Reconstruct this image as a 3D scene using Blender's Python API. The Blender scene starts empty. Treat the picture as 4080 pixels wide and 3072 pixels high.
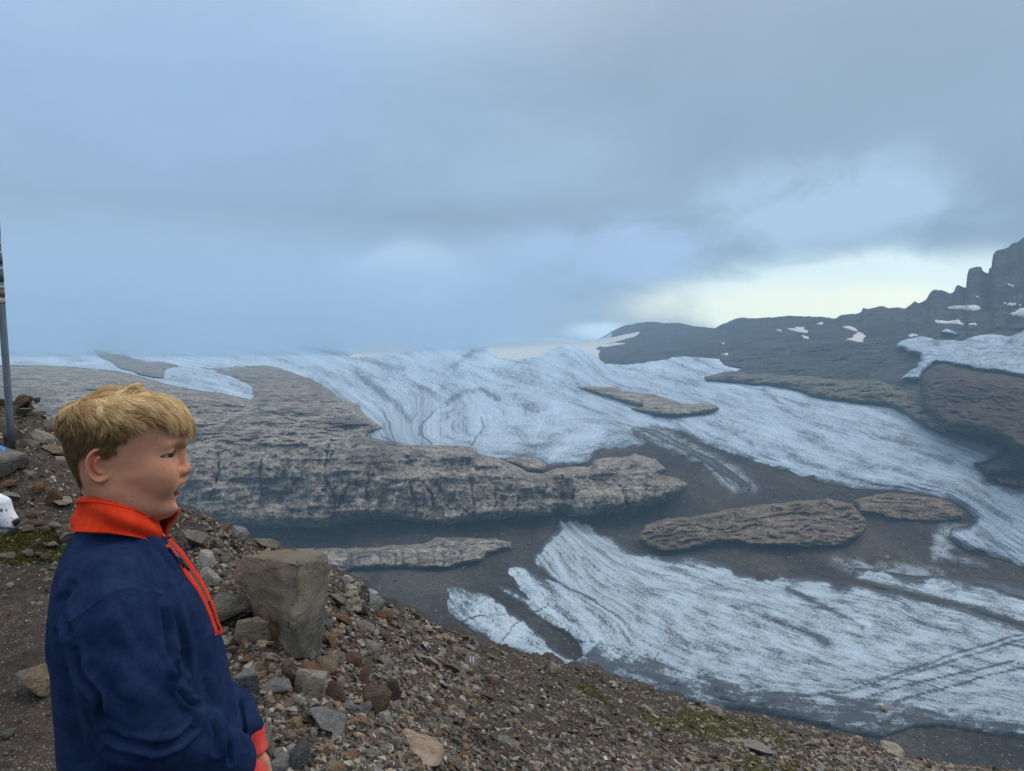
import bpy, bmesh, math, random, time
import numpy as np
from mathutils import Vector, Matrix
T0 = time.time()
sc = bpy.context.scene
COL = sc.collection
rng = np.random.default_rng(7)
R = math.radians

# ------------------------------------------------------------------ camera
F, CX, CY = 2914.0, 2040.0, 1536.0          # focal length and centre in photo pixels
PITCH = math.atan((1536 - 1328) / F)
CAMZ = 1.45
CAMP = np.array([0.0, 0.0, CAMZ])
cam_d = bpy.data.cameras.new('camera'); cam = bpy.data.objects.new('camera', cam_d); COL.objects.link(cam)
cam.location = (0, 0, CAMZ); cam.rotation_euler = (math.pi/2 - PITCH, 0, 0)
cam_d.sensor_width = 36; cam_d.lens = F/4080*36; cam_d.clip_start = 0.05; cam_d.clip_end = 40000
sc.camera = cam

# ------------------------------------------------------------------ light
SUN_AZ, SUN_EL = 62.0, 48.0                 # degrees right of the view, above the horizon
sun_d = bpy.data.lights.new('sun', 'SUN'); sun = bpy.data.objects.new('sun', sun_d); COL.objects.link(sun)
sun_d.energy = 1.3; sun_d.angle = R(24); sun_d.color = (1.0, 0.93, 0.84)
sd = Vector((math.sin(R(SUN_AZ))*math.cos(R(SUN_EL)), math.cos(R(SUN_AZ))*math.cos(R(SUN_EL)), math.sin(R(SUN_EL))))
sun.rotation_euler = sd.to_track_quat('Z', 'Y').to_euler()
sc.view_settings.view_transform = 'Standard'; sc.view_settings.look = 'None'
sc.view_settings.exposure = 0.0; sc.view_settings.gamma = 1.0
try: sc.view_settings.use_curve_mapping = False
except Exception: pass
sc.cycles.volume_bounces = 2
sc.cycles.max_bounces = 6
sc.cycles.use_denoising = True
HAZE_DENSITY = 0.00023
HAZE_COLOR = (0.48, 0.76, 1.0)

def lin(r, g, b):
    f = lambda c: (c/255/12.92) if c/255 <= 0.04045 else ((c/255+0.055)/1.055)**2.4
    return (f(r), f(g), f(b))

class NT:
    """small helper round a node tree"""
    def __init__(s, tree): s.t = tree; s.n = tree.nodes; s.l = tree.links; s.n.clear()
    def new(s, typ, ins=None, **kw):
        n = s.n.new(typ)
        for k, v in kw.items(): setattr(n, k, v)
        for k, v in (ins or {}).items(): s.set(n.inputs[k], v)
        return n
    def set(s, sock, v):
        if isinstance(v, bpy.types.NodeSocket): s.l.new(v, sock)
        elif isinstance(v, bpy.types.Node): s.l.new(v.outputs[0], sock)
        else:
            if hasattr(sock, 'default_value'):
                if sock.type == 'RGBA' and len(v) == 3: v = (*v, 1)
                sock.default_value = v
    def math(s, op, a, b=None, c=None, clamp=False):
        n = s.n.new('ShaderNodeMath'); n.operation = op; n.use_clamp = clamp
        s.set(n.inputs[0], a)
        if b is not None: s.set(n.inputs[1], b)
        if c is not None: s.set(n.inputs[2], c)
        return n.outputs[0]
    def vmath(s, op, a, b=None):
        n = s.n.new('ShaderNodeVectorMath'); n.operation = op
        s.set(n.inputs[0], a)
        if b is not None: s.set(n.inputs[1], b)
        return n.outputs['Value'] if op in ('DOT_PRODUCT', 'LENGTH') else n.outputs[0]
    def mix(s, f, a, b, typ='MIX'):
        n = s.n.new('ShaderNodeMix'); n.data_type = 'RGBA'; n.blend_type = typ
        s.set(n.inputs[0], f); s.set(n.inputs[6], a); s.set(n.inputs[7], b)
        return n.outputs[2]
    def ramp(s, f, stops, interp='LINEAR'):
        n = s.n.new('ShaderNodeValToRGB'); cr = n.color_ramp; cr.interpolation = interp
        while len(cr.elements) < len(stops): cr.elements.new(0.5)
        for e, (p, c) in zip(cr.elements, stops):
            e.position = p; e.color = (*c, 1) if hasattr(c, '__len__') else (c, c, c, 1)
        s.set(n.inputs[0], f); return n.outputs[0]
    def smooth(s, x, lo, hi):
        n = s.n.new('ShaderNodeMapRange'); n.interpolation_type = 'SMOOTHSTEP'
        s.set(n.inputs[0], x); n.inputs[1].default_value = lo; n.inputs[2].default_value = hi
        return n.outputs[0]
    def noise(s, vec, scale, detail=4, rough=0.55, dist=0.0, typ='FBM'):
        n = s.n.new('ShaderNodeTexNoise'); s.set(n.inputs['Vector'], vec)
        try: n.noise_type = typ
        except Exception: pass
        s.set(n.inputs['Scale'], scale); n.inputs['Detail'].default_value = detail
        n.inputs['Roughness'].default_value = rough; n.inputs['Distortion'].default_value = dist
        return n.outputs[0]
    def scale(s, vec, v):
        return s.vmath('MULTIPLY', vec, v)

# world: low grey-blue cloud with a thin gap over the ridge to the right, over a Nishita base
world = bpy.data.worlds.new('World'); sc.world = world; world.use_nodes = True
w = NT(world.node_tree)
tc = w.new('ShaderNodeTexCoord'); dirv = w.vmath('NORMALIZE', tc.outputs['Generated'])
sky = w.new('ShaderNodeTexSky'); sky.sky_type = 'NISHITA'; sky.sun_disc = False
sky.sun_elevation = R(SUN_EL); sky.sun_rotation = R(SUN_AZ)
sep = w.new('ShaderNodeSeparateXYZ', {0: dirv})
dz = w.math('MAXIMUM', sep.outputs[2], 0.0)
base = w.ramp(dz, [(0.0, (0.29, 0.405, 0.555)), (0.14, (0.32, 0.445, 0.605)), (0.30, (0.36, 0.50, 0.67)),
                   (0.55, (0.90, 0.99, 1.10)), (1.0, (1.70, 1.67, 1.60))])
below = w.smooth(sep.outputs[2], -0.25, -0.01)
base = w.mix(below, (0.07, 0.09, 0.12), base)
inv = w.math('DIVIDE', 1.0, w.math('ADD', dz, 0.12))
pl = w.new('ShaderNodeVectorMath', {0: dirv}, operation='SCALE'); w.set(pl.inputs[3], inv)
n1 = w.noise(w.scale(pl.outputs[0], (0.55, 0.45, 0.0)), 1.0, 5, 0.5, 0.3)
n2 = w.noise(w.scale(dirv, (1.0, 1.0, 2.2)), 3.2, 6, 0.5, 0.4)
cl = w.math('ADD', w.math('MULTIPLY', w.math('SUBTRACT', n1, 0.5), 0.8), w.math('MULTIPLY', w.math('SUBTRACT', n2, 0.5), 1.0))
var = w.math('ADD', 1.0, w.math('MULTIPLY', cl, 0.75))
basev = w.new('ShaderNodeVectorMath', {0: base}, operation='SCALE'); w.set(basev.inputs[3], var)
colr = basev.outputs[0]
def pxdir(u, v):
    a = (u-CX)/F; b = -(v-CY)/F
    d = Vector((a, b*math.sin(PITCH)+math.cos(PITCH), b*math.cos(PITCH)-math.sin(PITCH)))
    return d.normalized()
def blob(c, u, v, wx, wy, col, strength, ns=5.0, amt=0.8, lo=0.15, hi=0.9):
    """a break in the cloud round a direction: angular half sizes wx, wy (radians), torn by noise"""
    d = pxdir(u, v); side = Vector((d.y, -d.x, 0)).normalized(); up = side.cross(d)*-1
    if up.z < 0: up = -up
    a = w.math('DIVIDE', w.vmath('DOT_PRODUCT', dirv, tuple(side)), wx)
    b = w.math('DIVIDE', w.vmath('DOT_PRODUCT', dirv, tuple(up)), wy)
    front = w.smooth(w.vmath('DOT_PRODUCT', dirv, tuple(d)), 0.3, 0.7)
    r2 = w.math('ADD', w.math('MULTIPLY', a, a), w.math('MULTIPLY', b, b))
    g = w.math('EXPONENT', w.math('MULTIPLY', r2, -1.0))
    nn = w.noise(w.scale(dirv, (1, 1, 1.8)), ns, 6, 0.55, 0.5)
    g = w.math('MULTIPLY', g, w.math('ADD', 1.0, w.math('MULTIPLY', w.math('SUBTRACT', nn, 0.5), amt*3.2)))
    f = w.math('MULTIPLY', w.math('MULTIPLY', w.smooth(g, lo, hi), strength), front)
    return w.mix(f, c, col)
S = 1/0.5422
colr = blob(colr, 2000*S, 20*S, 0.5, 0.28, (0.31, 0.42, 0.54), 0.75, 2.0, 0.3, 0.0, 1.0)     # greyer towards the upper right
colr = blob(colr, 300*S, 80*S, 0.35, 0.2, (0.38, 0.57, 0.86), 0.7, 2.5, 0.5, 0.0, 1.0)
colr = blob(colr, 880*S, 605*S, 0.115, 0.048, (0.95, 1.18, 1.45), 0.95, 9.0, 1.0)
colr = blob(colr, 880*S, 632*S, 0.060, 0.022, (1.1, 1.35, 1.7), 0.8, 14.0, 0.9)
colr = blob(colr, 1150*S, 500*S, 0.35, 0.05, (0.27, 0.36, 0.49), 0.45, 5.0, 0.9)
colr = blob(colr, 1700*S, 520*S, 0.30, 0.035, (0.33, 0.45, 0.58), 0.6, 7.0, 0.9)
colr = blob(colr, 1290*S, 545*S, 0.16, 0.05, (0.50, 0.70, 1.02), 0.7, 8.0, 0.8)
colr = blob(colr, 1790*S, 440*S, 0.16, 0.07, (0.55, 0.76, 1.0), 0.7, 8.0, 0.9)
colr = blob(colr, 1950*S, 618*S, 0.26, 0.042, (0.98, 1.17, 1.16), 1.0, 7.0, 0.8, 0.12, 0.7)
colr = blob(colr, 1740*S, 668*S, 0.24, 0.036, (1.22, 1.30, 1.06), 0.95, 8.0, 0.5, 0.12, 0.8)
colr = blob(colr, 1290*S, 715*S, 0.05, 0.014, (0.95, 1.2, 1.4), 0.8, 12.0, 0.4)
bg1 = w.new('ShaderNodeBackground', {0: colr, 1: 1.0})
bg2 = w.new('ShaderNodeBackground', {0: sky.outputs[0], 1: 0.06})
mx = w.new('ShaderNodeMixShader', {0: 0.93, 1: bg2.outputs[0], 2: bg1.outputs[0]})
w.new('ShaderNodeOutputWorld', {0: mx.outputs[0]})
world.cycles.sampling_method = 'MANUAL'; world.cycles.sample_map_resolution = 512

# ------------------------------------------------------------------ geometry helpers
def ray_dir(u, v):
    u = np.asarray(u, float); v = np.asarray(v, float)
    a = (u-CX)/F; b = -(v-CY)/F
    return np.stack([a, b*math.sin(PITCH)+math.cos(PITCH), b*math.cos(PITCH)-math.sin(PITCH)], -1)
def pt(u, v, D):
    d = ray_dir(u, v); return CAMP + d*(np.asarray(D)/d[..., 1])[..., None]
def proj(P):
    q = np.asarray(P) - CAMP
    f = q[..., 1]*math.cos(PITCH) - q[..., 2]*math.sin(PITCH)
    up = q[..., 1]*math.sin(PITCH) + q[..., 2]*math.cos(PITCH)
    return CX + q[..., 0]/f*F, CY - up/f*F

def tag(o, label=None, cat=None, group=None, kind=None):
    if label: o['label'] = label
    if cat: o['category'] = cat
    if group: o['group'] = group
    if kind: o['kind'] = kind
    return o
def link(name, me, mat=None, parent=None):
    o = bpy.data.objects.new(name, me); COL.objects.link(o)
    if mat is not None and not me.materials: me.materials.append(mat)
    if parent: o.parent = parent
    return o
def empty(name, loc=(0, 0, 0), rz=0):
    o = bpy.data.objects.new(name, None); COL.objects.link(o); o.location = loc; o.rotation_euler = (0, 0, rz)
    o.empty_display_size = 0.1; return o
def mesh_np(name, V, faces, smooth=True):
    """faces: array (n,3) or (n,4), or a list of such arrays"""
    if not isinstance(faces, (list, tuple)): faces = [faces]
    faces = [np.asarray(f, np.int32) for f in faces if len(f)]
    me = bpy.data.meshes.new(name)
    V = np.asarray(V, np.float32)
    me.vertices.add(len(V)); me.vertices.foreach_set('co', V.ravel())
    loops = np.concatenate([f.ravel() for f in faces]); me.loops.add(len(loops)); me.loops.foreach_set('vertex_index', loops)
    tot = np.concatenate([np.full(len(f), f.shape[1], np.int32) for f in faces])
    start = np.concatenate([[0], np.cumsum(tot)[:-1]]).astype(np.int32)
    me.polygons.add(len(tot)); me.polygons.foreach_set('loop_start', start); me.polygons.foreach_set('loop_total', tot)
    me.polygons.foreach_set('use_smooth', np.full(len(tot), smooth, bool))
    me.update(calc_edges=True); return me
def attr(me, name, arr):
    arr = np.asarray(arr, np.float32)
    if arr.ndim == 1:
        a = me.attributes.new(name, 'FLOAT', 'POINT'); a.data.foreach_set('value', arr)
    elif arr.shape[1] == 3:
        a = me.attributes.new(name, 'FLOAT_VECTOR', 'POINT'); a.data.foreach_set('vector', arr.ravel())

def _hash(i, j, k, seed):
    h = (i.astype(np.uint32)*np.uint32(374761393)) ^ (j.astype(np.uint32)*np.uint32(668265263)) ^ (k.astype(np.uint32)*np.uint32(2147483647)) ^ np.uint32((seed*1274126177) & 0xffffffff)
    h = (h ^ (h >> np.uint32(13)))*np.uint32(1274126177)
    h = (h ^ (h >> np.uint32(16)))*np.uint32(2246822519)
    h ^= h >> np.uint32(15)
    return h.astype(np.float32)/np.float32(4294967295)*2-1
def vnoise(P, seed=0):
    P = np.asarray(P, np.float32); sh = P.shape[:-1]; P = P.reshape(-1, 3)
    I = np.floor(P).astype(np.int64); f = (P-I).astype(np.float32); f = f*f*f*(f*(f*6-15)+10)
    out = 0
    for a in (0, 1):
        for b in (0, 1):
            for c in (0, 1):
                wgt = (f[:, 0] if a else 1-f[:, 0])*(f[:, 1] if b else 1-f[:, 1])*(f[:, 2] if c else 1-f[:, 2])
                out = out + wgt*_hash(I[:, 0]+a, I[:, 1]+b, I[:, 2]+c, seed)
    return out.reshape(sh)
def fbm(P, octv=4, gain=0.5, seed=0, ridge=False):
    P = np.asarray(P, np.float32); s = 0; a = 1.0; tot = 0
    for o in range(octv):
        n = vnoise(P*(2.03**o) + 17.3*o, seed+o)
        if ridge: n = 1-2*np.abs(n)
        s = s + a*n; tot += a; a *= gain
    return s/tot
def sstep(x, a, b):
    t = np.clip((x-a)/(b-a), 0, 1); return t*t*(3-2*t)

def poly_sdf(U, Vv, poly):
    """signed distance in photo pixels, positive inside"""
    poly = np.asarray(poly, float); n = len(poly)
    d2 = np.full(U.shape, 1e18); inside = np.zeros(U.shape, bool)
    for i in range(n):
        x0, y0 = poly[i]; x1, y1 = poly[(i+1) % n]
        ex, ey = x1-x0, y1-y0; L = ex*ex+ey*ey+1e-9
        t = np.clip(((U-x0)*ex+(Vv-y0)*ey)/L, 0, 1)
        dx = U-x0-t*ex; dy = Vv-y0-t*ey
        d2 = np.minimum(d2, dx*dx+dy*dy)
        if abs(ey) > 1e-9:
            c = ((y0 <= Vv) != (y1 <= Vv))
            xi = x0 + (Vv-y0)/ey*ex
            inside ^= c & (U < xi)
    d = np.sqrt(d2); return np.where(inside, d, -d)
def line_dist(U, Vv, pts):
    pts = np.asarray(pts, float); d2 = np.full(U.shape, 1e18)
    for (x0, y0), (x1, y1) in zip(pts[:-1], pts[1:]):
        ex, ey = x1-x0, y1-y0; L = ex*ex+ey*ey+1e-9
        t = np.clip(((U-x0)*ex+(Vv-y0)*ey)/L, 0, 1)
        d2 = np.minimum(d2, (U-x0-t*ex)**2+(Vv-y0-t*ey)**2)
    return np.sqrt(d2)
def tps(pts, vals, lam=1e-3):
    pts = np.asarray(pts, float); vals = np.asarray(vals, float); n = len(pts)
    mu = pts.mean(0); sg = pts.std(0).max(); X = (pts-mu)/sg
    def K(A, B):
        r2 = ((A[:, None]-B[None])**2).sum(-1); return 0.5*r2*np.log(r2+1e-12)
    A = np.zeros((n+3, n+3)); A[:n, :n] = K(X, X)+lam*np.eye(n); A[:n, n] = 1; A[:n, n+1:] = X; A[n, :n] = 1; A[n+1:, :n] = X.T
    sol = np.linalg.solve(A, np.concatenate([vals, np.zeros(3)]))
    def f(Q):
        Q = (np.asarray(Q, float)-mu)/sg; out = np.empty(len(Q))
        for s0 in range(0, len(Q), 60000):
            q = Q[s0:s0+60000]; out[s0:s0+60000] = K(q, X)@sol[:n]+sol[n]+q@sol[n+1:]
        return out
    return f

# photo crops used to read outlines off the photograph: (x0, y0, scale)
CROPS = {'f': (0, 0, 0.54216), 'c1': (0, 1200, 1.58), 'c2': (1200, 1200, 1.4747), 'c3': (2500, 1200, 1.4),
         'c4': (2900, 850, 1.8746), 'c5': (1100, 1800, 1.4747), 'c6': (2700, 2200, 1.6029), 'c7': (1500, 2300, 1.58),
         'h': (150, 1450, 2.0822), 'j': (0, 1900, 1.4218), 's': (700, 1900, 1.422), 'l': (0, 1500, 2.0813), 'cf': (850, 2600, 3.528)}
def cr(k, x, y):
    x0, y0, s = CROPS[k]; return (x0+x/s, y0+y/s)
def P(*args):
    """P('c1',(x,y),(x,y),'c2',(x,y)...) -> list of photo pixels"""
    out = []; k = 'f'
    for a in args:
        if isinstance(a, str): k = a
        else: out.append(cr(k, *a))
    return out
# ------------------------------------------------------------------ materials for the far ground
def new_mat(name):
    m = bpy.data.materials.new(name); m.use_nodes = True; return m, NT(m.node_tree)
def finish(n, color, rough=0.9, height=None, bstr=0.5, bdist=1.0, spec=0.2, **extra):
    b = n.new('ShaderNodeBsdfPrincipled'); n.set(b.inputs['Base Color'], color); n.set(b.inputs['Roughness'], rough)
    b.inputs['Specular IOR Level'].default_value = spec
    for k, v in extra.items(): n.set(b.inputs[k.replace('_', ' ')], v)
    if height is not None:
        bp = n.new('ShaderNodeBump', {'Strength': bstr, 'Distance': bdist, 'Height': height}); n.set(b.inputs['Normal'], bp.outputs[0])
    n.new('ShaderNodeOutputMaterial', {0: b.outputs[0]}); return b
def attr_node(n, name):
    a = n.new('ShaderNodeAttribute'); a.attribute_name = name; return a

def bedrock_mat(name, c_light, c_mid, c_dark, sc_=1.0, lich=None, warm=None, contrast=1.0):
    m, n = new_mat(name)
    g = n.new('ShaderNodeNewGeometry').outputs['Position']
    wp = n.new('ShaderNodeTexNoise', {'Vector': g, 'Scale': 0.02*sc_, 'Detail': 3.0})
    gw = n.vmath('ADD', g, n.scale(n.vmath('SUBTRACT', wp.outputs['Color'], (0.5, 0.5, 0.5)), (26/sc_, 26/sc_, 16/sc_)))
    strata = n.noise(n.scale(gw, (0.085*sc_, 0.085*sc_, 0.19*sc_)), 1.0, 8, 0.66, 0.6)
    blot = n.noise(n.scale(gw, (0.022*sc_, 0.022*sc_, 0.05*sc_)), 1.0, 5, 0.6, 0.4)
    vert = n.noise(n.scale(gw, (0.16*sc_, 0.16*sc_, 0.03*sc_)), 1.0, 5, 0.6, 0.8)
    fine = n.noise(n.scale(g, (0.45*sc_, 0.45*sc_, 0.6*sc_)), 1.0, 5, 0.7, 0.3)
    x = n.math('ADD', n.math('MULTIPLY', strata, 0.5), n.math('MULTIPLY', fine, 0.5))
    k = 0.040*contrast
    col = n.ramp(x, [(0.5-2.3*k, c_dark), (0.5-0.9*k, c_mid), (0.5+0.35*k, c_light), (0.5+2.3*k, tuple(min(1, c*1.5) for c in c_light))])
    col = n.mix(n.smooth(blot, 0.50, 0.64), col, n.mix(1.0, col, (0.50, 0.48, 0.50), 'MULTIPLY'))
    if warm is not None: col = n.mix(n.math('MULTIPLY', n.smooth(vert, 0.5, 0.66), 0.6), col, warm)
    def crk(vec, w_, st, c):
        q = n.math('ABSOLUTE', n.math('SUBTRACT', n.noise(vec, 1.0, 5, 0.58, 0.6), 0.5))
        return n.mix(n.math('MULTIPLY', n.math('SUBTRACT', 1.0, n.smooth(q, 0.0, w_)), st), c, c_dark)
    col = crk(n.scale(gw, (0.05*sc_, 0.05*sc_, 0.02*sc_)), 0.017, 0.8, col)
    col = crk(n.scale(gw, (0.03*sc_, 0.03*sc_, 0.11*sc_)), 0.014, 0.55, col)
    col = crk(n.scale(gw, (0.13*sc_, 0.13*sc_, 0.10*sc_)), 0.03, 0.55, col)
    cr_a = attr_node(n, 'crack').outputs['Fac']
    cf = n.smooth(n.math('ADD', cr_a, n.math('MULTIPLY', n.math('SUBTRACT', fine, 0.5), 0.9)), 0.12, 0.75)
    col = n.mix(n.math('MULTIPLY', cf, 0.85), col, c_dark)
    h = n.math('ADD', n.math('MULTIPLY', strata, 1.0), n.math('MULTIPLY', fine, 0.7))
    finish(n, col, 0.92, h, 1.0, 4.0/sc_)
    return m
M = {}
M['cliff'] = bedrock_mat('pale_banded_bedrock', (0.34, 0.305, 0.265), (0.20, 0.178, 0.155), (0.050, 0.046, 0.046), 1.0, warm=(0.29, 0.24, 0.185))
M['brown_rock'] = bedrock_mat('brown_banded_bedrock', (0.22, 0.17, 0.125), (0.12, 0.095, 0.075), (0.032, 0.028, 0.028), 1.3, warm=(0.20, 0.135, 0.085))
M['ridge'] = bedrock_mat('dark_ridge_rock', (0.070, 0.066, 0.068), (0.045, 0.045, 0.05), (0.022, 0.023, 0.027), 0.5, warm=(0.07, 0.06, 0.05))
M['dome'] = bedrock_mat('dark_brown_dome_rock', (0.085, 0.066, 0.052), (0.045, 0.038, 0.033), (0.018, 0.018, 0.02), 0.8, warm=(0.13, 0.07, 0.04))
M['knobbly'] = bedrock_mat('olive_knobbly_rock', (0.17, 0.155, 0.115), (0.08, 0.075, 0.065), (0.03, 0.03, 0.03), 1.2, warm=(0.13, 0.11, 0.07))

def debris_mat():
    m, n = new_mat('dark_glacial_debris')
    g = n.new('ShaderNodeNewGeometry').outputs['Position']
    big = n.noise(n.scale(g, (0.02, 0.012, 0.05)), 1.0, 6, 0.7, 0.6)
    mid = n.noise(n.scale(g, (0.10, 0.06, 0.10)), 1.0, 5, 0.6, 0.5)
    fine = n.noise(g, 0.8, 4, 0.7)
    col = n.ramp(big, [(0.36, (0.020, 0.018, 0.020)), (0.5, (0.034, 0.031, 0.032)), (0.62, (0.058, 0.051, 0.048))])
    vfine = n.noise(g, 0.35, 6, 0.75)
    col = n.mix(1.0, col, n.ramp(n.math('ADD', n.math('MULTIPLY', fine, 0.5), n.math('MULTIPLY', vfine, 0.5)), [(0.36, (0.30, 0.30, 0.32)), (0.5, (0.9, 0.88, 0.86)), (0.64, (2.0, 1.85, 1.7))]), 'MULTIPLY')
    sp = n.new('ShaderNodeTexVoronoi', {'Vector': g, 'Scale': 0.4}); sp.feature = 'F1'
    sel = n.math('MULTIPLY', n.math('LESS_THAN', sp.outputs['Distance'], 0.17), n.math('GREATER_THAN', n.new('ShaderNodeSeparateColor', {0: sp.outputs['Color']}).outputs[0], 0.72))
    col = n.mix(n.math('MULTIPLY', sel, 0.8), col, (0.20, 0.17, 0.145))
    frost = attr_node(n, 'frost').outputs['Fac']
    fr = n.math('MULTIPLY', frost, n.smooth(n.math('ADD', n.math('ADD', mid, n.math('MULTIPLY', fine, 0.4)), n.math('MULTIPLY', frost, 0.25)), 0.68, 1.0))
    col = n.mix(fr, col, (0.30, 0.36, 0.42))
    finish(n, col, 0.95, n.math('ADD', mid, n.math('MULTIPLY', fine, 0.4)), 0.8, 1.5)
    return m
M['debris'] = debris_mat()

def ice_mat(name, kt, ks, clean=(0.60, 0.72, 0.84), dirty=(0.10, 0.105, 0.115), bias=0.0, con=1.0, dgrey=(0.036, 0.034, 0.037)):
    m, n = new_mat(name)
    fl = attr_node(n, 'flow').outputs['Vector']; g = n.new('ShaderNodeNewGeometry').outputs['Position']
    wob = n.noise(g, 0.02, 4, 0.6)
    wv = n.vmath('ADD', fl, n.new('ShaderNodeCombineXYZ', {0: n.math('MULTIPLY', wob, 0.10)}).outputs[0])
    s1 = n.noise(n.scale(wv, (kt, ks, 0)), 1.0, 6, 0.68)
    s2 = n.noise(n.scale(wv, (kt*4.5, ks*16, 0)), 1.0, 5, 0.72)
    s3 = n.noise(n.scale(wv, (kt*0.25, ks*1.2, 0)), 1.0, 4, 0.6)
    sp = n.noise(g, 0.55, 4, 0.75)
    x = n.math('ADD', n.math('ADD', n.math('MULTIPLY', s1, 0.34*con), n.math('MULTIPLY', s2, 0.46*con)), n.math('MULTIPLY', s3, 0.44*con))
    s4 = n.noise(n.scale(wv, (kt*2.2, ks*12, 0)), 1.0, 5, 0.65, 0.8)
    x = n.math('ADD', x, n.math('MULTIPLY', n.math('SUBTRACT', s4, 0.5), 0.22*con))
    x = n.math('ADD', x, n.math('MULTIPLY', sp, 0.22*con))
    d = attr_node(n, 'dirt').outputs['Fac']
    x = n.math('ADD', n.math('SUBTRACT', x, 0.73*con+0.03-bias), n.math('MULTIPLY', d, 0.42))
    t = n.smooth(x, -0.03, 0.17)
    mid = tuple(c*0.74 for c in clean)
    col = n.mix(n.smooth(x, -0.20, 0.0), clean, mid)
    col = n.mix(t, col, dirty)
    th = n.smooth(n.math('ADD', n.math('SUBTRACT', d, n.math('MULTIPLY', s2, 0.5)), n.math('MULTIPLY', n.math('SUBTRACT', sp, 0.5), 0.7)), 0.36, 0.66)
    col = n.mix(th, col, dgrey)
    h = n.math('ADD', n.math('MULTIPLY', s2, 1.0), n.math('MULTIPLY', s1, 1.0))
    finish(n, col, 0.62, n.math('MULTIPLY', h, -1.0), 0.7, 3.0, 0.25)
    return m
M['ice_low'] = ice_mat('streaked_lower_ice', 30, 6.0, clean=(0.56, 0.69, 0.81), dirty=(0.075, 0.090, 0.110), con=1.5, bias=0.03)
M['ice_up'] = ice_mat('grey_streaked_upper_ice', 26, 5.0, clean=(0.44, 0.56, 0.70), dirty=(0.10, 0.13, 0.17), con=1.35, bias=0.02)
def snow_mat():
    m, n = new_mat('old_firn_snow'); g = n.new('ShaderNodeNewGeometry').outputs['Position']
    x = n.noise(n.scale(g, (0.1, 0.1, 0.4)), 1.0, 4, 0.6)
    finish(n, n.ramp(x, [(0.35, (0.40, 0.40, 0.40)), (0.6, (0.52, 0.52, 0.51))]), 0.8, x, 0.3, 1.0); return m
M['snow'] = snow_mat()

# ------------------------------------------------------------------ far terrain grid
def fy(v): return v*S
# (u, [(v, D) for bottom, lower ice, cliff base, cliff top / ice toe, mid ice, upper ice, near skyline, skyline]) in half-size pixels
skyl = P('f', (-900, 735), (0, 733), (250, 728), (400, 733), (650, 737), (800, 742), (900, 738), (1000, 735), (1100, 729), (1190, 728), (1235, 733), (1262, 739), (1290, 734), (1320, 716),
         (1350, 702), (1400, 695), (1440, 699), (1470, 697), (1500, 705), (1545, 708), 'c4', (0, 810), (40, 790), (120, 780), (200, 787), (380, 775), (490, 762), (600, 772), (690, 772),
         (720, 778), (805, 785), (850, 757), (955, 752), (1000, 735), (1005, 712), (1060, 708), (1140, 690), (1180, 703), (1330, 708), (1365, 685), (1395, 658), (1430, 668), (1480, 650),
         (1510, 595), (1540, 573), (1600, 573), (1660, 602), (1690, 590), (1697, 555), (1720, 538), (1780, 555), (1787, 460), (1800, 420), (1850, 402), (1893, 400), (1905, 435), (1945, 455),
         (1952, 410), (1970, 405), (1977, 315), (2000, 285), (2100, 250), (2112, 235), (2160, 215), (2212, 175), (2500, 60), (2900, -50), (3600, -60))
skx, sky_ = np.array(skyl).T
cols = [
 (-500, [(1700, 330), (1400, 400), (1150, 520), (960, 590), (850, 760), (785, 1300), (752, 3000), (735, 6500)]),
 (0,    [(1700, 330), (1400, 400), (1150, 520), (960, 590), (850, 760), (785, 1300), (752, 3000), (735, 6500)]),
 (400,  [(1700, 300), (1400, 380), (1145, 540), (960, 620), (860, 800), (790, 1400), (752, 3000), (733, 6500)]),
 (800,  [(1650, 280), (1350, 370), (1130, 550), (950, 640), (870, 860), (800, 1300), (762, 2300), (742, 5200)]),
 (1200, [(1700, 260), (1300, 400), (1115, 560), (975, 670), (880, 900), (800, 1250), (757, 2000), (729, 3300)]),
 (1500, [(1750, 250), (1350, 365), (1085, 570), (960, 690), (890, 860), (800, 1120), (750, 1450), (703, 1900)]),
 (1800, [(1750, 240), (1350, 360), (1100, 520), (1000, 610), (900, 760), (820, 960), (750, 1150), (682, 1450)]),
 (2050, [(1800, 235), (1400, 340), (1170, 460), (1050, 540), (930, 660), (830, 800), (750, 980), (620, 1300)]),
 (2212, [(1800, 230), (1400, 335), (1230, 420), (1090, 490), (950, 600), (820, 760), (740, 900), (520, 1200)]),
 (2800, [(1800, 220), (1400, 320), (1280, 390), (1120, 450), (950, 560), (800, 700), (700, 820), (420, 1100)]),
]
NU = 1290
ug = np.linspace(-420, 4560, NU)
cu = np.array([c[0]*S for c in cols])
def smooth1(a, k):
    kk = np.hanning(k+2)[1:-1]; kk /= kk.sum(); p = np.pad(a, (k//2, k//2), mode='edge'); return np.convolve(p, kk, 'valid')[:len(a)]
lv = np.array([[smooth1(np.interp(ug, cu, [c[1][k][0]*S for c in cols]), 121)] for k in range(8)])[:, 0]
ld = np.array([[smooth1(np.interp(ug, cu, [math.log(c[1][k][1]) for c in cols]), 121)] for k in range(8)])[:, 0]
skyv = np.interp(ug, skx, sky_)
skyv = skyv + 2.2*vnoise(np.stack([ug*0.05, ug*0, ug*0], -1), 3)*sstep(ug, 2300, 2500) + 1.2*vnoise(np.stack([ug*0.17, ug*0, ug*0], -1), 4)*sstep(ug, 2300, 2500)
lv[7] = skyv
lv[6] = np.maximum(lv[6], lv[7]+8)
rows = [80, 120, 70, 100, 70, 70, 60]
tt = np.concatenate([k+np.arange(r)/r for k, r in enumerate(rows)]+[[7.0]])
NR = len(tt)
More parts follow.
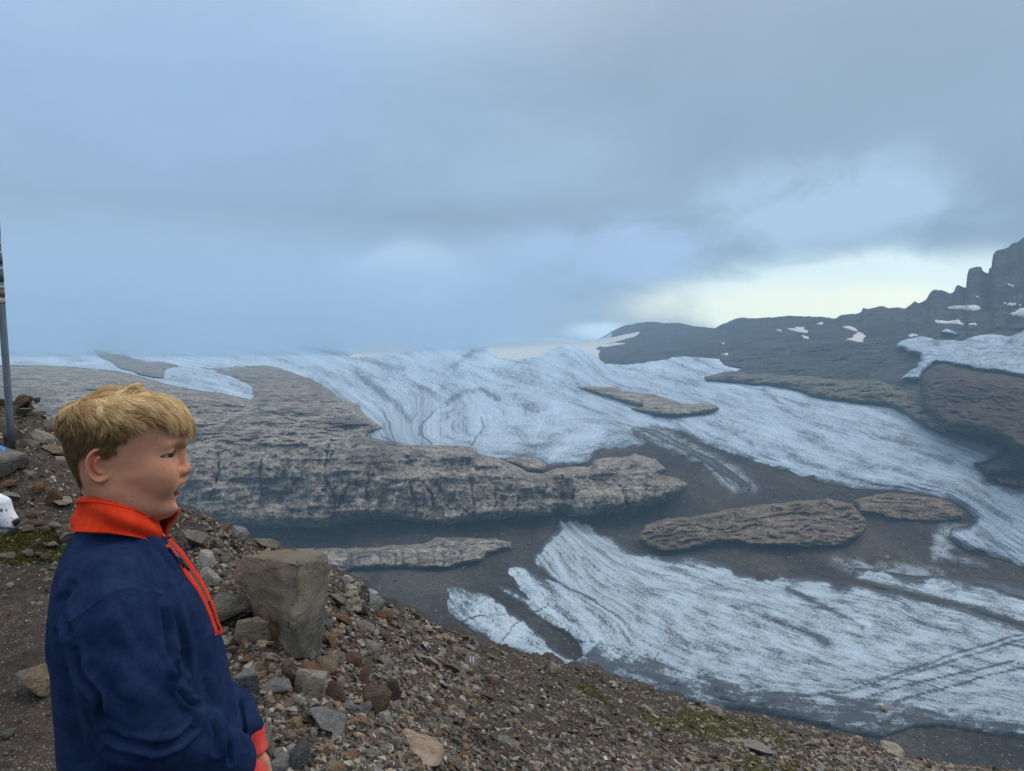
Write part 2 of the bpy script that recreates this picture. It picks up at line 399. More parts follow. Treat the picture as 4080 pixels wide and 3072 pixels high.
def crt(tab, t):
    """monotone-ish smooth interpolation over the landmark rows"""
    k = np.clip(t.astype(int), 0, 6); f = (t-k)[:, None]
    n = len(tab); d = np.diff(tab, axis=0)
    mslope = np.zeros_like(tab); mslope[0] = d[0]; mslope[-1] = d[-1]
    same = np.sign(d[:-1]) == np.sign(d[1:])
    mslope[1:-1] = np.where(same, 2*d[:-1]*d[1:]/(d[:-1]+d[1:]+np.where(d > 0, 1e-9, -1e-9)[1:]), 0)
    h00 = 2*f**3-3*f**2+1; h10 = f**3-2*f**2+f; h01 = -2*f**3+3*f**2; h11 = f**3-f**2
    return h00*tab[k]+h10*mslope[k]+h01*tab[k+1]+h11*mslope[k+1]
Vg = crt(lv, tt); LD = crt(ld, tt); Ug = np.broadcast_to(ug, Vg.shape).copy()
# distances as a function of v: re-interpolate so that spacing in t does not matter
Dg = np.exp(LD)
Pw = pt(Ug, Vg, Dg)
def relief(Pw, D, amp, seed, sx=1/60., sz=1/60., octv=5, ridge=False):
    return fbm(Pw*np.array([sx, sx, sz]), octv, 0.5, seed, ridge)*amp
base_rel = relief(Pw, Dg, 5.0, 11, 1/90., 1/60.) + relief(Pw, Dg, 1.2, 12, 1/12., 1/8., 3)
fade_sky = sstep(7-tt, 0, 0.25)[:, None]

def grid_faces(nr, nc, keep=None):
    i = np.arange(nr-1)[:, None]*nc + np.arange(nc-1)[None]
    q = np.stack([i, i+1, i+nc+1, i+nc], -1)     # rows run from near to far
    if keep is not None: q = q[keep]
    return q.reshape(-1, 4)
def compact(V, q, *arrs):
    used = np.zeros(len(V), bool); used[q.ravel()] = True
    idx = np.cumsum(used)-1
    return (V[used], idx[q]) + tuple(a[used] for a in arrs)

warpn = [fbm(np.stack([Ug/60, Vg/30, Ug*0], -1), 5, 0.62, 21+k) for k in range(2)]
def wsdf(poly, ragged=7.0):
    return poly_sdf(Ug + ragged*warpn[0], Vg + ragged*0.7*warpn[1], poly)
FAR_PTS = []
def layer(name, sdf, mat, thick, edge=14.0, rel=None, attrs=None, kind='structure', margin=10.0, ledge=None):
    """a sheet that stands proud of the base terrain inside its outline and dips under it outside"""
    h = np.clip(sdf/edge, -1, 1); h = np.where(h > 0, np.sqrt(np.clip(h, 0, 1)*(2-np.clip(h, 0, 1))), h*0.6)
    off = h*thick
    if ledge is not None: off = off + ledge*np.clip(sdf/10, 0, 1)
    if rel is not None: off = off + rel*np.clip(sdf/(edge*0.8), 0, 1)
    d = ray_dir(Ug, Vg); L = np.linalg.norm(d, axis=-1)/d[..., 1]
    dist = Dg*L - base_rel*fade_sky - off
    Vx = CAMP + d/np.linalg.norm(d, axis=-1, keepdims=True)*dist[..., None]
    keepv = sdf > -margin
    kq = keepv[:-1, :-1] | keepv[1:, :-1] | keepv[:-1, 1:] | keepv[1:, 1:]
    q = grid_faces(NR, NU, kq)
    names = list((attrs or {}).keys()); arrs = [np.asarray(attrs[k]).reshape(NR*NU, *np.asarray(attrs[k]).shape[2:]) for k in names]
    out = compact(Vx.reshape(-1, 3), q, *arrs)
    me = mesh_np(name, out[0], out[1]); 
    for k, a in zip(names, out[2:]): attr(me, k, a)
    o = link(name, me, mat); tag(o, kind=kind); FAR_PTS.append(out[0][::50]); return o
# ------------------------------------------------------------------ the far valley, layer by layer
K = {}
K['upper'] = P('c1', (-1500, 430), (0, 402), (200, 402), (400, 410), (600, 425), (750, 440), (900, 475), (1050, 520), (1280, 565), (1400, 578), (1500, 600), (1570, 618), (1660, 640),
   'c2', (380, 800), (470, 815), (600, 842), (730, 848), (900, 855), (985, 870), (1020, 885), (1045, 903), (1150, 925), (1330, 915), (1430, 935), (1450, 960), (1540, 955), (1640, 965), (1700, 940), (1760, 880), (1900, 860), (2000, 862), (2030, 830), (1990, 790), (1940, 752), (2000, 740), (2080, 730),
   'c3', (150, 700), (300, 725), (420, 790), (520, 835), (700, 895), (900, 955), (1100, 1020), (1250, 1045), (1500, 1060), (1700, 1090), (1800, 1110), (1880, 1155), (1930, 1215), (1900, 1250), (1810, 1262),
   (1790, 1320), (1850, 1370), (1950, 1410), (2100, 1450), (2212, 1490), (2700, 1600), (2700, 1100), (2212, 1045), (2110, 1030), (2010, 985), (1960, 915), (2050, 890), (2140, 840), (2100, 795), (1900, 740), (1600, 600), (1000, 450), (600, 330),
   'c2', (1900, 300), (1800, -800), (-3600, -800))
K['cliff'] = P('c1', (-1500, 440), (0, 412), (200, 408), (400, 415), (600, 430), (750, 446), (900, 480), (1050, 525), (1280, 570), (1400, 583), (1500, 605), (1575, 625), (1600, 600), (1575, 540), (1450, 480), (1300, 440),
   (1190, 402), (1260, 398), (1380, 415), (1430, 410), (1480, 395), (1650, 395), (1700, 400), (1800, 425), (1960, 480), (2060, 540), (2160, 605), 'c2', (190, 530), (250, 580), (340, 600), (360, 650), (440, 710), (482, 745),
   (400, 772), (385, 790), (470, 815), (600, 842), (730, 846), (900, 845), (1000, 862), (1040, 895), (1180, 930), (1250, 960), (1340, 1003), (1420, 1010), (1500, 985), (1600, 975), (1700, 965), (1730, 930), (1800, 922), (1900, 915), (1960, 900), (2080, 930), (2140, 980), (2110, 1020), (2212, 1040), (2270, 1075), (2230, 1120), (2190, 1160), (2120, 1190), (2000, 1215),
   'c5', (2000, 370), (1900, 378), (1780, 385), (1720, 380), (1680, 345), (1650, 350), (1610, 380), (1400, 385), (1200, 410), (1100, 414), (1000, 425), (850, 415), (700, 400), (500, 398), (350, 425), (300, 450), (0, 445), 'f', (480, 1138), (200, 1150), (-900, 1180))
K['isle1'] = P('c1', (562, 290), (700, 325), (780, 335), (850, 362), (930, 378), (1000, 378), (1060, 385), (1100, 395), (1145, 415), (1060, 425), (1035, 450), (1030, 487), (900, 465), (760, 420), (640, 365), (600, 330))
K['isle2'] = P('c2', (1608, 500), (1700, 495), (1850, 503), (1890, 525), (1950, 530), (2100, 550), 'c3', (150, 520), (260, 552), (300, 570), (380, 572), (430, 568), (490, 578), (518, 600), (480, 615), (380, 630), (300, 640), (230, 640), (150, 630), (60, 612), (0, 590), 'c2', (2000, 620), (1850, 580), (1740, 545))
K['isle3'] = P('c2', (1180, 935), (1240, 925), (1300, 912), (1380, 918), (1425, 940), (1445, 968), (1425, 1000), (1340, 1000), (1270, 965))
K['band'] = P('c5', (0, 560), (300, 570), (600, 560), (870, 540), (950, 505), (1100, 500), (1300, 510), (1385, 530), (1383, 565), (1290, 585), (1240, 600), (1200, 640), (1000, 680), (850, 685), (650, 680), (450, 690), (350, 715), (0, 725), (-900, 740), (-900, 560))
K['whale'] = P('c3', (75, 1290), (100, 1245), (230, 1215), (420, 1195), (600, 1155), (800, 1130), (1000, 1110), (1120, 1105), (1250, 1130), (1290, 1170), (1320, 1210), (1338, 1260), (1300, 1310), (1200, 1360), (1000, 1375), (750, 1370), (600, 1345), (480, 1355), (330, 1385), (200, 1400), (110, 1370), (65, 1330))
K['whale2'] = P('c3', (1262, 1112), (1400, 1075), (1560, 1070), (1700, 1095), (1820, 1130), (1882, 1180), (1860, 1215), (1740, 1230), (1500, 1222), (1400, 1190), (1300, 1180))
K['edge'] = P('c3', (2005, 975), (2060, 940), (2212, 900), (2600, 880), (2600, 1090), (2212, 1035), (2100, 1022))
K['mount'] = P('c2', (1480, 60), (1560, 180), (1590, 205), (1640, 235), (1720, 250), (1702, 285), (1722, 310), (1745, 345), (1790, 375), (1900, 382), (2050, 362), 'c3', (100, 345), (250, 316), (400, 300), (530, 302), (510, 330), (540, 360), (630, 384), (535, 396), (530, 420), (430, 428), (440, 442),
   (600, 452), (850, 475), (960, 495), (1010, 530), (1150, 552), (1300, 565), (1450, 577), (1520, 612), (1600, 660), (1700, 722), (1900, 745), (2000, 757), (2100, 790), (2140, 838), (2050, 893), (1965, 915), (2010, 975), (2700, 1000), (2700, -1500))
K['knob'] = P('c3', (420, 425), (540, 388), (700, 392), (850, 400), (1050, 415), (1200, 440), (1400, 425), (1640, 445), (1720, 480), (1760, 560), (1820, 660), (1780, 740), (1700, 724), (1600, 662), (1520, 614), (1450, 579), (1300, 567), (1150, 554), (1010, 532), (960, 497), (850, 477), (600, 454), (440, 444))
K['knob2'] = P('c3', (1160, 380), (1300, 352), (1420, 362), (1500, 385), (1400, 395), (1250, 392))
K['dome'] = P('c4', (1435, 1255), (1437, 1210), (1450, 1190), (1500, 1142), (1560, 1113), (1640, 1117), (1720, 1140), (1850, 1165), (1960, 1180), (2060, 1190), (2212, 1222), (3000, 1400), 'c3', (2900, 1000), (2212, 880), (2150, 850), (2110, 800), (2000, 757), (1900, 742), (1770, 720), (1700, 670), (1640, 600), (1625, 500))
K['shelf'] = P('c4', (1250, 1005), (1265, 965), (1290, 945), (1340, 930), (1370, 925), (1450, 910), (1530, 930), (1545, 945), (1620, 945), (1750, 950), (1790, 925), (1880, 905), (1960, 905), (2110, 912), (2212, 870), (3000, 800), (3000, 1420), (2212, 1228), (2050, 1195), (1900, 1180), (1780, 1160), (1700, 1140), (1560, 1122), (1505, 1148), (1455, 1195), (1440, 1245), (1380, 1255), (1280, 1248), (1300, 1215), (1400, 1140), (1440, 1100), (1435, 1065), (1360, 1045), (1320, 1020))
K['shelf2'] = P('c4', (1580, 880), (1630, 850), (1680, 868), (1700, 885), (1790, 918), (1700, 912), (1640, 905), (1596, 897))
K['lower'] = P('c5', (1660, 365), (1690, 378), (1700, 400), (1760, 385), (1840, 430), (1900, 470), (2000, 500), (2090, 560), (2212, 600), 'c3', (100, 1405), (260, 1412), (420, 1430), (560, 1465), (680, 1530), 'c6', (420, 130), (520, 175), (600, 165), (640, 155), (530, 98), (600, 125), (700, 160), (860, 145), (1000, 185),
   (1100, 180), (1130, 100), (1250, 110), (1500, 150), (1800, 160), (2000, 175), (2212, 205), (3200, 330), (3200, 1300), (2212, 1185), (2000, 1165), (1700, 1110), (1500, 1120), (1300, 1190), (1100, 1150), (800, 1075), (500, 1015), (300, 990), 'c7', (2212, 870), (1900, 770), (1650, 690), (1400, 625), (1190, 575),
   'c5', (1700, 1270), (1450, 1185), (1280, 1115), (1090, 1008), (1005, 940), (1005, 800), (1080, 795), (1150, 820), (1240, 838), (1340, 905), (1450, 985), (1590, 1110), (1700, 1200), (1760, 1232), (1798, 1200), (1770, 1110), (1600, 1020), (1450, 900), (1330, 830), (1298, 785), (1380, 800), (1470, 850), (1400, 785), (1365, 710), (1370, 645), (1440, 655), (1550, 722), (1700, 792), (1600, 722), (1515, 655), (1505, 600), (1560, 530), (1640, 450))
K['streak'] = P('c3', (60, 705), (150, 712), (200, 735), (330, 810), (480, 880), (600, 960), (700, 1040), (640, 1030), (520, 960), (590, 1040), (480, 935), (350, 850), (220, 790), (120, 740))
SD = {k: wsdf(v, 4.0 if k in ('upper', 'lower', 'streak', 'isle2', 'isle3') else 10.0) for k, v in K.items()}
feather = lambda sdf, n: sdf + n

# flow coordinates of the two ice bodies (constant along the ice's own banding)
def lines_tps(spec):
    pts, val = [], []
    for t, pl in spec:
        pl = np.array(pl); 
        for a, b in zip(pl[:-1], pl[1:]):
            for f in (0, 0.5): pts.append(a*(1-f)+b*f); val.append(t)
        pts.append(pl[-1]); val.append(t)
    return tps(np.array(pts), val, 1e-2)
QQ = np.stack([Ug.ravel(), Vg.ravel()], -1)
lowmask = SD['lower'] > -25
fl_low = np.zeros(Ug.shape)
f_low = lines_tps([
 (0.0, P('c5', (1505, 610), (1600, 730), (1750, 850), (2000, 1000), 'c7', (1560, 460), (2212, 640), 'c6', (620, 885), (1150, 930), (1600, 1000), (2212, 1095), (3200, 1240))),
 (-0.4, P('c5', (1005, 850), (1150, 1000), (1700, 1240), 'c7', (1400, 600), (2212, 830), 'c6', (800, 1060), (1500, 1100), (2212, 1170))),
 (0.5, P('c5', (1640, 460), (1900, 760), (2212, 900), 'c6', (100, 470), (700, 700), (1300, 850), (2212, 1000))),
 (1.0, P('c5', (1700, 400), (1950, 600), (2212, 750), 'c6', (0, 200), (700, 420), (1400, 640), (2212, 820), (3200, 1050))),
 (1.6, P('c5', (1840, 430), (2212, 610), 'c3', (260, 1412), (680, 1530), 'c6', (700, 220), (1400, 330), (2212, 600), (3200, 800))),
 (2.0, P('c6', (640, 155), (1130, 185), (1500, 290), (1800, 350), (2212, 470), (3200, 640))),
 (2.4, P('c6', (1130, 100), (1700, 170), (2212, 280), (3200, 430)))])
fl_low[lowmask] = f_low(QQ[lowmask.ravel()])
f_up = lines_tps([
 (-1.0, P('c1', (-800, 380), (0, 385), (800, 430), (1200, 500), (1560, 600))),
 (-0.55, P('c1', (-800, 260), (0, 270), (600, 275), (1200, 390), (1400, 420))),
 (-0.2, P('c1', (600, 240), (1200, 300), (1700, 350), (1960, 440), 'c2', (190, 490), (360, 620), (480, 735))),
 (0.1, P('c1', (1400, 290), 'c2', (0, 340), (200, 430), (420, 560), (640, 660))),
 (0.35, P('c2', (0, 280), (300, 360), (560, 470), (760, 560), (900, 590))),
 (0.8, P('c2', (700, 290), (850, 400), (1100, 500), (1500, 570), (1800, 690), (1980, 760))),
 (1.1, P('c2', (1200, 350), (1400, 400), (1620, 480), (1850, 600), (2212, 690), 'c3', (300, 725), (700, 880), (1300, 1040), (1800, 1100), (2000, 1260), (2300, 1450))),
 (1.45, P('c2', (1640, 290), (1720, 400), (1900, 490), 'c3', (300, 560), (600, 640), (1000, 780), (1500, 930), (1900, 1060), (2212, 1250), (2700, 1450))),
 (1.8, P('c3', (-50, 375), (200, 380), (400, 460), (800, 540), (1300, 700), (1900, 880), (2100, 1000), (2500, 1100))),
 (2.1, P('c3', (300, 320), (500, 400), (800, 480), (1200, 570), (1600, 690), (2100, 820))),
 (0.42, P('c2', (640, 700), (700, 790), (1000, 840), (1400, 890), (1700, 900), (1900, 800))),
 (0.50, P('c2', (800, 660), (860, 760), (1100, 800), (1400, 830), (1650, 800), (1780, 730))),
 (0.58, P('c2', (1000, 660), (1050, 720), (1300, 770), (1500, 760), (1620, 710)))])
upmask = (SD['upper'] > -25) | (SD['shelf'] > -25)
fl_up = np.zeros(Ug.shape); fl_up[upmask] = f_up(QQ[upmask.ravel()])

def ln(k, *pts): return P(k, *pts)
# dirt on the lower ice: grey toe, debris bands, melt rills
clean_low = P('c7', (1410, 395), (1560, 455), (1750, 525), (1900, 575), (2212, 640), 'c6', (200, 798), (400, 848), (620, 888), (800, 900), (1000, 905), (1150, 930), (1400, 955), (1600, 1000), (1800, 1030), (2000, 1070), (2212, 1095), (3200, 1240), (3200, 2000), (-300, 2000), 'c7', (900, 900), (1230, 560), (1330, 470))
mott = fbm(np.stack([Ug/55, Vg/30, Ug*0], -1), 5, 0.6, 51)
mott2 = fbm(np.stack([Ug/14, Vg/9, Ug*0], -1), 4, 0.6, 57)
dl = sstep(poly_sdf(Ug, Vg, clean_low)+3.5*warpn[0], -3, 7)*(0.36+0.50*mott+0.25*mott2+0.10*sstep(-poly_sdf(Ug, Vg, P('c7', (1400, 480), (1600, 545), (2212, 720), 'c6', (500, 930), (900, 970), (1500, 1060), (3200, 1240), (3200, 900), (0, 700), 'c7', (1400, 380))), -20, 10))
toe = poly_sdf(Ug, Vg, K['lower'])
softn = sstep(fbm(np.stack([Ug/140, Vg/90, Ug*0], -1), 2, 0.5, 91), -0.25, 0.35)
topside = sstep(poly_sdf(Ug, Vg, P('c5', (1600, 300), (2300, 300), (2300, 900), (1900, 560), (1700, 470), 'c5', (1500, 640)))+0, -30, 30)
soft = np.maximum(topside, sstep(Ug, 2500, 2650)*sstep(2640-Vg, 0, 60))
dl = np.maximum(dl, (0.95*(1-sstep(toe+22*mott+6*mott2, 0, 12+50*soft*softn))))
grey4 = sstep(poly_sdf(Ug, Vg, P('c5', (960, 760), (1130, 760), (1240, 830), (1100, 980), (1000, 960))), -25, 45)
dl = np.maximum(dl, grey4*(0.30+0.35*mott))
def band(d, *a, w=10, s=0.8, jag=0.35):
    L = line_dist(Ug+10*warpn[0], Vg+7*warpn[1], P(*a)); return np.maximum(d, s*np.exp(-(L/w)**2)*(1-jag+jag*(1+mott+mott2)))
dl = band(dl, 'c6', (880, 130), (1050, 175), (1200, 205), (1400, 255), (1600, 300), (1800, 345), (2000, 400), (2212, 478), (3000, 640), w=17, s=0.95)
dl = band(dl, 'c6', (1500, 90), (1750, 170), (2000, 220), (2212, 290), (3000, 400), w=13, s=0.85)
dl = band(dl, 'c6', (700, 230), (900, 330), (1100, 430), (1180, 480), w=11, s=0.45)
dl = band(dl, 'c6', (560, 400), (800, 500), (950, 580), w=16, s=0.35)
dl = band(dl, 'c6', (1450, 350), (1560, 420), (1700, 500), w=20, s=0.22)
for a, w_, s_ in [(((560, 965), (900, 905), (1100, 885), (1500, 745), (1800, 640), (2212, 520), (2700, 380)), 2.2, 0.8), (((1000, 905), (1300, 845), (1600, 740), (1900, 650), (2212, 550)), 1.8, 0.7),
                  (((1170, 940), (1450, 850), (1780, 775), (1980, 735), (2160, 690)), 2.0, 0.85), (((1390, 955), (1560, 905), (1800, 850), (2000, 780), (2212, 735), (2600, 640)), 2.2, 0.85),
                  (((1060, 860), (1250, 810), (1400, 780)), 1.6, 0.6), (((-200, 650), (-100, 690)), 1.5, 0.5)]:
    dl = band(dl, 'c6', *a, w=w_+2.4, s=s_*0.62, jag=0.3)
dl = band(dl, 'c5', (1090, 1000), (1180, 965), (1290, 960), (1350, 950), w=2.5, s=0.6)
dl = band(dl, 'c5', (1330, 1110), (1390, 1030), (1450, 985), (1590, 905), w=2.5, s=0.7)
dl = band(dl, 'c5', (1700, 790), (1830, 850), (1950, 930), (2060, 1010), w=3.5, s=0.65)
dl = band(dl, 'c5', (1480, 715), (1530, 745), (1590, 770), w=6, s=0.5)
dl = band(dl, 'c7', (1650, 640), (1740, 540), (1790, 470), w=2.5, s=0.65)
dl = band(dl, 'c7', (1250, 410), (1400, 405), (1560, 500), (1700, 560), w=3.0, s=0.6)
# thin crack lines that fan across the lower ice at its left
for x0, y0, x1, y1 in [(1560, 560, 1660, 690), (1640, 520, 1760, 640), (1750, 700, 1900, 830), (1800, 620, 1960, 760), (1500, 760, 1600, 900), (1640, 900, 1760, 990), (1900, 980, 2010, 1080)]:
    dl = band(dl, 'c5', (x0, y0), ((x0+x1)/2+12, (y0+y1)/2), (x1, y1), w=2.0, s=0.35)
du = 0.10*mott
toeu = poly_sdf(Ug, Vg, K['upper'])
near_deb = sstep(Vg-1550+0.0*Ug, 0, 100)
du = np.maximum(du, (0.95*(1-sstep(toeu+22*mott+6*mott2, 0, 14+14*sstep(Ug, 3300, 3500))))*sstep(Ug, 2150, 2350)*sstep(Vg, 1690, 1720))
du = np.maximum(du, 0.5*sstep(poly_sdf(Ug, Vg, P('c2', (1700, 830), (1800, 760), (2000, 750), (2212, 900), (1900, 1000), (1640, 990))), -20, 40)*(0.7+0.8*mott))
for a in [((0, 250), (300, 330), (600, 400)), ((330, 420), (430, 500), (560, 600), (640, 700)), ((600, 450), (740, 520), (800, 570)), ((900, 380), (1000, 300), (1090, 285)), ((860, 590), (960, 530), (1060, 520), (1160, 575))]:
    du = band(du, 'c2', *a, w=13, s=0.33)
for a in [((690, 745), (720, 800), (770, 835)), ((770, 650), (710, 730), (690, 790)), ((1060, 680), (1075, 740), (1030, 800), (1000, 850)), ((470, 790), (520, 815), (560, 830))]:
    du = band(du, 'c2', *a, w=3.0, s=0.55)
for a in [((900, 860), (1300, 1000), (1650, 1080)), ((1500, 940), (1900, 1080), (2100, 1200), (2300, 1300)), ((150, 640), (500, 690), (700, 800)), ((1200, 700), (1500, 780), (1800, 900)), ((760, 490), (830, 560), (900, 600)), ((1950, 1290), (2100, 1370), (2300, 1430))]:
    du = band(du, 'c3', *a, w=13, s=0.30)
du = np.maximum(du, 0.55*(1-sstep(poly_sdf(Ug, Vg, K['upper'])+18*mott, 0, 36))*sstep(Ug, 3700, 3850))
du = du - 0.10*sstep(Vg, 1500, 1380)
ogive = 0
# crack map for the tall cliff
crk = np.zeros(Ug.shape)
for a in [('c5', (330, 0), (300, 60), (275, 140), (330, 230), (355, 280), (340, 400)), ('c5', (540, 120), (535, 220), (545, 300)), ('c5', (780, 180), (810, 260), (820, 350), (820, 400)), ('c5', (860, 180), (910, 250), (925, 310)),
          ('c5', (1145, 140), (1150, 230), (1165, 330), (1165, 400)), ('c5', (1290, 200), (1285, 290), (1290, 370)), ('c5', (1420, 260), (1410, 360)), ('c5', (1690, 140), (1660, 220), (1700, 300), (1720, 370)), ('c5', (1740, 200), (1755, 300), (1750, 370)),
          ('c5', (2020, 200), (2060, 290), (2080, 330)), ('c5', (430, 200), (400, 260), (370, 330)), ('c5', (960, 210), (1010, 300), (1000, 330)), ('c1', (1370, 960), (1380, 1080), (1320, 1250)), ('c1', (1650, 1000), (1640, 1200)), ('c1', (2060, 900), (2040, 1100), (2110, 1250))]:
    L = line_dist(Ug+12*warpn[0]+5*mott2, Vg, P(*a)); crk = np.maximum(crk, (0.5+0.5*mott2)*np.exp(-(L/(5.0+3.0*mott))**2))
crk = np.maximum(crk, 0.55*sstep(poly_sdf(Ug, Vg, P('c5', (1680, 150), (1740, 160), (1760, 260), (1740, 370), (1700, 370), (1665, 260))), -6, 8))
crk = np.maximum(crk, 0.30*sstep(poly_sdf(Ug, Vg, P('c1', (1185, 400), (1480, 395), (1700, 400), (1850, 440), (1980, 490), (2100, 560), (2212, 640), (2100, 650), (1600, 640), (1500, 540), (1350, 450))), -4, 12))
crk = np.maximum(crk, 0.30*sstep(poly_sdf(Ug, Vg, P('c1', (-300, 470), (200, 480), (420, 600), (380, 760), (-300, 800))), -40, 60))
crkb = np.zeros(Ug.shape)
for x in (430, 480, 600, 690, 740, 830, 920, 975, 1080):
    L = line_dist(Ug+8*warpn[0], Vg, P('c5', (x, 585), (x+12, 640), (x, 690))); crkb = np.maximum(crkb, 0.45*np.exp(-(L/4)**2))

# --- base sheet
d = ray_dir(Ug, Vg); L_ = np.linalg.norm(d, axis=-1)/d[..., 1]
frost = np.zeros(Ug.shape)
for k, ww in (('lower', 40), ('streak', 45)):
    frost = np.maximum(frost, sstep(SD[k], -ww, 0)*(0.0 if k == 'lower' else 0.7))
frost = np.maximum(frost, 0.8*sstep(poly_sdf(Ug, Vg, P('c3', (1740, 1250), (1900, 1250), (1800, 1400), (2000, 1480), (1700, 1440), (1690, 1330))), -30, 30))
frost = np.maximum(frost, 0.7*sstep(poly_sdf(Ug, Vg, P('c6', (1000, 40), (1300, 60), (1700, 130), (1700, 200), (1200, 180))), -40, 20))
distb = Dg*L_ - base_rel*fade_sky
VB = CAMP + d/np.linalg.norm(d, axis=-1, keepdims=True)*distb[..., None]
last = VB[-1]
extra = []
for k, (f, dz_) in enumerate([(1.02, -0.004), (1.06, -0.02), (1.2, -0.10), (1.4, -0.25)]):
    e = last.copy(); e[:, 0] *= f; e[:, 1] *= f; e[:, 2] += dz_*last[:, 1]; extra.append(e)
VBx = np.concatenate([VB, np.array(extra)], 0)
me = mesh_np('valley_floor', VBx.reshape(-1, 3), grid_faces(len(VBx), NU))
attr(me, 'frost', np.concatenate([frost, np.zeros((4, NU))]).ravel())
tag(link('valley_floor', me, M['debris']), kind='structure'); FAR_PTS.append(VBx[::8, ::20].reshape(-1, 3))

# --- ice
flow_low = np.stack([fl_low, Ug/1000, Vg/1000], -1); flow_up = np.stack([fl_up, Ug/1000, Vg/1000], -1)
rel_bias = 9*np.clip(Dg/800, 0.7, 6)*np.clip(SD['upper']/50, 0, 1)
og = np.sin(fl_up*70+2*mott)*0.8*sstep(poly_sdf(Ug, Vg, P('c2', (640, 660), (1000, 620), (1700, 640), (1960, 780), (1900, 870), (1500, 930), (700, 840))), -10, 50)
rel_up = relief(Pw, Dg, 5, 31, 1/70., 1/30., 5)*np.clip(Dg/700, 0.6, 3) + fbm(np.stack([fl_up*45, Ug/90, Ug*0], -1), 3, 0.6, 33)*3.0*np.clip(Dg/800, 0.7, 2.5) + og + rel_bias
rel_low = relief(Pw, Dg, 1.6, 35, 1/30., 1/30., 4) + fbm(np.stack([fl_low*30, Ug/90, Ug*0], -1), 4, 0.6, 36)*1.8 + 2.0*np.clip(SD['lower']/40, 0, 1)
layer('upper_glacier', SD['upper'], M['ice_up'], 3.5, 22, rel_up, {'flow': flow_up, 'dirt': du})
layer('lower_glacier', SD['lower'], M['ice_low'], 2.2, 20, rel_low, {'flow': flow_low, 'dirt': dl})
layer('glacier_tongue', SD['streak'], M['ice_low'], 0.8, 14, None, {'flow': np.stack([(Ug+1.2*Vg)/300, Ug/1000, Vg/1000], -1), 'dirt': 0.25+0.5*sstep(Vg, 1730, 1880)+0.4*mott+0.5*(1-sstep(SD['streak'], 0, 16))})
# --- bedrock
def rockrel(amp, seed, sx, sz, gro=0.0):
    r = fbm(Pw*np.array([sx, sx, sz]), 6, 0.55, seed)*amp + fbm(Pw*np.array([sx*0.6, sx*0.6, sz*3.2]), 5, 0.6, seed+5, True)*amp*0.45
    return r
zero = np.zeros(Ug.shape)
def ledges(per, amp, slope, seed, u0=0.0):
    ph_ = (Vg-slope*Ug+per*1.6*fbm(np.stack([Ug/120, Vg/50, Ug*0], -1), 4, 0.55, seed))/per
    fr = ph_-np.floor(ph_); h = _hash(np.floor(ph_), np.floor(ph_)*0, np.floor(ph_)*0, seed)*0.5+0.75
    return 0.45*amp*h*(fr**1.5 - 0.5)*sstep(1-fr, 0, 0.15)*np.clip(0.8+1.2*fbm(np.stack([Ug/60, Vg/25, Ug*0], -1), 3, 0.6, seed+3), 0, 2)
cliff_rel = rockrel(26, 41, 1/60., 1/40.) + 15*fbm(np.stack([(Ug+0.25*Vg)/70, Vg/260, Ug*0], -1), 5, 0.55, 48, True)*sstep(Vg, 1780, 1860) + 4.0*fbm(Pw*np.array([1/9., 1/9., 1/30.]), 4, 0.55, 47, True) - 12*crk
layer('rock_cliff', SD['cliff'], M['cliff'], 34.0, 45, cliff_rel, {'crack': crk}, ledge=ledges(30, 14, 0.16, 141)*(0.06+0.94*sstep(1815-Vg+20*mott, 0, 60))+ledges(90, 8, -0.08, 142)*0.6)
layer('rock_island', SD['isle1'], M['cliff'], 70.0, 24, rockrel(18, 61, 1/50., 1/30.), {'crack': zero+0.3}, ledge=ledges(16, 14, 0.3, 143))
layer('rock_outcrop', SD['isle2'], M['cliff'], 46.0, 18, rockrel(12, 62, 1/30., 1/20.), {'crack': zero+.1}, ledge=ledges(14, 7, 0.15, 144))
layer('rock_outcrop', SD['isle3'], M['cliff'], 14.0, 18, rockrel(6, 63, 1/25., 1/20.), {'crack': zero+0.1})
layer('rock_outcrop', SD['band'], M['cliff'], 12.0, 16, rockrel(9, 64, 1/22., 1/20.)-9*crkb, {'crack': crkb}, ledge=ledges(34, 7, -0.03, 145))
layer('rock_outcrop', SD['whale'], M['brown_rock'], 15.0, 18, rockrel(13, 65, 1/22., 1/16.), {'crack': 0.55*sstep(Vg+20*mott, 2150, 2195)}, ledge=ledges(24, 10, -0.10, 146))  # mask here turns the rock darker towards the foot of the outcrop
layer('rock_outcrop', SD['whale2'], M['brown_rock'], 7.0, 14, rockrel(8, 66, 1/20., 1/16.), {'crack': zero}, ledge=ledges(18, 6, 0.10, 147))
layer('rock_outcrop', SD['edge'], M['brown_rock'], 14.0, 24, rockrel(5, 67, 1/20., 1/16.), {'crack': zero})
steep = sstep(poly_sdf(Ug, Vg, P('c4', (1950, 460), (1990, 100), (3200, -200), (3200, 700), (2212, 560))), -20, 30)
layer('mountain_ridge', SD['mount'], M['ridge'], 30.0, 30, rockrel(30, 71, 1/80., 1/55.)*np.clip(7.02-tt, 0.04, 1)[:, None] , {'crack': zero}, margin=12, ledge=ledges(26, 6, -0.12, 149)*np.clip(7.02-tt, 0.04, 1)[:, None])
layer('rock_outcrop', SD['knob'], M['knobbly'], 46.0, 26, rockrel(20, 72, 1/25., 1/18.), {'crack': zero}, ledge=ledges(17, 9, 0.12, 148))
layer('rock_outcrop', SD['knob2'], M['knobbly'], 36.0, 22, rockrel(6, 73, 1/25., 1/18.), {'crack': zero})
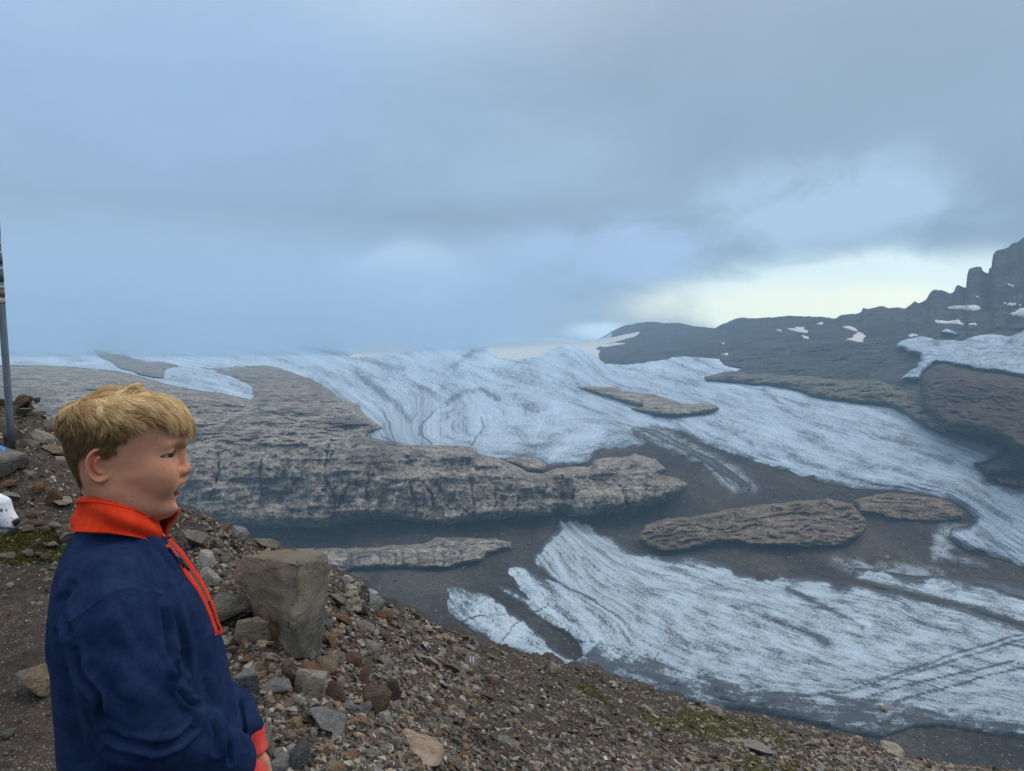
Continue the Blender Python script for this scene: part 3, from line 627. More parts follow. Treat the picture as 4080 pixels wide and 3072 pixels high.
layer('upper_ice_shelf', np.maximum(SD['shelf'], SD['shelf2']), M['ice_up'], 80.0, 18, fbm(Pw*np.array([1/16., 1/16., 1/6.]), 5, 0.6, 74, True)*6, {'flow': np.stack([Vg/110+0.25*mott, Ug/1000, Vg/1000], -1), 'dirt': 0.05+0.22*mott2})
layer('rock_dome', SD['dome'], M['dome'], 112.0, 50, rockrel(20, 75, 1/45., 1/35.), {'crack': zero}, ledge=ledges(30, 14, 0.25, 150))
for k, pl in enumerate([
  P('c4', (365, 865), (400, 872), (402, 881), (380, 877)), P('c4', (448, 861), (512, 864), (508, 850), (570, 853), (562, 868), (600, 880), (590, 892), (550, 889), (500, 878)),
  P('c4', (552, 911), (600, 925), (602, 939), (572, 931)), P('c4', (666, 822), (700, 814), (713, 820), (705, 830)), P('c4', (860, 848), (905, 843), (950, 860), (972, 880), (935, 873)),
  P('c4', (888, 943), (935, 930), (945, 905), (970, 900), (966, 885), (1000, 893), (1028, 917), (1010, 930), (1008, 963), (970, 958), (930, 946)),
  P('c4', (1638, 703), (1700, 692), (1760, 692), (1830, 685), (1870, 690), (1893, 713), (1830, 723), (1740, 713), (1660, 711)),
  P('c4', (1540, 798), (1580, 800), (1640, 806), (1700, 800), (1725, 793), (1737, 813), (1765, 830), (1700, 822), (1560, 817)),
  P('c4', (1788, 828), (1850, 821), (1860, 833)), P('c4', (2050, 667), (2120, 673), (2190, 685), (2120, 684)), P('c4', (2098, 748), (2150, 735), (2180, 712), (2212, 708), (2300, 730), (2240, 778), (2190, 765), (2130, 758)),
  P('c4', (1845, 613), (1887, 629), (1870, 630)), P('c4', (2072, 519), (2138, 542), (2110, 540)), P('c4', (1348, 912), (1380, 899), (1420, 912), (1370, 923)),
  P('c2', (1080, 268), (1250, 250), (1450, 238), (1620, 244), (1500, 264), (1430, 292), (1380, 322), (1250, 340), (1160, 322), (1110, 292)),
  P('c2', (1500, 238), (1650, 248), (1800, 218), (1990, 182), (1965, 205), (1800, 247), (1745, 264), (1702, 288), (1755, 290), (1738, 318), (1690, 302), (1610, 262)),
  P('c2', (1758, 261), (1840, 245), (1902, 249), (1780, 267)), P('c2', (298, 326), (340, 293), (480, 238), (560, 263), (672, 286), (500, 308)),
  P('c3', (2092, 722), (2102, 718), (2120, 770), (2135, 790), (2148, 730), (2152, 735), (2142, 800), (2120, 802)), P('c3', (520, 298), (560, 293), (555, 300)), P('c3', (525, 232), (542, 235), (538, 240))]):
    sdf = wsdf(pl, 2.5)
    lift = 80.0 if k < 14 or k == 18 else 38.0
    layer('snow_patch', sdf, M['snow'], 3.0, 8, None, None, margin=5) if False else None
    h = sstep(sdf, -4, 3)
    dd = ray_dir(Ug, Vg); un = dd/np.linalg.norm(dd, axis=-1, keepdims=True)
    kq = (sdf > -3.0); kq = kq[:-1, :-1] | kq[1:, :-1] | kq[:-1, 1:] | kq[1:, 1:]
    base_off = 30*np.sqrt(np.clip(SD['mount']/30, 0, 1)*(2-np.clip(SD['mount']/30, 0, 1))) + rockrel(30, 71, 1/80., 1/55.)*np.clip(7.02-tt, 0.04, 1)[:, None]*np.clip(SD['mount']/18, 0, 1) if k == 0 else base_off
    upo = 7*np.clip(SD['upper']/16, 0, 1) + rel_up*np.clip(SD['upper']/10, 0, 1)
    doff = 74*np.sqrt(np.clip(SD['dome']/50, 0, 1)*(2-np.clip(SD['dome']/50, 0, 1))) if k == 18 else -1e9
    surf = np.maximum(np.maximum(base_off, upo if k in (14, 15, 16, 17) else -1e9), doff) + np.where(k == 18, 16, 3)
    off = surf - 6 + 8.5*h
    Vx = CAMP + un*(Dg*L_ - base_rel*fade_sky - off)[..., None]
    q = grid_faces(NR, NU, kq)
    if len(q) and k != 18:
        v2, q2 = compact(Vx.reshape(-1, 3), q); tag(link('snow_patch', mesh_np('snow_patch', v2, q2), M['snow']), kind='structure')

# --- haze: one closed box, its long side turned to the left where the fog is deepest
allp = np.concatenate(FAR_PTS)
ph = R(-27); ax = np.array([math.sin(ph), math.cos(ph)]); lt = np.array([math.cos(ph), -math.sin(ph)])
a_ = allp[:, :2]@ax; l_ = allp[:, :2]@lt
amax = a_.max()+60; A_FOG = 2050.0
near_ = a_ < A_FOG
z0 = allp[:, 2].min()-1.0
def vol_box(name, a0, a1, l0, l1, z0, z1, color, dens):
    hv = []
    for z in (z0, z1):
        for (a, l) in ((a0, l0), (a1, l0), (a1, l1), (a0, l1)):
            xy = ax*a+lt*l; hv.append((xy[0], xy[1], z))
    me = bpy.data.meshes.new(name); me.from_pydata(hv, [], [(0, 1, 2, 3), (7, 6, 5, 4), (4, 5, 1, 0), (5, 6, 2, 1), (6, 7, 3, 2), (7, 4, 0, 3)]); me.update()
    hm = bpy.data.materials.new(name); hm.use_nodes = True; n = NT(hm.node_tree)
    vol = n.new('ShaderNodeVolumePrincipled', {'Color': color, 'Density': dens, 'Anisotropy': 0.0})
    o_ = n.new('ShaderNodeOutputMaterial'); n.l.new(vol.outputs[0], o_.inputs['Volume'])
    tag(link(name, me, hm), kind='stuff')
l0 = min(l_.min()-60, -200)
vol_box('haze', -60.0, A_FOG, l0, l_[near_].max()+40, z0, allp[near_, 2].max()+12, HAZE_COLOR, HAZE_DENSITY)
# the cloud that sits on the far ice field begins where the clear air ends
vol_box('fog_bank', A_FOG+3.0, amax, l0, 1520.0, z0, 330.0, (0.64, 0.79, 0.95), 0.0013)
print('haze', l0, l_[near_].max(), allp[near_, 2].max(), amax)
print('far done', round(time.time()-T0, 1))
# ------------------------------------------------------------------ near ground: the moraine crest
sil = P('f', (-700, 760), (-100, 835), (0, 862), (60, 862), (90, 885), (130, 930), (250, 1005), (380, 1095), (430, 1116), (480, 1146), (520, 1171), (560, 1186), (620, 1196), (700, 1221), (740, 1246), (790, 1276), (812, 1302), (900, 1332), (1000, 1380),
        (1100, 1404), (1180, 1429), (1300, 1448), (1400, 1492), (1500, 1523), (1600, 1545), (1680, 1563), (1780, 1584), (1850, 1602), (1950, 1636), (2080, 1657), (2212, 1668), (2400, 1705), (2900, 1800))
slx, sly = np.array(sil).T
gcols = [  # u, (mid v, mid D), (bottom D at v=1666), D at v=2600, silhouette D
 (-500, (1215, 4.50), 2.42, 1.22, 8.5), (0, (1215, 4.50), 2.42, 1.22, 8.5), (400, (1300, 3.9), 2.42, 1.22, 6.6), (600, (1400, 3.35), 2.42, 1.22, 6.0), (800, (1480, 3.6), 2.5, 1.23, 8.0),
 (1000, (1560, 4.3), 3.1, 1.5, 12.0), (1300, (1580, 9.0), 5.5, 1.9, 20.0), (1700, (1620, 19.0), 13.0, 2.8, 30.0), (2212, (1760, 34.0), 42.2, 4.0, 42.0), (2800, (1900, 30.0), 50.0, 5.0, 52.0)]
NGU = 1000
gu = np.linspace(-700, 4900, NGU)
gcu = [g[0]*S for g in gcols]
sv = np.interp(gu, slx, sly)
itp = lambda vals: smooth1(np.interp(gu, gcu, vals), 91)
midv = np.minimum(np.maximum(itp([g[1][0]*S for g in gcols]), sv+60), 2600*S-300)
midl = itp([math.log(g[1][1]) for g in gcols]); botl = itp([math.log(g[3]) for g in gcols]); sill = itp([math.log(g[4]) for g in gcols])
midl = np.minimum(midl, sill-0.05)
b16 = itp([math.log(g[2]) for g in gcols])
ROWG = np.concatenate([np.linspace(0, 1, 60)[:-1], 1+np.linspace(0, 1, 380)])
def gprof(u):
    pass
# columns: v from 2600 (t=0) to 1666 (t=.45) to mid to silhouette, log D interpolated over v with a smooth cubic
def colinterp(vq, k):
    """log depth for column k at heights vq"""
    vs = [2600*S, 1666*S, midv[k], sv[k]]; ls = [botl[k], b16[k], midl[k], sill[k]]
    if midv[k] > 1666*S-40: vs = [2600*S, midv[k], sv[k]]; ls = [botl[k], midl[k], sill[k]]
    if sv[k] > 1666*S: pass
    vs = np.array(vs[::-1]); ls = np.array(ls[::-1])
    return np.interp(vq, vs, ls)
nrow = 420
sgrid = np.concatenate([np.linspace(0, 1, nrow)])
VG = sv[None]+(2600*S-sv)[None]*(1-sgrid[:, None])**1.6
LG = np.zeros_like(VG)
for k in range(NGU): LG[:, k] = colinterp(VG[:, k], k)
# smooth across rows and columns
for _ in range(3):
    kk = np.hanning(33); kk /= kk.sum()
    pad = np.pad(LG, ((16, 16), (0, 0)), mode='reflect', reflect_type='odd'); LG = sum(kk[i]*pad[i:i+nrow] for i in range(33))
    kk2 = np.hanning(25); kk2 /= kk2.sum()
    pad = np.pad(LG, ((0, 0), (12, 12)), mode='edge'); LG = sum(kk2[i]*pad[:, i:i+NGU] for i in range(25))
UG = np.broadcast_to(gu, VG.shape)
DG = np.exp(LG)
PG = pt(UG, VG, DG)
lump = fbm(PG*np.array([1.1, 1.1, 1.1]), 5, 0.55, 81)*0.05*np.clip(DG/2.5, 0.5, 6) + fbm(PG*9, 3, 0.6, 82)*0.010*np.clip(DG/2.5, 0.6, 3)
PG2 = PG.copy(); PG2[..., 2] += lump
# beyond the crest the ground falls away steeply
last = PG2[-1]; ex = []
for f, drop in ((0.4, 0.05), (1.0, 0.35), (2.5, 1.6), (8, 7.5), (40, 42), (150, 165)):
    e = last.copy(); hd = last[:, :2]/np.linalg.norm(last[:, :2], axis=1, keepdims=True); e[:, :2] += hd*f; e[:, 2] -= drop; ex.append(e)
PGx = np.concatenate([PG2, np.array(ex)], 0)
moss_polys = [P('l', (-300, 1330), (0, 1300), (120, 1250), (300, 1240), (420, 1260), (500, 1330), (560, 1420), (480, 1490), (300, 1500), (120, 1540), (0, 1500), (-300, 1600)),
              P('c7', (1260, 670), (1330, 680), (1430, 740), (1500, 800), (1560, 850), (1500, 850), (1400, 800), (1300, 720)),
              P('c7', (1640, 860), (1800, 880), (2000, 870), (2212, 950), (2212, 1080), (1950, 1000), (1780, 980)),
              P('c6', (0, 970), (200, 1020), (420, 1070), (560, 1100), (760, 1200), (900, 1260), (700, 1290), (420, 1250), (100, 1160), (0, 1150)),
              P('c6', (300, 1330), (620, 1330), (760, 1380), (760, 1420), (300, 1420)), P('c7', (640, 930), (700, 950), (720, 975), (670, 975))]
moss = np.zeros(UG.shape)
for mp in moss_polys: moss = np.maximum(moss, sstep(poly_sdf(UG, VG, mp)+14*fbm(np.stack([UG/40, VG/30, UG*0], -1), 3, 0.6, 83), -22, 22))
def ground_mat():
    m, n = new_mat('stony_moraine_earth')
    g = n.new('ShaderNodeNewGeometry').outputs['Position']
    a = n.noise(n.scale(g, (1, 1, 1)), 1.3, 6, 0.62); b = n.noise(g, 14.0, 5, 0.65); c = n.noise(g, 70.0, 4, 0.7)
    col = n.ramp(n.math('ADD', n.math('MULTIPLY', a, 0.35), n.math('ADD', n.math('MULTIPLY', b, 0.35), n.math('MULTIPLY', c, 0.3))),
                 [(0.38, (0.018, 0.015, 0.013)), (0.48, (0.038, 0.030, 0.025)), (0.56, (0.068, 0.054, 0.044)), (0.66, (0.11, 0.092, 0.078))])
    v = n.new('ShaderNodeTexVoronoi', {'Vector': g, 'Scale': 60.0}); v2 = n.new('ShaderNodeTexVoronoi', {'Vector': g, 'Scale': 26.0})
    pc = n.ramp(n.new('ShaderNodeSeparateColor', {0: v.outputs['Color']}).outputs[0], [(0.0, (0.03, 0.026, 0.024)), (0.4, (0.075, 0.062, 0.052)), (0.75, (0.12, 0.10, 0.085)), (0.93, (0.19, 0.175, 0.155)), (1.0, (0.32, 0.31, 0.29))])
    f = n.math('MULTIPLY', n.math('SUBTRACT', 1.0, n.smooth(v.outputs['Distance'], 0.28, 0.5)), n.smooth(a, 0.40, 0.52))
    col = n.mix(n.math('MULTIPLY', f, 0.8), col, pc)
    mo = attr_node(n, 'moss').outputs['Fac']
    col = n.mix(n.math('MULTIPLY', n.smooth(n.math('ADD', mo, n.math('SUBTRACT', b, 0.5)), 0.35, 0.75), 0.75), col, n.ramp(c, [(0.35, (0.02, 0.024, 0.008)), (0.65, (0.075, 0.085, 0.02))]))
    h = n.math('ADD', n.math('MULTIPLY', f, 0.5), n.math('ADD', n.math('MULTIPLY', b, 0.8), n.math('MULTIPLY', c, 0.4)))
    finish(n, col, 0.9, h, 0.9, 0.02)
    return m
M['ground'] = ground_mat()
me = mesh_np('ground', PGx.reshape(-1, 3), grid_faces(len(PGx), NGU))
attr(me, 'moss', np.concatenate([moss, np.zeros((len(ex), NGU))]).ravel())
tag(link('ground', me, M['ground']), kind='structure')

# look-up from photo pixel to a point on the near ground
def ground_at(u, v):
    u = np.atleast_1d(np.asarray(u, float)); v = np.atleast_1d(np.asarray(v, float))
    fi = np.clip((u-gu[0])/(gu[1]-gu[0]), 0, NGU-1.001); i = fi.astype(int); fx = fi-i
    s_ = sv[i]*(1-fx)+sv[i+1]*fx
    q = np.clip((v-s_)/(2600*S-s_), 0, 1); sg = 1-q**(1/1.6)
    fj = np.clip(sg*(nrow-1), 0, nrow-1.001); j = fj.astype(int); fyy = fj-j
    return (PG2[j, i]*((1-fx)*(1-fyy))[:, None]+PG2[j, i+1]*(fx*(1-fyy))[:, None]+PG2[j+1, i]*((1-fx)*fyy)[:, None]+PG2[j+1, i+1]*(fx*fyy)[:, None])
def sil_at(u): return np.interp(u, gu, sv)
_e1 = np.zeros_like(PG); _e1[:, 1:-1] = PG[:, 2:]-PG[:, :-2]; _e2 = np.zeros_like(PG); _e2[1:-1] = PG[2:]-PG[:-2]
GN = np.cross(_e1, _e2); GN /= np.linalg.norm(GN, axis=-1, keepdims=True)+1e-12; GN[GN[..., 2] < 0] *= -1
def gnormal(u, v):
    i = np.clip(((np.atleast_1d(u)-gu[0])/(gu[1]-gu[0])).astype(int), 2, NGU-3); s_ = sv[i]
    j = np.clip(((1-np.clip((np.atleast_1d(v)-s_)/(2600*S-s_), 0, 1)**(1/1.6))*(nrow-1)).astype(int), 4, nrow-6)
    return GN[j, i]

# ------------------------------------------------------------------ stones
def stone_mat():
    m, n = new_mat('weathered_stone')
    tcn = n.new('ShaderNodeTexCoord').outputs['Object']; oi = n.new('ShaderNodeObjectInfo')
    off = n.vmath('ADD', tcn, n.new('ShaderNodeCombineXYZ', {0: n.math('MULTIPLY', oi.outputs['Random'], 31.0), 1: n.math('MULTIPLY', oi.outputs['Random'], 57.0)}).outputs[0])
    a = n.noise(off, 2.2, 6, 0.65, 0.6); b = n.noise(off, 9.0, 6, 0.7, 0.3); str_ = n.noise(n.scale(off, (1.2, 1.2, 9.0)), 1.2, 5, 0.6, 0.8); sp = n.noise(off, 45.0, 3, 0.7)
    base = oi.outputs['Color']
    x = n.math('ADD', n.math('MULTIPLY', a, 0.4), n.math('ADD', n.math('MULTIPLY', b, 0.35), n.math('MULTIPLY', str_, 0.25)))
    col = n.mix(1.0, base, n.ramp(x, [(0.36, (0.34, 0.32, 0.31)), (0.48, (0.85, 0.84, 0.83)), (0.58, (1.4, 1.37, 1.30)), (0.68, (2.1, 2.0, 1.85))]), 'MULTIPLY')
    col = n.mix(n.math('MULTIPLY', n.smooth(a, 0.54, 0.66), 0.5), col, (0.15, 0.085, 0.045))
    col = n.mix(n.math('MULTIPLY', n.smooth(sp, 0.52, 0.72), 0.35), col, n.mix(1.0, col, (0.45, 0.45, 0.45), 'MULTIPLY'))
    wv = n.new('ShaderNodeTexWave', {'Vector': off, 'Scale': 0.55, 'Distortion': 7.0, 'Detail': 3.0})
    vein = n.math('MULTIPLY', n.math('GREATER_THAN', oi.outputs['Alpha'], 0.75), n.smooth(wv.outputs['Fac'], 0.975, 0.995))
    col = n.mix(n.math('MULTIPLY', vein, 0.7), col, (0.5, 0.5, 0.48))
    g = n.new('ShaderNodeNewGeometry')
    dust = n.math('MULTIPLY', n.smooth(n.new('ShaderNodeSeparateXYZ', {0: g.outputs['Normal']}).outputs[2], 0.1, -0.7), 0.0)
    h = n.math('ADD', n.math('MULTIPLY', b, 1.0), n.math('ADD', n.math('MULTIPLY', a, 1.2), n.math('ADD', n.math('MULTIPLY', str_, 0.7), n.math('MULTIPLY', sp, 0.15))))
    finish(n, col, 0.82, h, 0.8, 0.10, 0.3)
    return m
M['stone'] = stone_mat()
def hull_mesh(pts, bevel=0.06, sub=1, rough=0.03, seed=0, smooth=False, freq=2.5):
    bm = bmesh.new()
    for p in pts: bm.verts.new(p)
    r = bmesh.ops.convex_hull(bm, input=bm.verts)
    bmesh.ops.delete(bm, geom=[x for x in set(r['geom_interior']+r['geom_unused']) if isinstance(x, bmesh.types.BMVert)], context='VERTS')
    bmesh.ops.dissolve_limit(bm, angle_limit=0.2, verts=bm.verts, edges=bm.edges)
    if bevel > 0:
        try: bmesh.ops.bevel(bm, geom=list(bm.edges), offset=bevel, segments=2, profile=0.6, affect='EDGES', clamp_overlap=True)
        except Exception: pass
    bmesh.ops.triangulate(bm, faces=bm.faces)
    for _ in range(sub): bmesh.ops.subdivide_edges(bm, edges=bm.edges, cuts=1, use_grid_fill=True)
    bmesh.ops.triangulate(bm, faces=bm.faces)
    bmesh.ops.recalc_face_normals(bm, faces=bm.faces)
    V = np.array([v.co[:] for v in bm.verts]); bm.normal_update(); Nn = np.array([v.normal[:] for v in bm.verts])
    d = fbm(V*freq+seed*7.7, 4, 0.55, seed)*rough; V2 = V+Nn*d[:, None]
    for v, c in zip(bm.verts, V2): v.co = c
    me = bpy.data.meshes.new('stone'); bm.to_mesh(me); bm.free()
    me.polygons.foreach_set('use_smooth', np.full(len(me.polygons), smooth, bool)); me.update()
    return me
def rand_hull(seed, n=14, sq=(1, 1, 1), boxy=0.0):
    r = np.random.default_rng(seed); p = r.normal(size=(n, 3)); p /= np.linalg.norm(p, axis=1, keepdims=True)
    if boxy > 0:
        q = p/np.abs(p).max(1, keepdims=True)*0.8; p = p*(1-boxy)+q*boxy
    p *= r.uniform(0.82, 1.0, (n, 1)); p = p*np.array(sq)
    return p/np.abs(p).max(0)
VARS = []
for k in range(16):
    me = hull_mesh(rand_hull(100+k, 11+k % 7, boxy=0.5 if k % 3 == 0 else 0.15), 0.07 if k % 2 else 0.14, 2, 0.06, k, True, 2.0)
    me.name = 'stone'; me.materials.append(M['stone']); VARS.append(me)
BASE_EMP = {}
def stone_frame(nrm, rz):
    z = Vector(nrm)*0.75+Vector((0, 0, 0.25)); q = z.normalized().to_track_quat('Z', 'Y')
    return q.to_matrix().to_4x4() @ Matrix.Rotation(rz, 4, 'Z')
COLS = {'tan': (0.30, 0.235, 0.165), 'pale': (0.36, 0.325, 0.27), 'brown': (0.15, 0.105, 0.075), 'dark': (0.085, 0.068, 0.055), 'grey': (0.235, 0.220, 0.198), 'slate': (0.145, 0.142, 0.140),
        'blue': (0.225, 0.228, 0.232), 'white': (0.52, 0.51, 0.47), 'rust': (0.19, 0.105, 0.06), 'olive': (0.19, 0.172, 0.135), 'ochre': (0.30, 0.20, 0.105)}
STONES = []
def stone(crop, x, y, w_, h_, color, label, name='stone', cat='stone', vein=False, var=None, sink=0.30, rz=None, tilt=0.0, mesh=None, group=None, depth=0.8, tall=False, roll=0.0):
    """a stone seen in the photo centred on crop pixel x, y with size w_, h_ (crop pixels); it rests on the near ground"""
    u, v = cr(crop, x, y); s_ = CROPS[crop][2]; w_ /= s_; h_ /= s_
    vb = v+h_*0.36
    vb = max(vb, sil_at(u)+3)
    g = ground_at(u, vb)[0]; D = g[1]
    k = len(STONES); r = random.Random(k*13+5)
    sx = w_/F*D/2*1.32; sz = h_/F*D/2*1.32; sy = sx*depth
    nm = gnormal(u, vb)[0]
    el = max(0.1, (vb-1328)/F)
    szz = max(sz*(1.0 if tall else 1.0), 0.25*sx)
    o = bpy.data.objects.new(name, mesh or VARS[(var if var is not None else r.randrange(16))]); COL.objects.link(o)
    fr = stone_frame(nm*0.35 if tall else nm*0.6+np.array([0, 0, .4]), 0) @ Matrix.Rotation(roll, 4, 'Y') @ Matrix.Rotation(rz if rz is not None else 0, 4, 'Z')
    # stand the stone so that its picture centre is x, y
    c = pt(u, v, D+sy*0.05)
    o.matrix_world = Matrix.Translation(Vector(c)) @ fr @ Matrix.Diagonal((sx, sy, szz, 1))
    cc = COLS[color]; j = r.uniform(0.88, 1.14)
    o.color = (cc[0]*j, cc[1]*j, cc[2]*j, 1.0 if vein else 0.0)
    tag(o, label, cat, group); STONES.append(o); return o
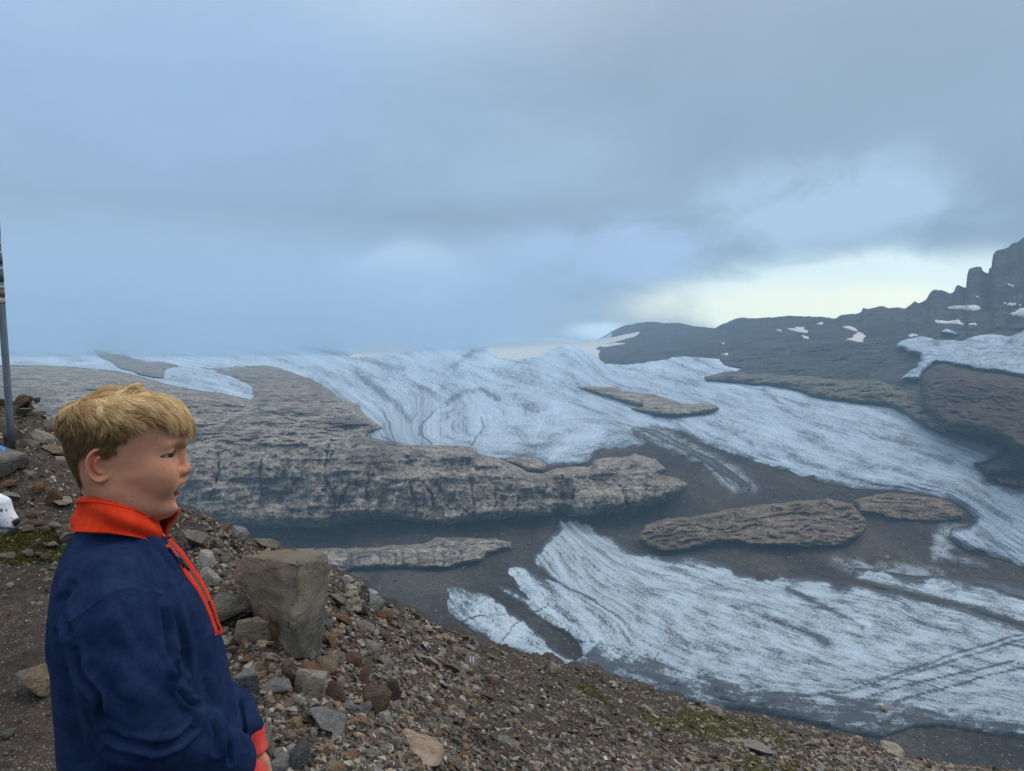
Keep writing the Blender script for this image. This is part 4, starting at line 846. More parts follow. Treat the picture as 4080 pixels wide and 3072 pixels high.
# ------------------------------------------------------------------ stones one can pick out
SL = [  # crop, x, y, w, h, colour, label, options
 ('s', 768, 1185, 185, 165, 'pale', 'rounded pale brown stone with a short white quartz streak on its top', dict(vein=True, tall=True, var=2)),
 ('s', 572, 1205, 185, 80, 'blue', 'flat blue grey stone lying beside the rounded stone with the quartz streak', dict(var=4)),
 ('s', 395, 1235, 190, 235, 'blue', 'large angular slate grey stone with white flecks just behind the boy\'s sleeve', dict(tall=True, var=0, vein=True)),
 ('s', 622, 1140, 125, 118, 'dark', 'dark brown angular stone with a pale band above the flat blue grey stone', dict(tall=True, vein=True, var=3)),
 ('s', 902, 1228, 125, 112, 'brown', 'dark brown blocky stone touching the stone with the quartz streak', dict(tall=True, var=6)),
 ('s', 840, 1400, 270, 130, 'blue', 'long blue grey slab with a rounded end on the brown gravel', dict(var=10, rz=0.0)),
 ('s', 690, 1402, 105, 84, 'ochre', 'rough yellowish stone leaning on the end of the long blue grey slab', dict(tall=True, vein=True)),
 ('s', 505, 1515, 135, 200, 'grey', 'angular grey stone with white veins beside the red cuff', dict(tall=True, vein=True, var=9)),
 ('s', 700, 1585, 125, 180, 'slate', 'upright dark slate block near the lower edge of the rubble', dict(tall=True, var=12)),
 ('s', 1130, 1262, 190, 145, 'brown', 'big brown weathered stone in front of the darker split stone', dict(tall=True, var=5)),
 ('s', 1222, 1225, 125, 145, 'dark', 'dark split stone behind the big brown weathered stone', dict(tall=True, var=3)),
 ('s', 455, 858, 285, 165, 'pale', 'smooth pale grey stone with a brown end leaning on the tan boulder', dict(var=7, tall=True)),
 ('s', 668, 940, 138, 84, 'blue', 'thin blue grey slab tucked under the foot of the tan boulder', dict(var=4)),
 ('s', 172, 505, 95, 130, 'white', 'white knobbly quartz stone, the upper of the two beside the zip', dict(tall=True)),
 ('s', 185, 590, 115, 140, 'white', 'white crumpled quartz stone, the lower of the two beside the zip', dict(tall=True, var=8)),
 ('s', 290, 490, 82, 115, 'grey', 'upright grey stone between the white quartz stones and the tan boulder', dict(tall=True, var=9)),
 ('s', 90, 352, 175, 82, 'grey', 'flat grey slab jutting out with a dark gap under it on the upper slope', dict(var=10)),
 ('s', 240, 382, 75, 62, 'olive', 'small squarish greenish grey stone next to the jutting flat slab', dict()),
 ('s', 300, 760, 300, 150, 'grey', 'broad low grey ledge of stone behind the dangling zip cord', dict(var=4)),
 ('s', 362, 332, 105, 68, 'blue', 'pale blue grey stone on the crest above the tan boulder', dict()),
 ('s', 500, 388, 180, 62, 'olive', 'low broken slab on the crest right behind the tan boulder', dict(var=10)),
 ('s', 280, 300, 70, 62, 'rust', 'dark reddish lump standing on the crest of the slope', dict(tall=True)),
 ('s', 955, 600, 95, 62, 'blue', 'pale blue grey stone at the crest beyond the tan boulder', dict(tall=True)),
 ('s', 1075, 1118, 62, 165, 'tan', 'narrow tan stone pointing upwards like a finger on the scree', dict(tall=True, var=12)),
 ('s', 860, 1062, 130, 120, 'tan', 'pale tan stone half buried at the foot of the boulder', dict(tall=True)),
 ('s', 862, 930, 95, 90, 'ochre', 'orange tan sliver of stone leaning out from under the boulder', dict(tall=True, var=1)),
 ('s', 452, 1382, 82, 92, 'white', 'white marbled stone above the far red cuff', dict(tall=True, vein=True)),
 ('s', 540, 1085, 54, 48, 'tan', 'small pale egg shaped pebble above the flat blue grey stone', dict(tall=True)),
 ('s', 420, 1110, 66, 42, 'pale', 'cream coloured crusty pebble on top of the slate grey stone', dict()),
 ('s', 1182, 1372, 70, 78, 'white', 'whitish jagged stone between the brown stone and the big tan one', dict(tall=True)),
 ('s', 1074, 1302, 68, 52, 'blue', 'small blue grey stone at the foot of the big brown stone', dict()),
 ('s', 985, 1590, 100, 66, 'ochre', 'yellow brown stone low in the loose rust coloured rubble', dict()),
 ('s', 528, 1352, 66, 52, 'grey', 'small grey and white stone above the veined grey stone', dict(vein=True)),
 ('s', 268, 688, 60, 40, 'ochre', 'small orange pebble between the grey ledge and the boulder', dict()),
 ('s', 628, 1250, 64, 36, 'rust', 'small rust red stone under the flat blue grey stone', dict()),
 ('s', 866, 775, 44, 64, 'pale', 'pale chip of stone leaning on the shaded side of the boulder', dict(tall=True)),
 ('s', 970, 880, 52, 60, 'grey', 'light grey square stone on the scree past the boulder', dict(tall=True)),
 ('s', 1390, 1040, 130, 55, 'pale', 'long pale stone lying across the scree slope, nearest to the finger shaped stone', dict(var=10)),
 ('s', 1210, 1500, 60, 50, 'slate', 'small dark slate stone beside the big tan stone', dict()),
 ('s', 590, 1640, 120, 80, 'blue', 'dark blue grey stone at the lower edge beside the near red cuff', dict(tall=True)),
 ('s', 1220, 1640, 130, 60, 'slate', 'wide dark stone at the lower edge below the big tan stone', dict()),
 ('s', 1390, 1648, 70, 44, 'ochre', 'cream stone at the lower edge below the big tan stone', dict()),
 ('s', 565, 1385, 50, 40, 'blue', 'small blue grey chip beside the rough yellowish stone', dict()),
 ('s', 700, 1285, 90, 50, 'pale', 'thin pale flake lying above the long blue grey slab', dict(var=1)),
 ('s', 850, 1570, 70, 60, 'rust', 'rust brown stone between the slate block and the yellow brown stone', dict()),
 ('s', 760, 1105, 120, 66, 'rust', 'low reddish brown stone behind the stone with the quartz streak', dict()),
 ('s', 935, 1170, 55, 60, 'pale', 'small pale stone behind the dark brown blocky stone', dict(tall=True)),
 ('c7', 525, 822, 115, 92, 'grey', 'light grey block with a brown side on the middle of the scree', dict(tall=True, var=6)),
 ('c7', 562, 742, 95, 74, 'tan', 'tan stone carrying a small dark stone on the scree', dict(tall=True)),
 ('c7', 530, 695, 52, 46, 'dark', 'small dark stone perched on the tan stone', dict(tall=True)),
 ('c7', 315, 548, 180, 76, 'pale', 'long pale slab on the scree with sharp edges, longest of its kind there', dict(var=10, roll=0.45, tall=True)),
 ('c7', 465, 578, 130, 54, 'olive', 'long grey brown slab next to the longest pale slab', dict(var=10, roll=0.4)),
 ('c7', 445, 390, 96, 52, 'tan', 'tan stone on the upper scree near its edge', dict()),
 ('c7', 612, 882, 110, 95, 'slate', 'dark slate coloured stone below the light grey block', dict(tall=True)),
 ('c7', 385, 808, 58, 50, 'rust', 'rounded brown stone near the light grey block', dict(tall=True)),
 ('c7', 1122, 592, 120, 56, 'olive', 'low brown stone on the skyline of the scree with a dark hollow beside it', dict()),
 ('c7', 1710, 846, 105, 62, 'grey', 'rounded grey stone sitting in the mossy part of the slope', dict(tall=True)),
 ('c7', 2125, 832, 88, 44, 'grey', 'grey angular stone standing on the crest of the mossy slope', dict(tall=True, var=6)),
 ('c7', 800, 1050, 130, 70, 'blue', 'split bluish stone on the lower scree', dict()),
 ('c7', 1000, 1165, 80, 60, 'blue', 'pale blue grey stone low on the scree', dict()),
 ('c7', 960, 868, 90, 50, 'olive', 'flat grey brown slab on the middle scree', dict()),
 ('c7', 560, 600, 120, 40, 'olive', 'thin dark edged slab below the painted stone', dict(roll=0.4)),
 ('c7', 730, 640, 100, 46, 'tan', 'flat tan flake beyond the painted stone', dict()),
 ('c7', 1300, 850, 80, 40, 'grey', 'flat light grey stone between the scree and the moss', dict()),
 ('c7', 330, 950, 50, 50, 'blue', 'small blue grey stone above the big tan stone', dict(tall=True)),
 ('c7', 45, 895, 70, 90, 'white', 'white streaked stone beside the big brown weathered stone', dict(tall=True)),
 ('c7', 735, 1180, 36, 30, 'pale', 'small cream stone at the foot of the scree by the big tan stone', dict()),
 ('c6', 1370, 1262, 118, 78, 'pale', 'pale boulder perched on the crest of the mossy slope', dict(tall=True, var=6)),
 ('c6', 1162, 1192, 66, 44, 'pale', 'smaller pale rock above the dark rubble of the crest', dict(tall=True)),
 ('c6', 236, 1004, 88, 42, 'grey', 'squat grey rock standing out on the crest of the slope', dict(tall=True)),
 ('c6', 450, 1255, 320, 36, 'grey', 'long low grey ledge in the mossy slope', dict(var=10, roll=0.12)),
 ('c6', 760, 1140, 120, 30, 'dark', 'dark low block on the crest of the mossy slope', dict()),
 ('c6', 400, 1062, 60, 24, 'tan', 'small tan rock on the crest of the mossy slope', dict(tall=True)),
 ('l', 425, 412, 172, 112, 'grey', 'flat grey slab with a dark gap under it behind the boy\'s head', dict(tall=True, var=6)),
 ('l', 340, 525, 185, 120, 'pale', 'broad pale slab tilted towards the pole', dict(tall=True, var=0, roll=0.5)),
 ('l', 240, 572, 135, 96, 'grey', 'dark grey block between the painted rock and the tilted pale slab', dict(tall=True, var=3)),
 ('l', 430, 605, 230, 66, 'tan', 'flat brownish slab under the tilted pale slab', dict(var=10)),
 ('l', 200, 192, 130, 70, 'rust', 'brown block on the crest beside the pole', dict(tall=True, var=6)),
 ('l', 300, 200, 66, 50, 'dark', 'small dark block on the crest beside the brown one', dict(tall=True)),
 ('l', 312, 292, 104, 46, 'pale', 'whitish flat stone lying below the two blocks on the crest', dict()),
 ('l', 300, 668, 100, 52, 'slate', 'small slate stone beneath the dark grey block', dict()),
 ('l', 30, 395, 120, 90, 'grey', 'grey block right beside the foot of the pole', dict(tall=True, var=6)),
 ('l', 110, 520, 150, 110, 'dark', 'dark block carrying the foot of the pole', dict(tall=True, var=5)),
 ('l', 485, 688, 100, 50, 'pale', 'pale stone close behind the boy\'s head', dict()),
 ('l', 445, 1000, 130, 110, 'rust', 'reddish brown stone behind the boy\'s collar', dict(tall=True)),
 ('l', 500, 1028, 190, 40, 'pale', 'thin pale flake under the reddish brown stone', dict(var=1)),
 ('l', 625, 955, 110, 50, 'grey', 'long grey stone at the nape of the boy', dict(roll=-0.5)),
 ('l', 590, 1240, 130, 62, 'tan', 'tan stone beside the boy\'s collar', dict(tall=True)),
 ('l', 540, 1330, 150, 84, 'grey', 'grey stone at the edge of the moss by the boy\'s shoulder', dict(tall=True, roll=-0.5)),
 ('l', 320, 1212, 90, 50, 'brown', 'brown stone lying in front of the dog\'s nose', dict()),
 ('l', 455, 1235, 110, 44, 'grey', 'flat grey stone between the moss and the tan stone', dict()),
 ('l', 420, 885, 36, 36, 'white', 'small bright white pebble on the bank behind the boy', dict(tall=True)),
 ('j', 185, 1172, 215, 150, 'tan', 'wedge shaped tan stone lying alone on the gravel path', dict(tall=True, var=1)),
 ('j', 50, 1450, 80, 34, 'slate', 'flat grey stone set into the gravel path', dict()),
 ('j', 315, 610, 50, 60, 'blue', 'small blue grey stone at the boy\'s back', dict()),
]
for a in SL: stone(*a[:7], **a[7])
# two pale blocks resting far below on the edge of the lower ice
def far_rock(crop, x, y, w_, h_, color, label, seed):
    u, v = cr(crop, x, y); s_ = CROPS[crop][2]
    i = int((u-ug[0])/(ug[1]-ug[0])); j = int(np.argmin(np.abs(Vg[:, i]-(v+h_/s_*0.4)))); D = Pw[j, i, 1]
    o = bpy.data.objects.new('boulder', VARS[seed]); COL.objects.link(o); c = pt(u, v, D-3.0)
    sx = w_/s_/F*D/2; o.matrix_world = Matrix.Translation(Vector(c)) @ Matrix.Rotation(seed, 4, 'Z') @ Matrix.Diagonal((sx, sx*0.8, h_/s_/F*D/2, 1)); o.color = (*[q*0.9 for q in COLS[color]], 0)
    tag(o, label, 'boulder')
far_rock('c6', 1327, 990, 60, 34, 'tan', 'pale block resting on the grey edge of the lower ice', 6)
far_rock('c6', 1290, 1083, 25, 30, 'pale', 'small pale block on the dirty ice just below the other block', 9)
far_rock('c6', 1465, 55, 22, 20, 'rust', 'reddish block on the dark debris above the lower ice', 3)
far_rock('c6', 1340, 28, 40, 16, 'grey', 'low grey block on the dark debris above the lower ice', 5)
far_rock('c6', 1825, 50, 34, 18, 'grey', 'grey block on the dark debris near the bend of the upper ice', 0)

# --- the big tan boulder
def W(x, y, D): return pt(*cr('s', x, y), D)
Bp = [W(372, 452, 3.82), W(322, 560, 3.78), W(330, 585, 3.76), W(520, 815, 3.62), W(500, 880, 3.64), W(560, 985, 3.54), W(640, 1010, 3.42), W(720, 1030, 3.42), W(470, 424, 3.95), W(560, 415, 4.00), W(690, 490, 3.50), W(700, 462, 3.58),
      W(798, 416, 3.92), W(838, 446, 3.82), W(846, 480, 3.78), W(864, 600, 3.82), W(862, 680, 3.82), W(850, 830, 3.76), W(818, 1010, 3.70), W(480, 428, 4.30), W(790, 420, 4.32), W(840, 600, 4.35), W(420, 560, 4.30), W(700, 1000, 4.20), W(672, 640, 3.46), W(660, 820, 3.42)]
Bp = np.array(Bp); bc = Bp.mean(0); bz = Bp[:, 2].min()+0.03; ob = np.array([bc[0], bc[1], bz])
me = hull_mesh(Bp-ob, 0.006, 4, 0.030, 3, True, 6.0)
m, n = new_mat('tan_boulder_stone'); g = n.new('ShaderNodeTexCoord').outputs['Object']
a_n = n.noise(g, 5.0, 7, 0.66, 0.8); st_ = n.noise(n.scale(g, (3, 3, 22)), 1.0, 6, 0.65, 1.2); vt = n.noise(n.scale(g, (34, 34, 5)), 1.0, 5, 0.65, 1.0); sp_ = n.noise(g, 60.0, 4, 0.7)
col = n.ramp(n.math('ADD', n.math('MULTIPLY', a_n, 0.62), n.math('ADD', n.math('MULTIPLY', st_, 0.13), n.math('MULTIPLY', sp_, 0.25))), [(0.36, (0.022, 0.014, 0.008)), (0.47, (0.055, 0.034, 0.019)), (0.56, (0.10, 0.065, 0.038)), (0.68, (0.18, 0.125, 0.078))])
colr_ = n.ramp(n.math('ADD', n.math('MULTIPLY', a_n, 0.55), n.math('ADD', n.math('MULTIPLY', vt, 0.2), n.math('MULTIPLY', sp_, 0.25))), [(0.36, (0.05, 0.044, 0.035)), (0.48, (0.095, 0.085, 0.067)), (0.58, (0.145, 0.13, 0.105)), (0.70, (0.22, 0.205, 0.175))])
nx = n.new('ShaderNodeSeparateXYZ', {0: n.new('ShaderNodeNewGeometry').outputs['Normal']}).outputs[0]
ox = n.new('ShaderNodeSeparateXYZ', {0: g})
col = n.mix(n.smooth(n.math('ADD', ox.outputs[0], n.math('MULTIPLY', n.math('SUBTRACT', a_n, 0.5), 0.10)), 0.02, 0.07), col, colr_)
col = n.mix(n.math('MULTIPLY', n.smooth(n.math('ADD', ox.outputs[2], n.math('MULTIPLY', a_n, 0.2)), 0.52, 0.60), 0.55), col, (0.20, 0.16, 0.12))  # light on the flat top painted in as a paler tan
finish(n, col, 0.85, n.math('ADD', n.math('MULTIPLY', a_n, 1.0), n.math('ADD', n.math('MULTIPLY', st_, 0.5), n.math('ADD', n.math('MULTIPLY', vt, 0.5), n.math('MULTIPLY', sp_, 0.2)))), 0.7, 0.05, 0.3)
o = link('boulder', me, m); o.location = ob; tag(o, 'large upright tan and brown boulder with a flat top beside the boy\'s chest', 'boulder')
# --- big tan stone low in the picture
def Q(x, y, D): return pt(*cr('c7', x, y), D)
gp = ground_at(*cr('c7', 270, 1170))[0]; D0 = gp[1]
Bp = np.array([Q(120, 955, D0+.30), Q(170, 945, D0+.36), Q(290, 985, D0+.32), Q(390, 1005, D0+.25), Q(412, 1040, D0+.15), Q(425, 1090, D0+.05), Q(400, 1190, D0-.05), Q(260, 1010, D0+.12), Q(240, 1100, D0), Q(260, 1180, D0-.05), Q(330, 1200, D0-.06), Q(110, 990, D0+.3), Q(130, 1040, D0+.2), Q(300, 1200, D0+.3), Q(420, 1180, D0+.3)])
ob = np.array([*Bp.mean(0)[:2], Bp[:, 2].min()+.02]); me = hull_mesh(Bp-ob, 0.02, 3, 0.02, 8, True, 6.0)
m2, n = new_mat('pinkish_tan_stone'); g = n.new('ShaderNodeTexCoord').outputs['Object']; a_n = n.noise(g, 7.0, 7, 0.68, 0.5); b_n = n.noise(g, 50.0, 4, 0.7)
col = n.ramp(n.math('ADD', n.math('MULTIPLY', a_n, 0.7), n.math('MULTIPLY', b_n, 0.3)), [(0.36, (0.10, 0.068, 0.046)), (0.5, (0.22, 0.165, 0.125)), (0.64, (0.34, 0.275, 0.22))])
finish(n, col, 0.85, n.math('ADD', a_n, n.math('MULTIPLY', b_n, 0.3)), 0.8, 0.03, 0.3)
o = link('stone', me, m2); o.location = ob; tag(o, 'largest pinkish tan stone in the rubble, smooth topped, beside the open scree', 'stone')
# --- dark rock with a pale top beyond the boulder
gp = ground_at(*cr('s', 1030, 780))[0]; D0 = gp[1]
Bp = np.array([W(950, 660, D0+.1), W(955, 720, D0), W(975, 610, D0+.3), W(1010, 590, D0+.4), W(1050, 600, D0+.35), W(1080, 650, D0+.2), W(1096, 700, D0+.1), W(1092, 780, D0-.05), W(1070, 790, D0-.05), W(1010, 640, D0+.05), W(1000, 750, D0-.05), W(1020, 600, D0+.8), W(1080, 700, D0+.8), W(960, 740, D0+.6)])
ob = np.array([*Bp.mean(0)[:2], Bp[:, 2].min()+.03]); me = hull_mesh(Bp-ob, 0.03, 3, 0.06, 5, True, 6.0)
m3, n = new_mat('dark_split_rock'); g = n.new('ShaderNodeTexCoord').outputs['Object']; a_n = n.noise(g, 6.0, 7, 0.7, 0.8)
z_ = n.new('ShaderNodeSeparateXYZ', {0: g}).outputs[2]
pale_ = n.smooth(n.math('ADD', n.math('MULTIPLY', z_, 1.6), n.math('MULTIPLY', n.math('SUBTRACT', a_n, 0.5), 2.5)), 0.42, 0.66)
col = n.mix(pale_, n.ramp(a_n, [(0.4, (0.018, 0.017, 0.017)), (0.6, (0.07, 0.062, 0.052))]), (0.30, 0.28, 0.22)); finish(n, col, 0.8, a_n, 1.0, 0.1, 0.3)
o = link('stone', me, m3); o.location = ob; tag(o, 'dark craggy rock with a pale crusted top just beyond the tan boulder', 'stone')

# --- stones with painted trail marks
from mathutils.bvhtree import BVHTree
def decal(obj, pix, color, rough=0.5, name='paint_mark', off=0.003, sub=6):
    """a thin coat of paint laid on a stone: the outline given in photo pixels is dropped on the stone's face"""
    me0 = obj.data; mw = obj.matrix_basis if obj.matrix_world == Matrix.Identity(4) else obj.matrix_world
    mw = Matrix(obj.matrix_basis)
    V0 = [mw@v.co for v in me0.vertices]; bv = BVHTree.FromPolygons(V0, [tuple(p.vertices) for p in me0.polygons])
    pix = np.array(pix); u0, v0 = pix.min(0); u1, v1 = pix.max(0); nn = 22
    gg = [(u, v) for v in np.linspace(v0, v1, nn) for u in np.linspace(u0, u1, nn)]
    G = np.array(gg); ins = poly_sdf(G[:, 0], G[:, 1], pix) > -0.6
    co = []; ok = []
    for (u, v), i_ in zip(gg, ins):
        d_ = Vector(ray_dir(u, v)).normalized(); h_ = bv.ray_cast(Vector(CAMP), d_)
        if h_[0] is None: co.append((0, 0, 0)); ok.append(False)
        else: co.append(tuple(h_[0]-d_*off)); ok.append(bool(i_))
    fs = []
    for j in range(nn-1):
        for i in range(nn-1):
            q = (j*nn+i, j*nn+i+1, (j+1)*nn+i+1, (j+1)*nn+i)
            if all(ok[k] for k in q): fs.append(q)
    if not fs: print('decal missed', name); return
    inv_ = mw.inverted(); used = sorted({k for f in fs for k in f}); mp = {k: i for i, k in enumerate(used)}
    Vl = [tuple(inv_@Vector(co[k])) for k in used]
    m4 = bpy.data.meshes.new(name); m4.from_pydata(Vl, [], [tuple(mp[k] for k in f) for f in fs]); m4.update()
    mt, n = new_mat('trail_paint'); nz = n.noise(n.new('ShaderNodeNewGeometry').outputs['Position'], 30.0, 4, 0.6)
    finish(n, n.mix(n.smooth(nz, 0.35, 0.7), tuple(c*0.8 for c in color), color), rough)
    return link(name, m4, mt, obj)
g1 = stone('c7', 600, 528, 88, 92, 'pale', 'grey stone with a white and blue painted trail mark on the scree', tall=True, var=6)
decal(g1, P('c7', (588, 498), (596, 498), (596, 532), (588, 532)), (0.70, 0.70, 0.68)); decal(g1, P('c7', (606, 498), (614, 498), (614, 532), (606, 532)), (0.70, 0.70, 0.68))
decal(g1, P('c7', (597, 498), (605, 498), (605, 532), (597, 532)), (0.03, 0.14, 0.42))
g2 = stone('l', -20, 690, 350, 330, 'grey', 'large rounded grey rock with a bright blue paint mark below the pole', name='boulder', cat='boulder', tall=True, var=7)
decal(g2, P('l', (-40, 500), (10, 545), (30, 575), (48, 590), (50, 612), (30, 626), (10, 600), (-40, 590)), (0.02, 0.22, 0.62))

# --- the many stones in between: the larger ones one by one
fgmask = P('f', (0, 900), (250, 1000), (430, 1120), (620, 1190), (800, 1290), (1000, 1380), (1300, 1450), (1700, 1570), (2212, 1670), (2212, 1700), (-20, 1700))
r = np.random.default_rng(5); cnt = 0; tries = 0; occ = []
for o_s, a in zip(STONES, SL): u_, v_ = cr(a[0], a[1], a[2]); occ.append((u_, v_, max(a[3], a[4])/CROPS[a[0]][2]/2))
occ.append((*cr('s', 620, 700), 190)); occ.append((*cr('c7', 280, 1080), 110))
ZL = [('bank', 'small {} stone on the rough bank between the pole and the boy', 'small stones of the bank by the pole'),
      ('rubble', 'small {} stone in the loose rubble in front of the tan boulder', 'small stones in the rubble by the boulder'),
      ('scree', 'small {} stone scattered on the long scree slope', 'small stones scattered on the scree slope'),
      ('path', 'small {} stone lying in the gravel path', 'small stones in the gravel path'),
      ('crest', 'small {} stone on the slope between the collar and the boulder', 'small stones above the boulder')]
names_c = {'tan': 'tan', 'pale': 'pale', 'brown': 'brown', 'dark': 'dark brown', 'grey': 'grey', 'slate': 'slate grey', 'blue': 'blue grey', 'white': 'white', 'rust': 'rust coloured', 'olive': 'olive grey', 'ochre': 'yellowish'}
while cnt < 225 and tries < 20000:
    tries += 1
    u = r.uniform(-10, 4090); v = r.uniform(1600, 3080)
    s_v = sil_at(u)
    if v < s_v+8: continue
    if 250 < u < 900 and 1500 < v: continue
    if u <= 560 and v > 2240: z = 3
    elif u < 560: z = 0
    elif v < cr('s', 0, 900)[1] and u < 1250: z = 4
    elif u < 1560+ (v-2500)*0.3 and v > 2380: z = 1
    else: z = 2
    if z == 3 and r.random() > 0.1: continue
    wpx = {0: r.uniform(22, 60), 1: r.uniform(30, 84), 2: r.uniform(18, 54), 3: r.uniform(12, 30), 4: r.uniform(22, 55)}[z]
    if z == 2: wpx *= np.clip(0.6+0.7*(v-s_v)/500, 0.55, 1.2)
    if any((u-a)**2+(v-b)**2 < (c*0.8+wpx*0.45)**2 for a, b, c in occ): continue
    hp = wpx*r.uniform(0.4, 0.8)
    wpx *= 1.2
    pal = {0: ['olive', 'grey', 'brown', 'tan', 'dark', 'rust'], 1: ['rust', 'brown', 'dark', 'blue', 'grey', 'tan', 'grey', 'brown', 'slate', 'olive'], 2: ['olive', 'grey', 'brown', 'tan', 'pale', 'grey', 'olive', 'brown'], 3: ['grey', 'pale', 'brown'], 4: ['brown', 'olive', 'grey', 'rust', 'pale']}[z]
    c_ = pal[r.integers(len(pal))]
    stone('f', u*0.54216, v*0.54216, wpx*0.54216, hp*0.54216, c_, ZL[z][1].format(names_c[c_]), group=ZL[z][2].replace('small', 'small '+names_c[c_]), roll=(0.35 if z == 2 else 0)+r.normal()*0.15, rz=None)
    occ.append((u, v, wpx/2)); cnt += 1
print('stones', len(STONES), 'tries', tries)

# --- gravel: one body of thousands of small stones
lowv = []
for k in range(10):
    bm = bmesh.new()
    for p in rand_hull(300+k, 9+k % 3, boxy=0.3): bm.verts.new(p)
    rr = bmesh.ops.convex_hull(bm, input=bm.verts); bmesh.ops.delete(bm, geom=[x for x in set(rr['geom_interior']+rr['geom_unused']) if isinstance(x, bmesh.types.BMVert)], context='VERTS')
    bmesh.ops.triangulate(bm, faces=bm.faces); bmesh.ops.recalc_face_normals(bm, faces=bm.faces); bm.verts.index_update()
    lowv.append((np.array([v.co[:] for v in bm.verts]), np.array([[v.index for v in f.verts] for f in bm.faces]))); bm.free()
def scatter(name, N, sampler, seed, kindlabel=None, flat=0.6):
    r = np.random.default_rng(seed)
    u, v, px, colr3 = sampler(r, N)
    G = ground_at(u, v); NN = gnormal(u, v)
    s_ = px/F*G[:, 1]/2
    Vs, Fs, Cs = [], [], []; base = 0
    kk = r.integers(0, len(lowv), len(u))
    # the face of the ground seen at a low angle: spread sizes stay in metres
    for k, (lvv, lff) in enumerate(lowv):
        ii = np.where(kk == k)[0]; m_ = len(ii)
        if not m_: continue
        z = NN[ii]*0.8+r.normal(size=(m_, 3))*0.22+np.array([0, 0, .2]); z /= np.linalg.norm(z, axis=1, keepdims=True)
        x = np.cross(z, r.normal(size=(m_, 3))); x /= np.linalg.norm(x, axis=1, keepdims=True); y = np.cross(z, x)
        sc3 = np.stack([s_[ii], s_[ii]*r.uniform(0.55, 1, m_), s_[ii]*r.uniform(flat*0.45, flat*1.2, m_)], 1)
        L3 = lvv[None]*sc3[:, None]
        Wp = G[ii][:, None]+L3[..., 0:1]*x[:, None]+L3[..., 1:2]*y[:, None]+L3[..., 2:3]*z[:, None]+z[:, None]*(sc3[:, 2]*0.35)[:, None, None]
        nv = len(lvv); Vs.append(Wp.reshape(-1, 3)); Fs.append((lff[None]+(np.arange(m_)*nv)[:, None, None]+base).reshape(-1, 3)); Cs.append(np.repeat(colr3[ii], nv, 0)); base += m_*nv
    me = mesh_np(name, np.concatenate(Vs), np.concatenate(Fs), False); attr(me, 'tint', np.concatenate(Cs))
    o = link(name, me, M['gravel']); tag(o, kind='stuff'); return o
m, n = new_mat('loose_gravel'); t_ = attr_node(n, 'tint').outputs['Vector']; g = n.new('ShaderNodeNewGeometry').outputs['Position']
nz = n.noise(g, 40.0, 4, 0.65)
finish(n, n.mix(1.0, t_, n.ramp(nz, [(0.35, (0.5, 0.49, 0.48)), (0.65, (1.2, 1.19, 1.16))]), 'MULTIPLY'), 0.85, nz, 0.5, 0.01, 0.3); M['gravel'] = m
palA = np.array([COLS[k] for k in ('brown', 'dark', 'rust', 'grey', 'olive', 'tan', 'blue', 'pale', 'white')]); 
def pal(r, N, wts):
    k = r.choice(len(palA), N, p=np.array(wts)/sum(wts)); return palA[k]*r.uniform(0.35, 1.15, (N, 1))
def samp_rubble(r, N):
    u = r.uniform(800, 1900, N*2); v = sil_at(u)+ (3110-sil_at(u))*r.random(N*2)
    u, v = u[:N], v[:N]
    px = np.clip(r.lognormal(3.0, 0.55, N), 7, 62)
    return u, v, px, pal(r, N, [5, 5, 1.6, 5, 4, 1.5, 2.2, .8, .3])
def samp_scree(r, N):
    u = r.uniform(1250, 4300, N); f = r.random(N)**1.25; v = sil_at(u)+(np.maximum(3110, sil_at(u)+60)-sil_at(u))*f
    px = np.clip(r.lognormal(2.82, 0.55, N)*np.clip(0.6+0.5*f, .5, 1.15), 6, 50)
    return u, v, px, pal(r, N, [4, 3, .5, 6, 6, 2, 1.4, 1.3, .25])
def samp_bank(r, N):
    u = r.uniform(-500, 1350, N); s_ = sil_at(u); v = s_+(2300-s_)*r.random(N)
    px = np.clip(r.lognormal(2.4, 0.5, N), 5, 36)
    return u, v, px, pal(r, N, [5, 5, 1.5, 4, 4, 2, .6, 1.0, .4])
def samp_path(r, N):
    u = r.uniform(-500, 950, N); v = r.uniform(2180, 3300, N)
    px = np.clip(r.lognormal(1.9, 0.4, N), 3.5, 18)
    return u, v, px, pal(r, N, [5, 5, .6, 5, 4, 1.5, .8, .7, .5])*0.85
def samp_hid(r, N):
    u = r.uniform(300, 4600, N); v = r.uniform(3100, 3900, N); return u, v, np.clip(r.lognormal(3.1, 0.4, N), 8, 60), pal(r, N, [5, 5, 2, 4, 4, 2, 1, 1, .3])
scatter('gravel', 9000, samp_rubble, 1); scatter('gravel', 25000, samp_scree, 2); scatter('gravel', 8000, samp_bank, 3); scatter('gravel', 11000, samp_path, 4, flat=0.5); scatter('gravel', 2500, samp_hid, 6)

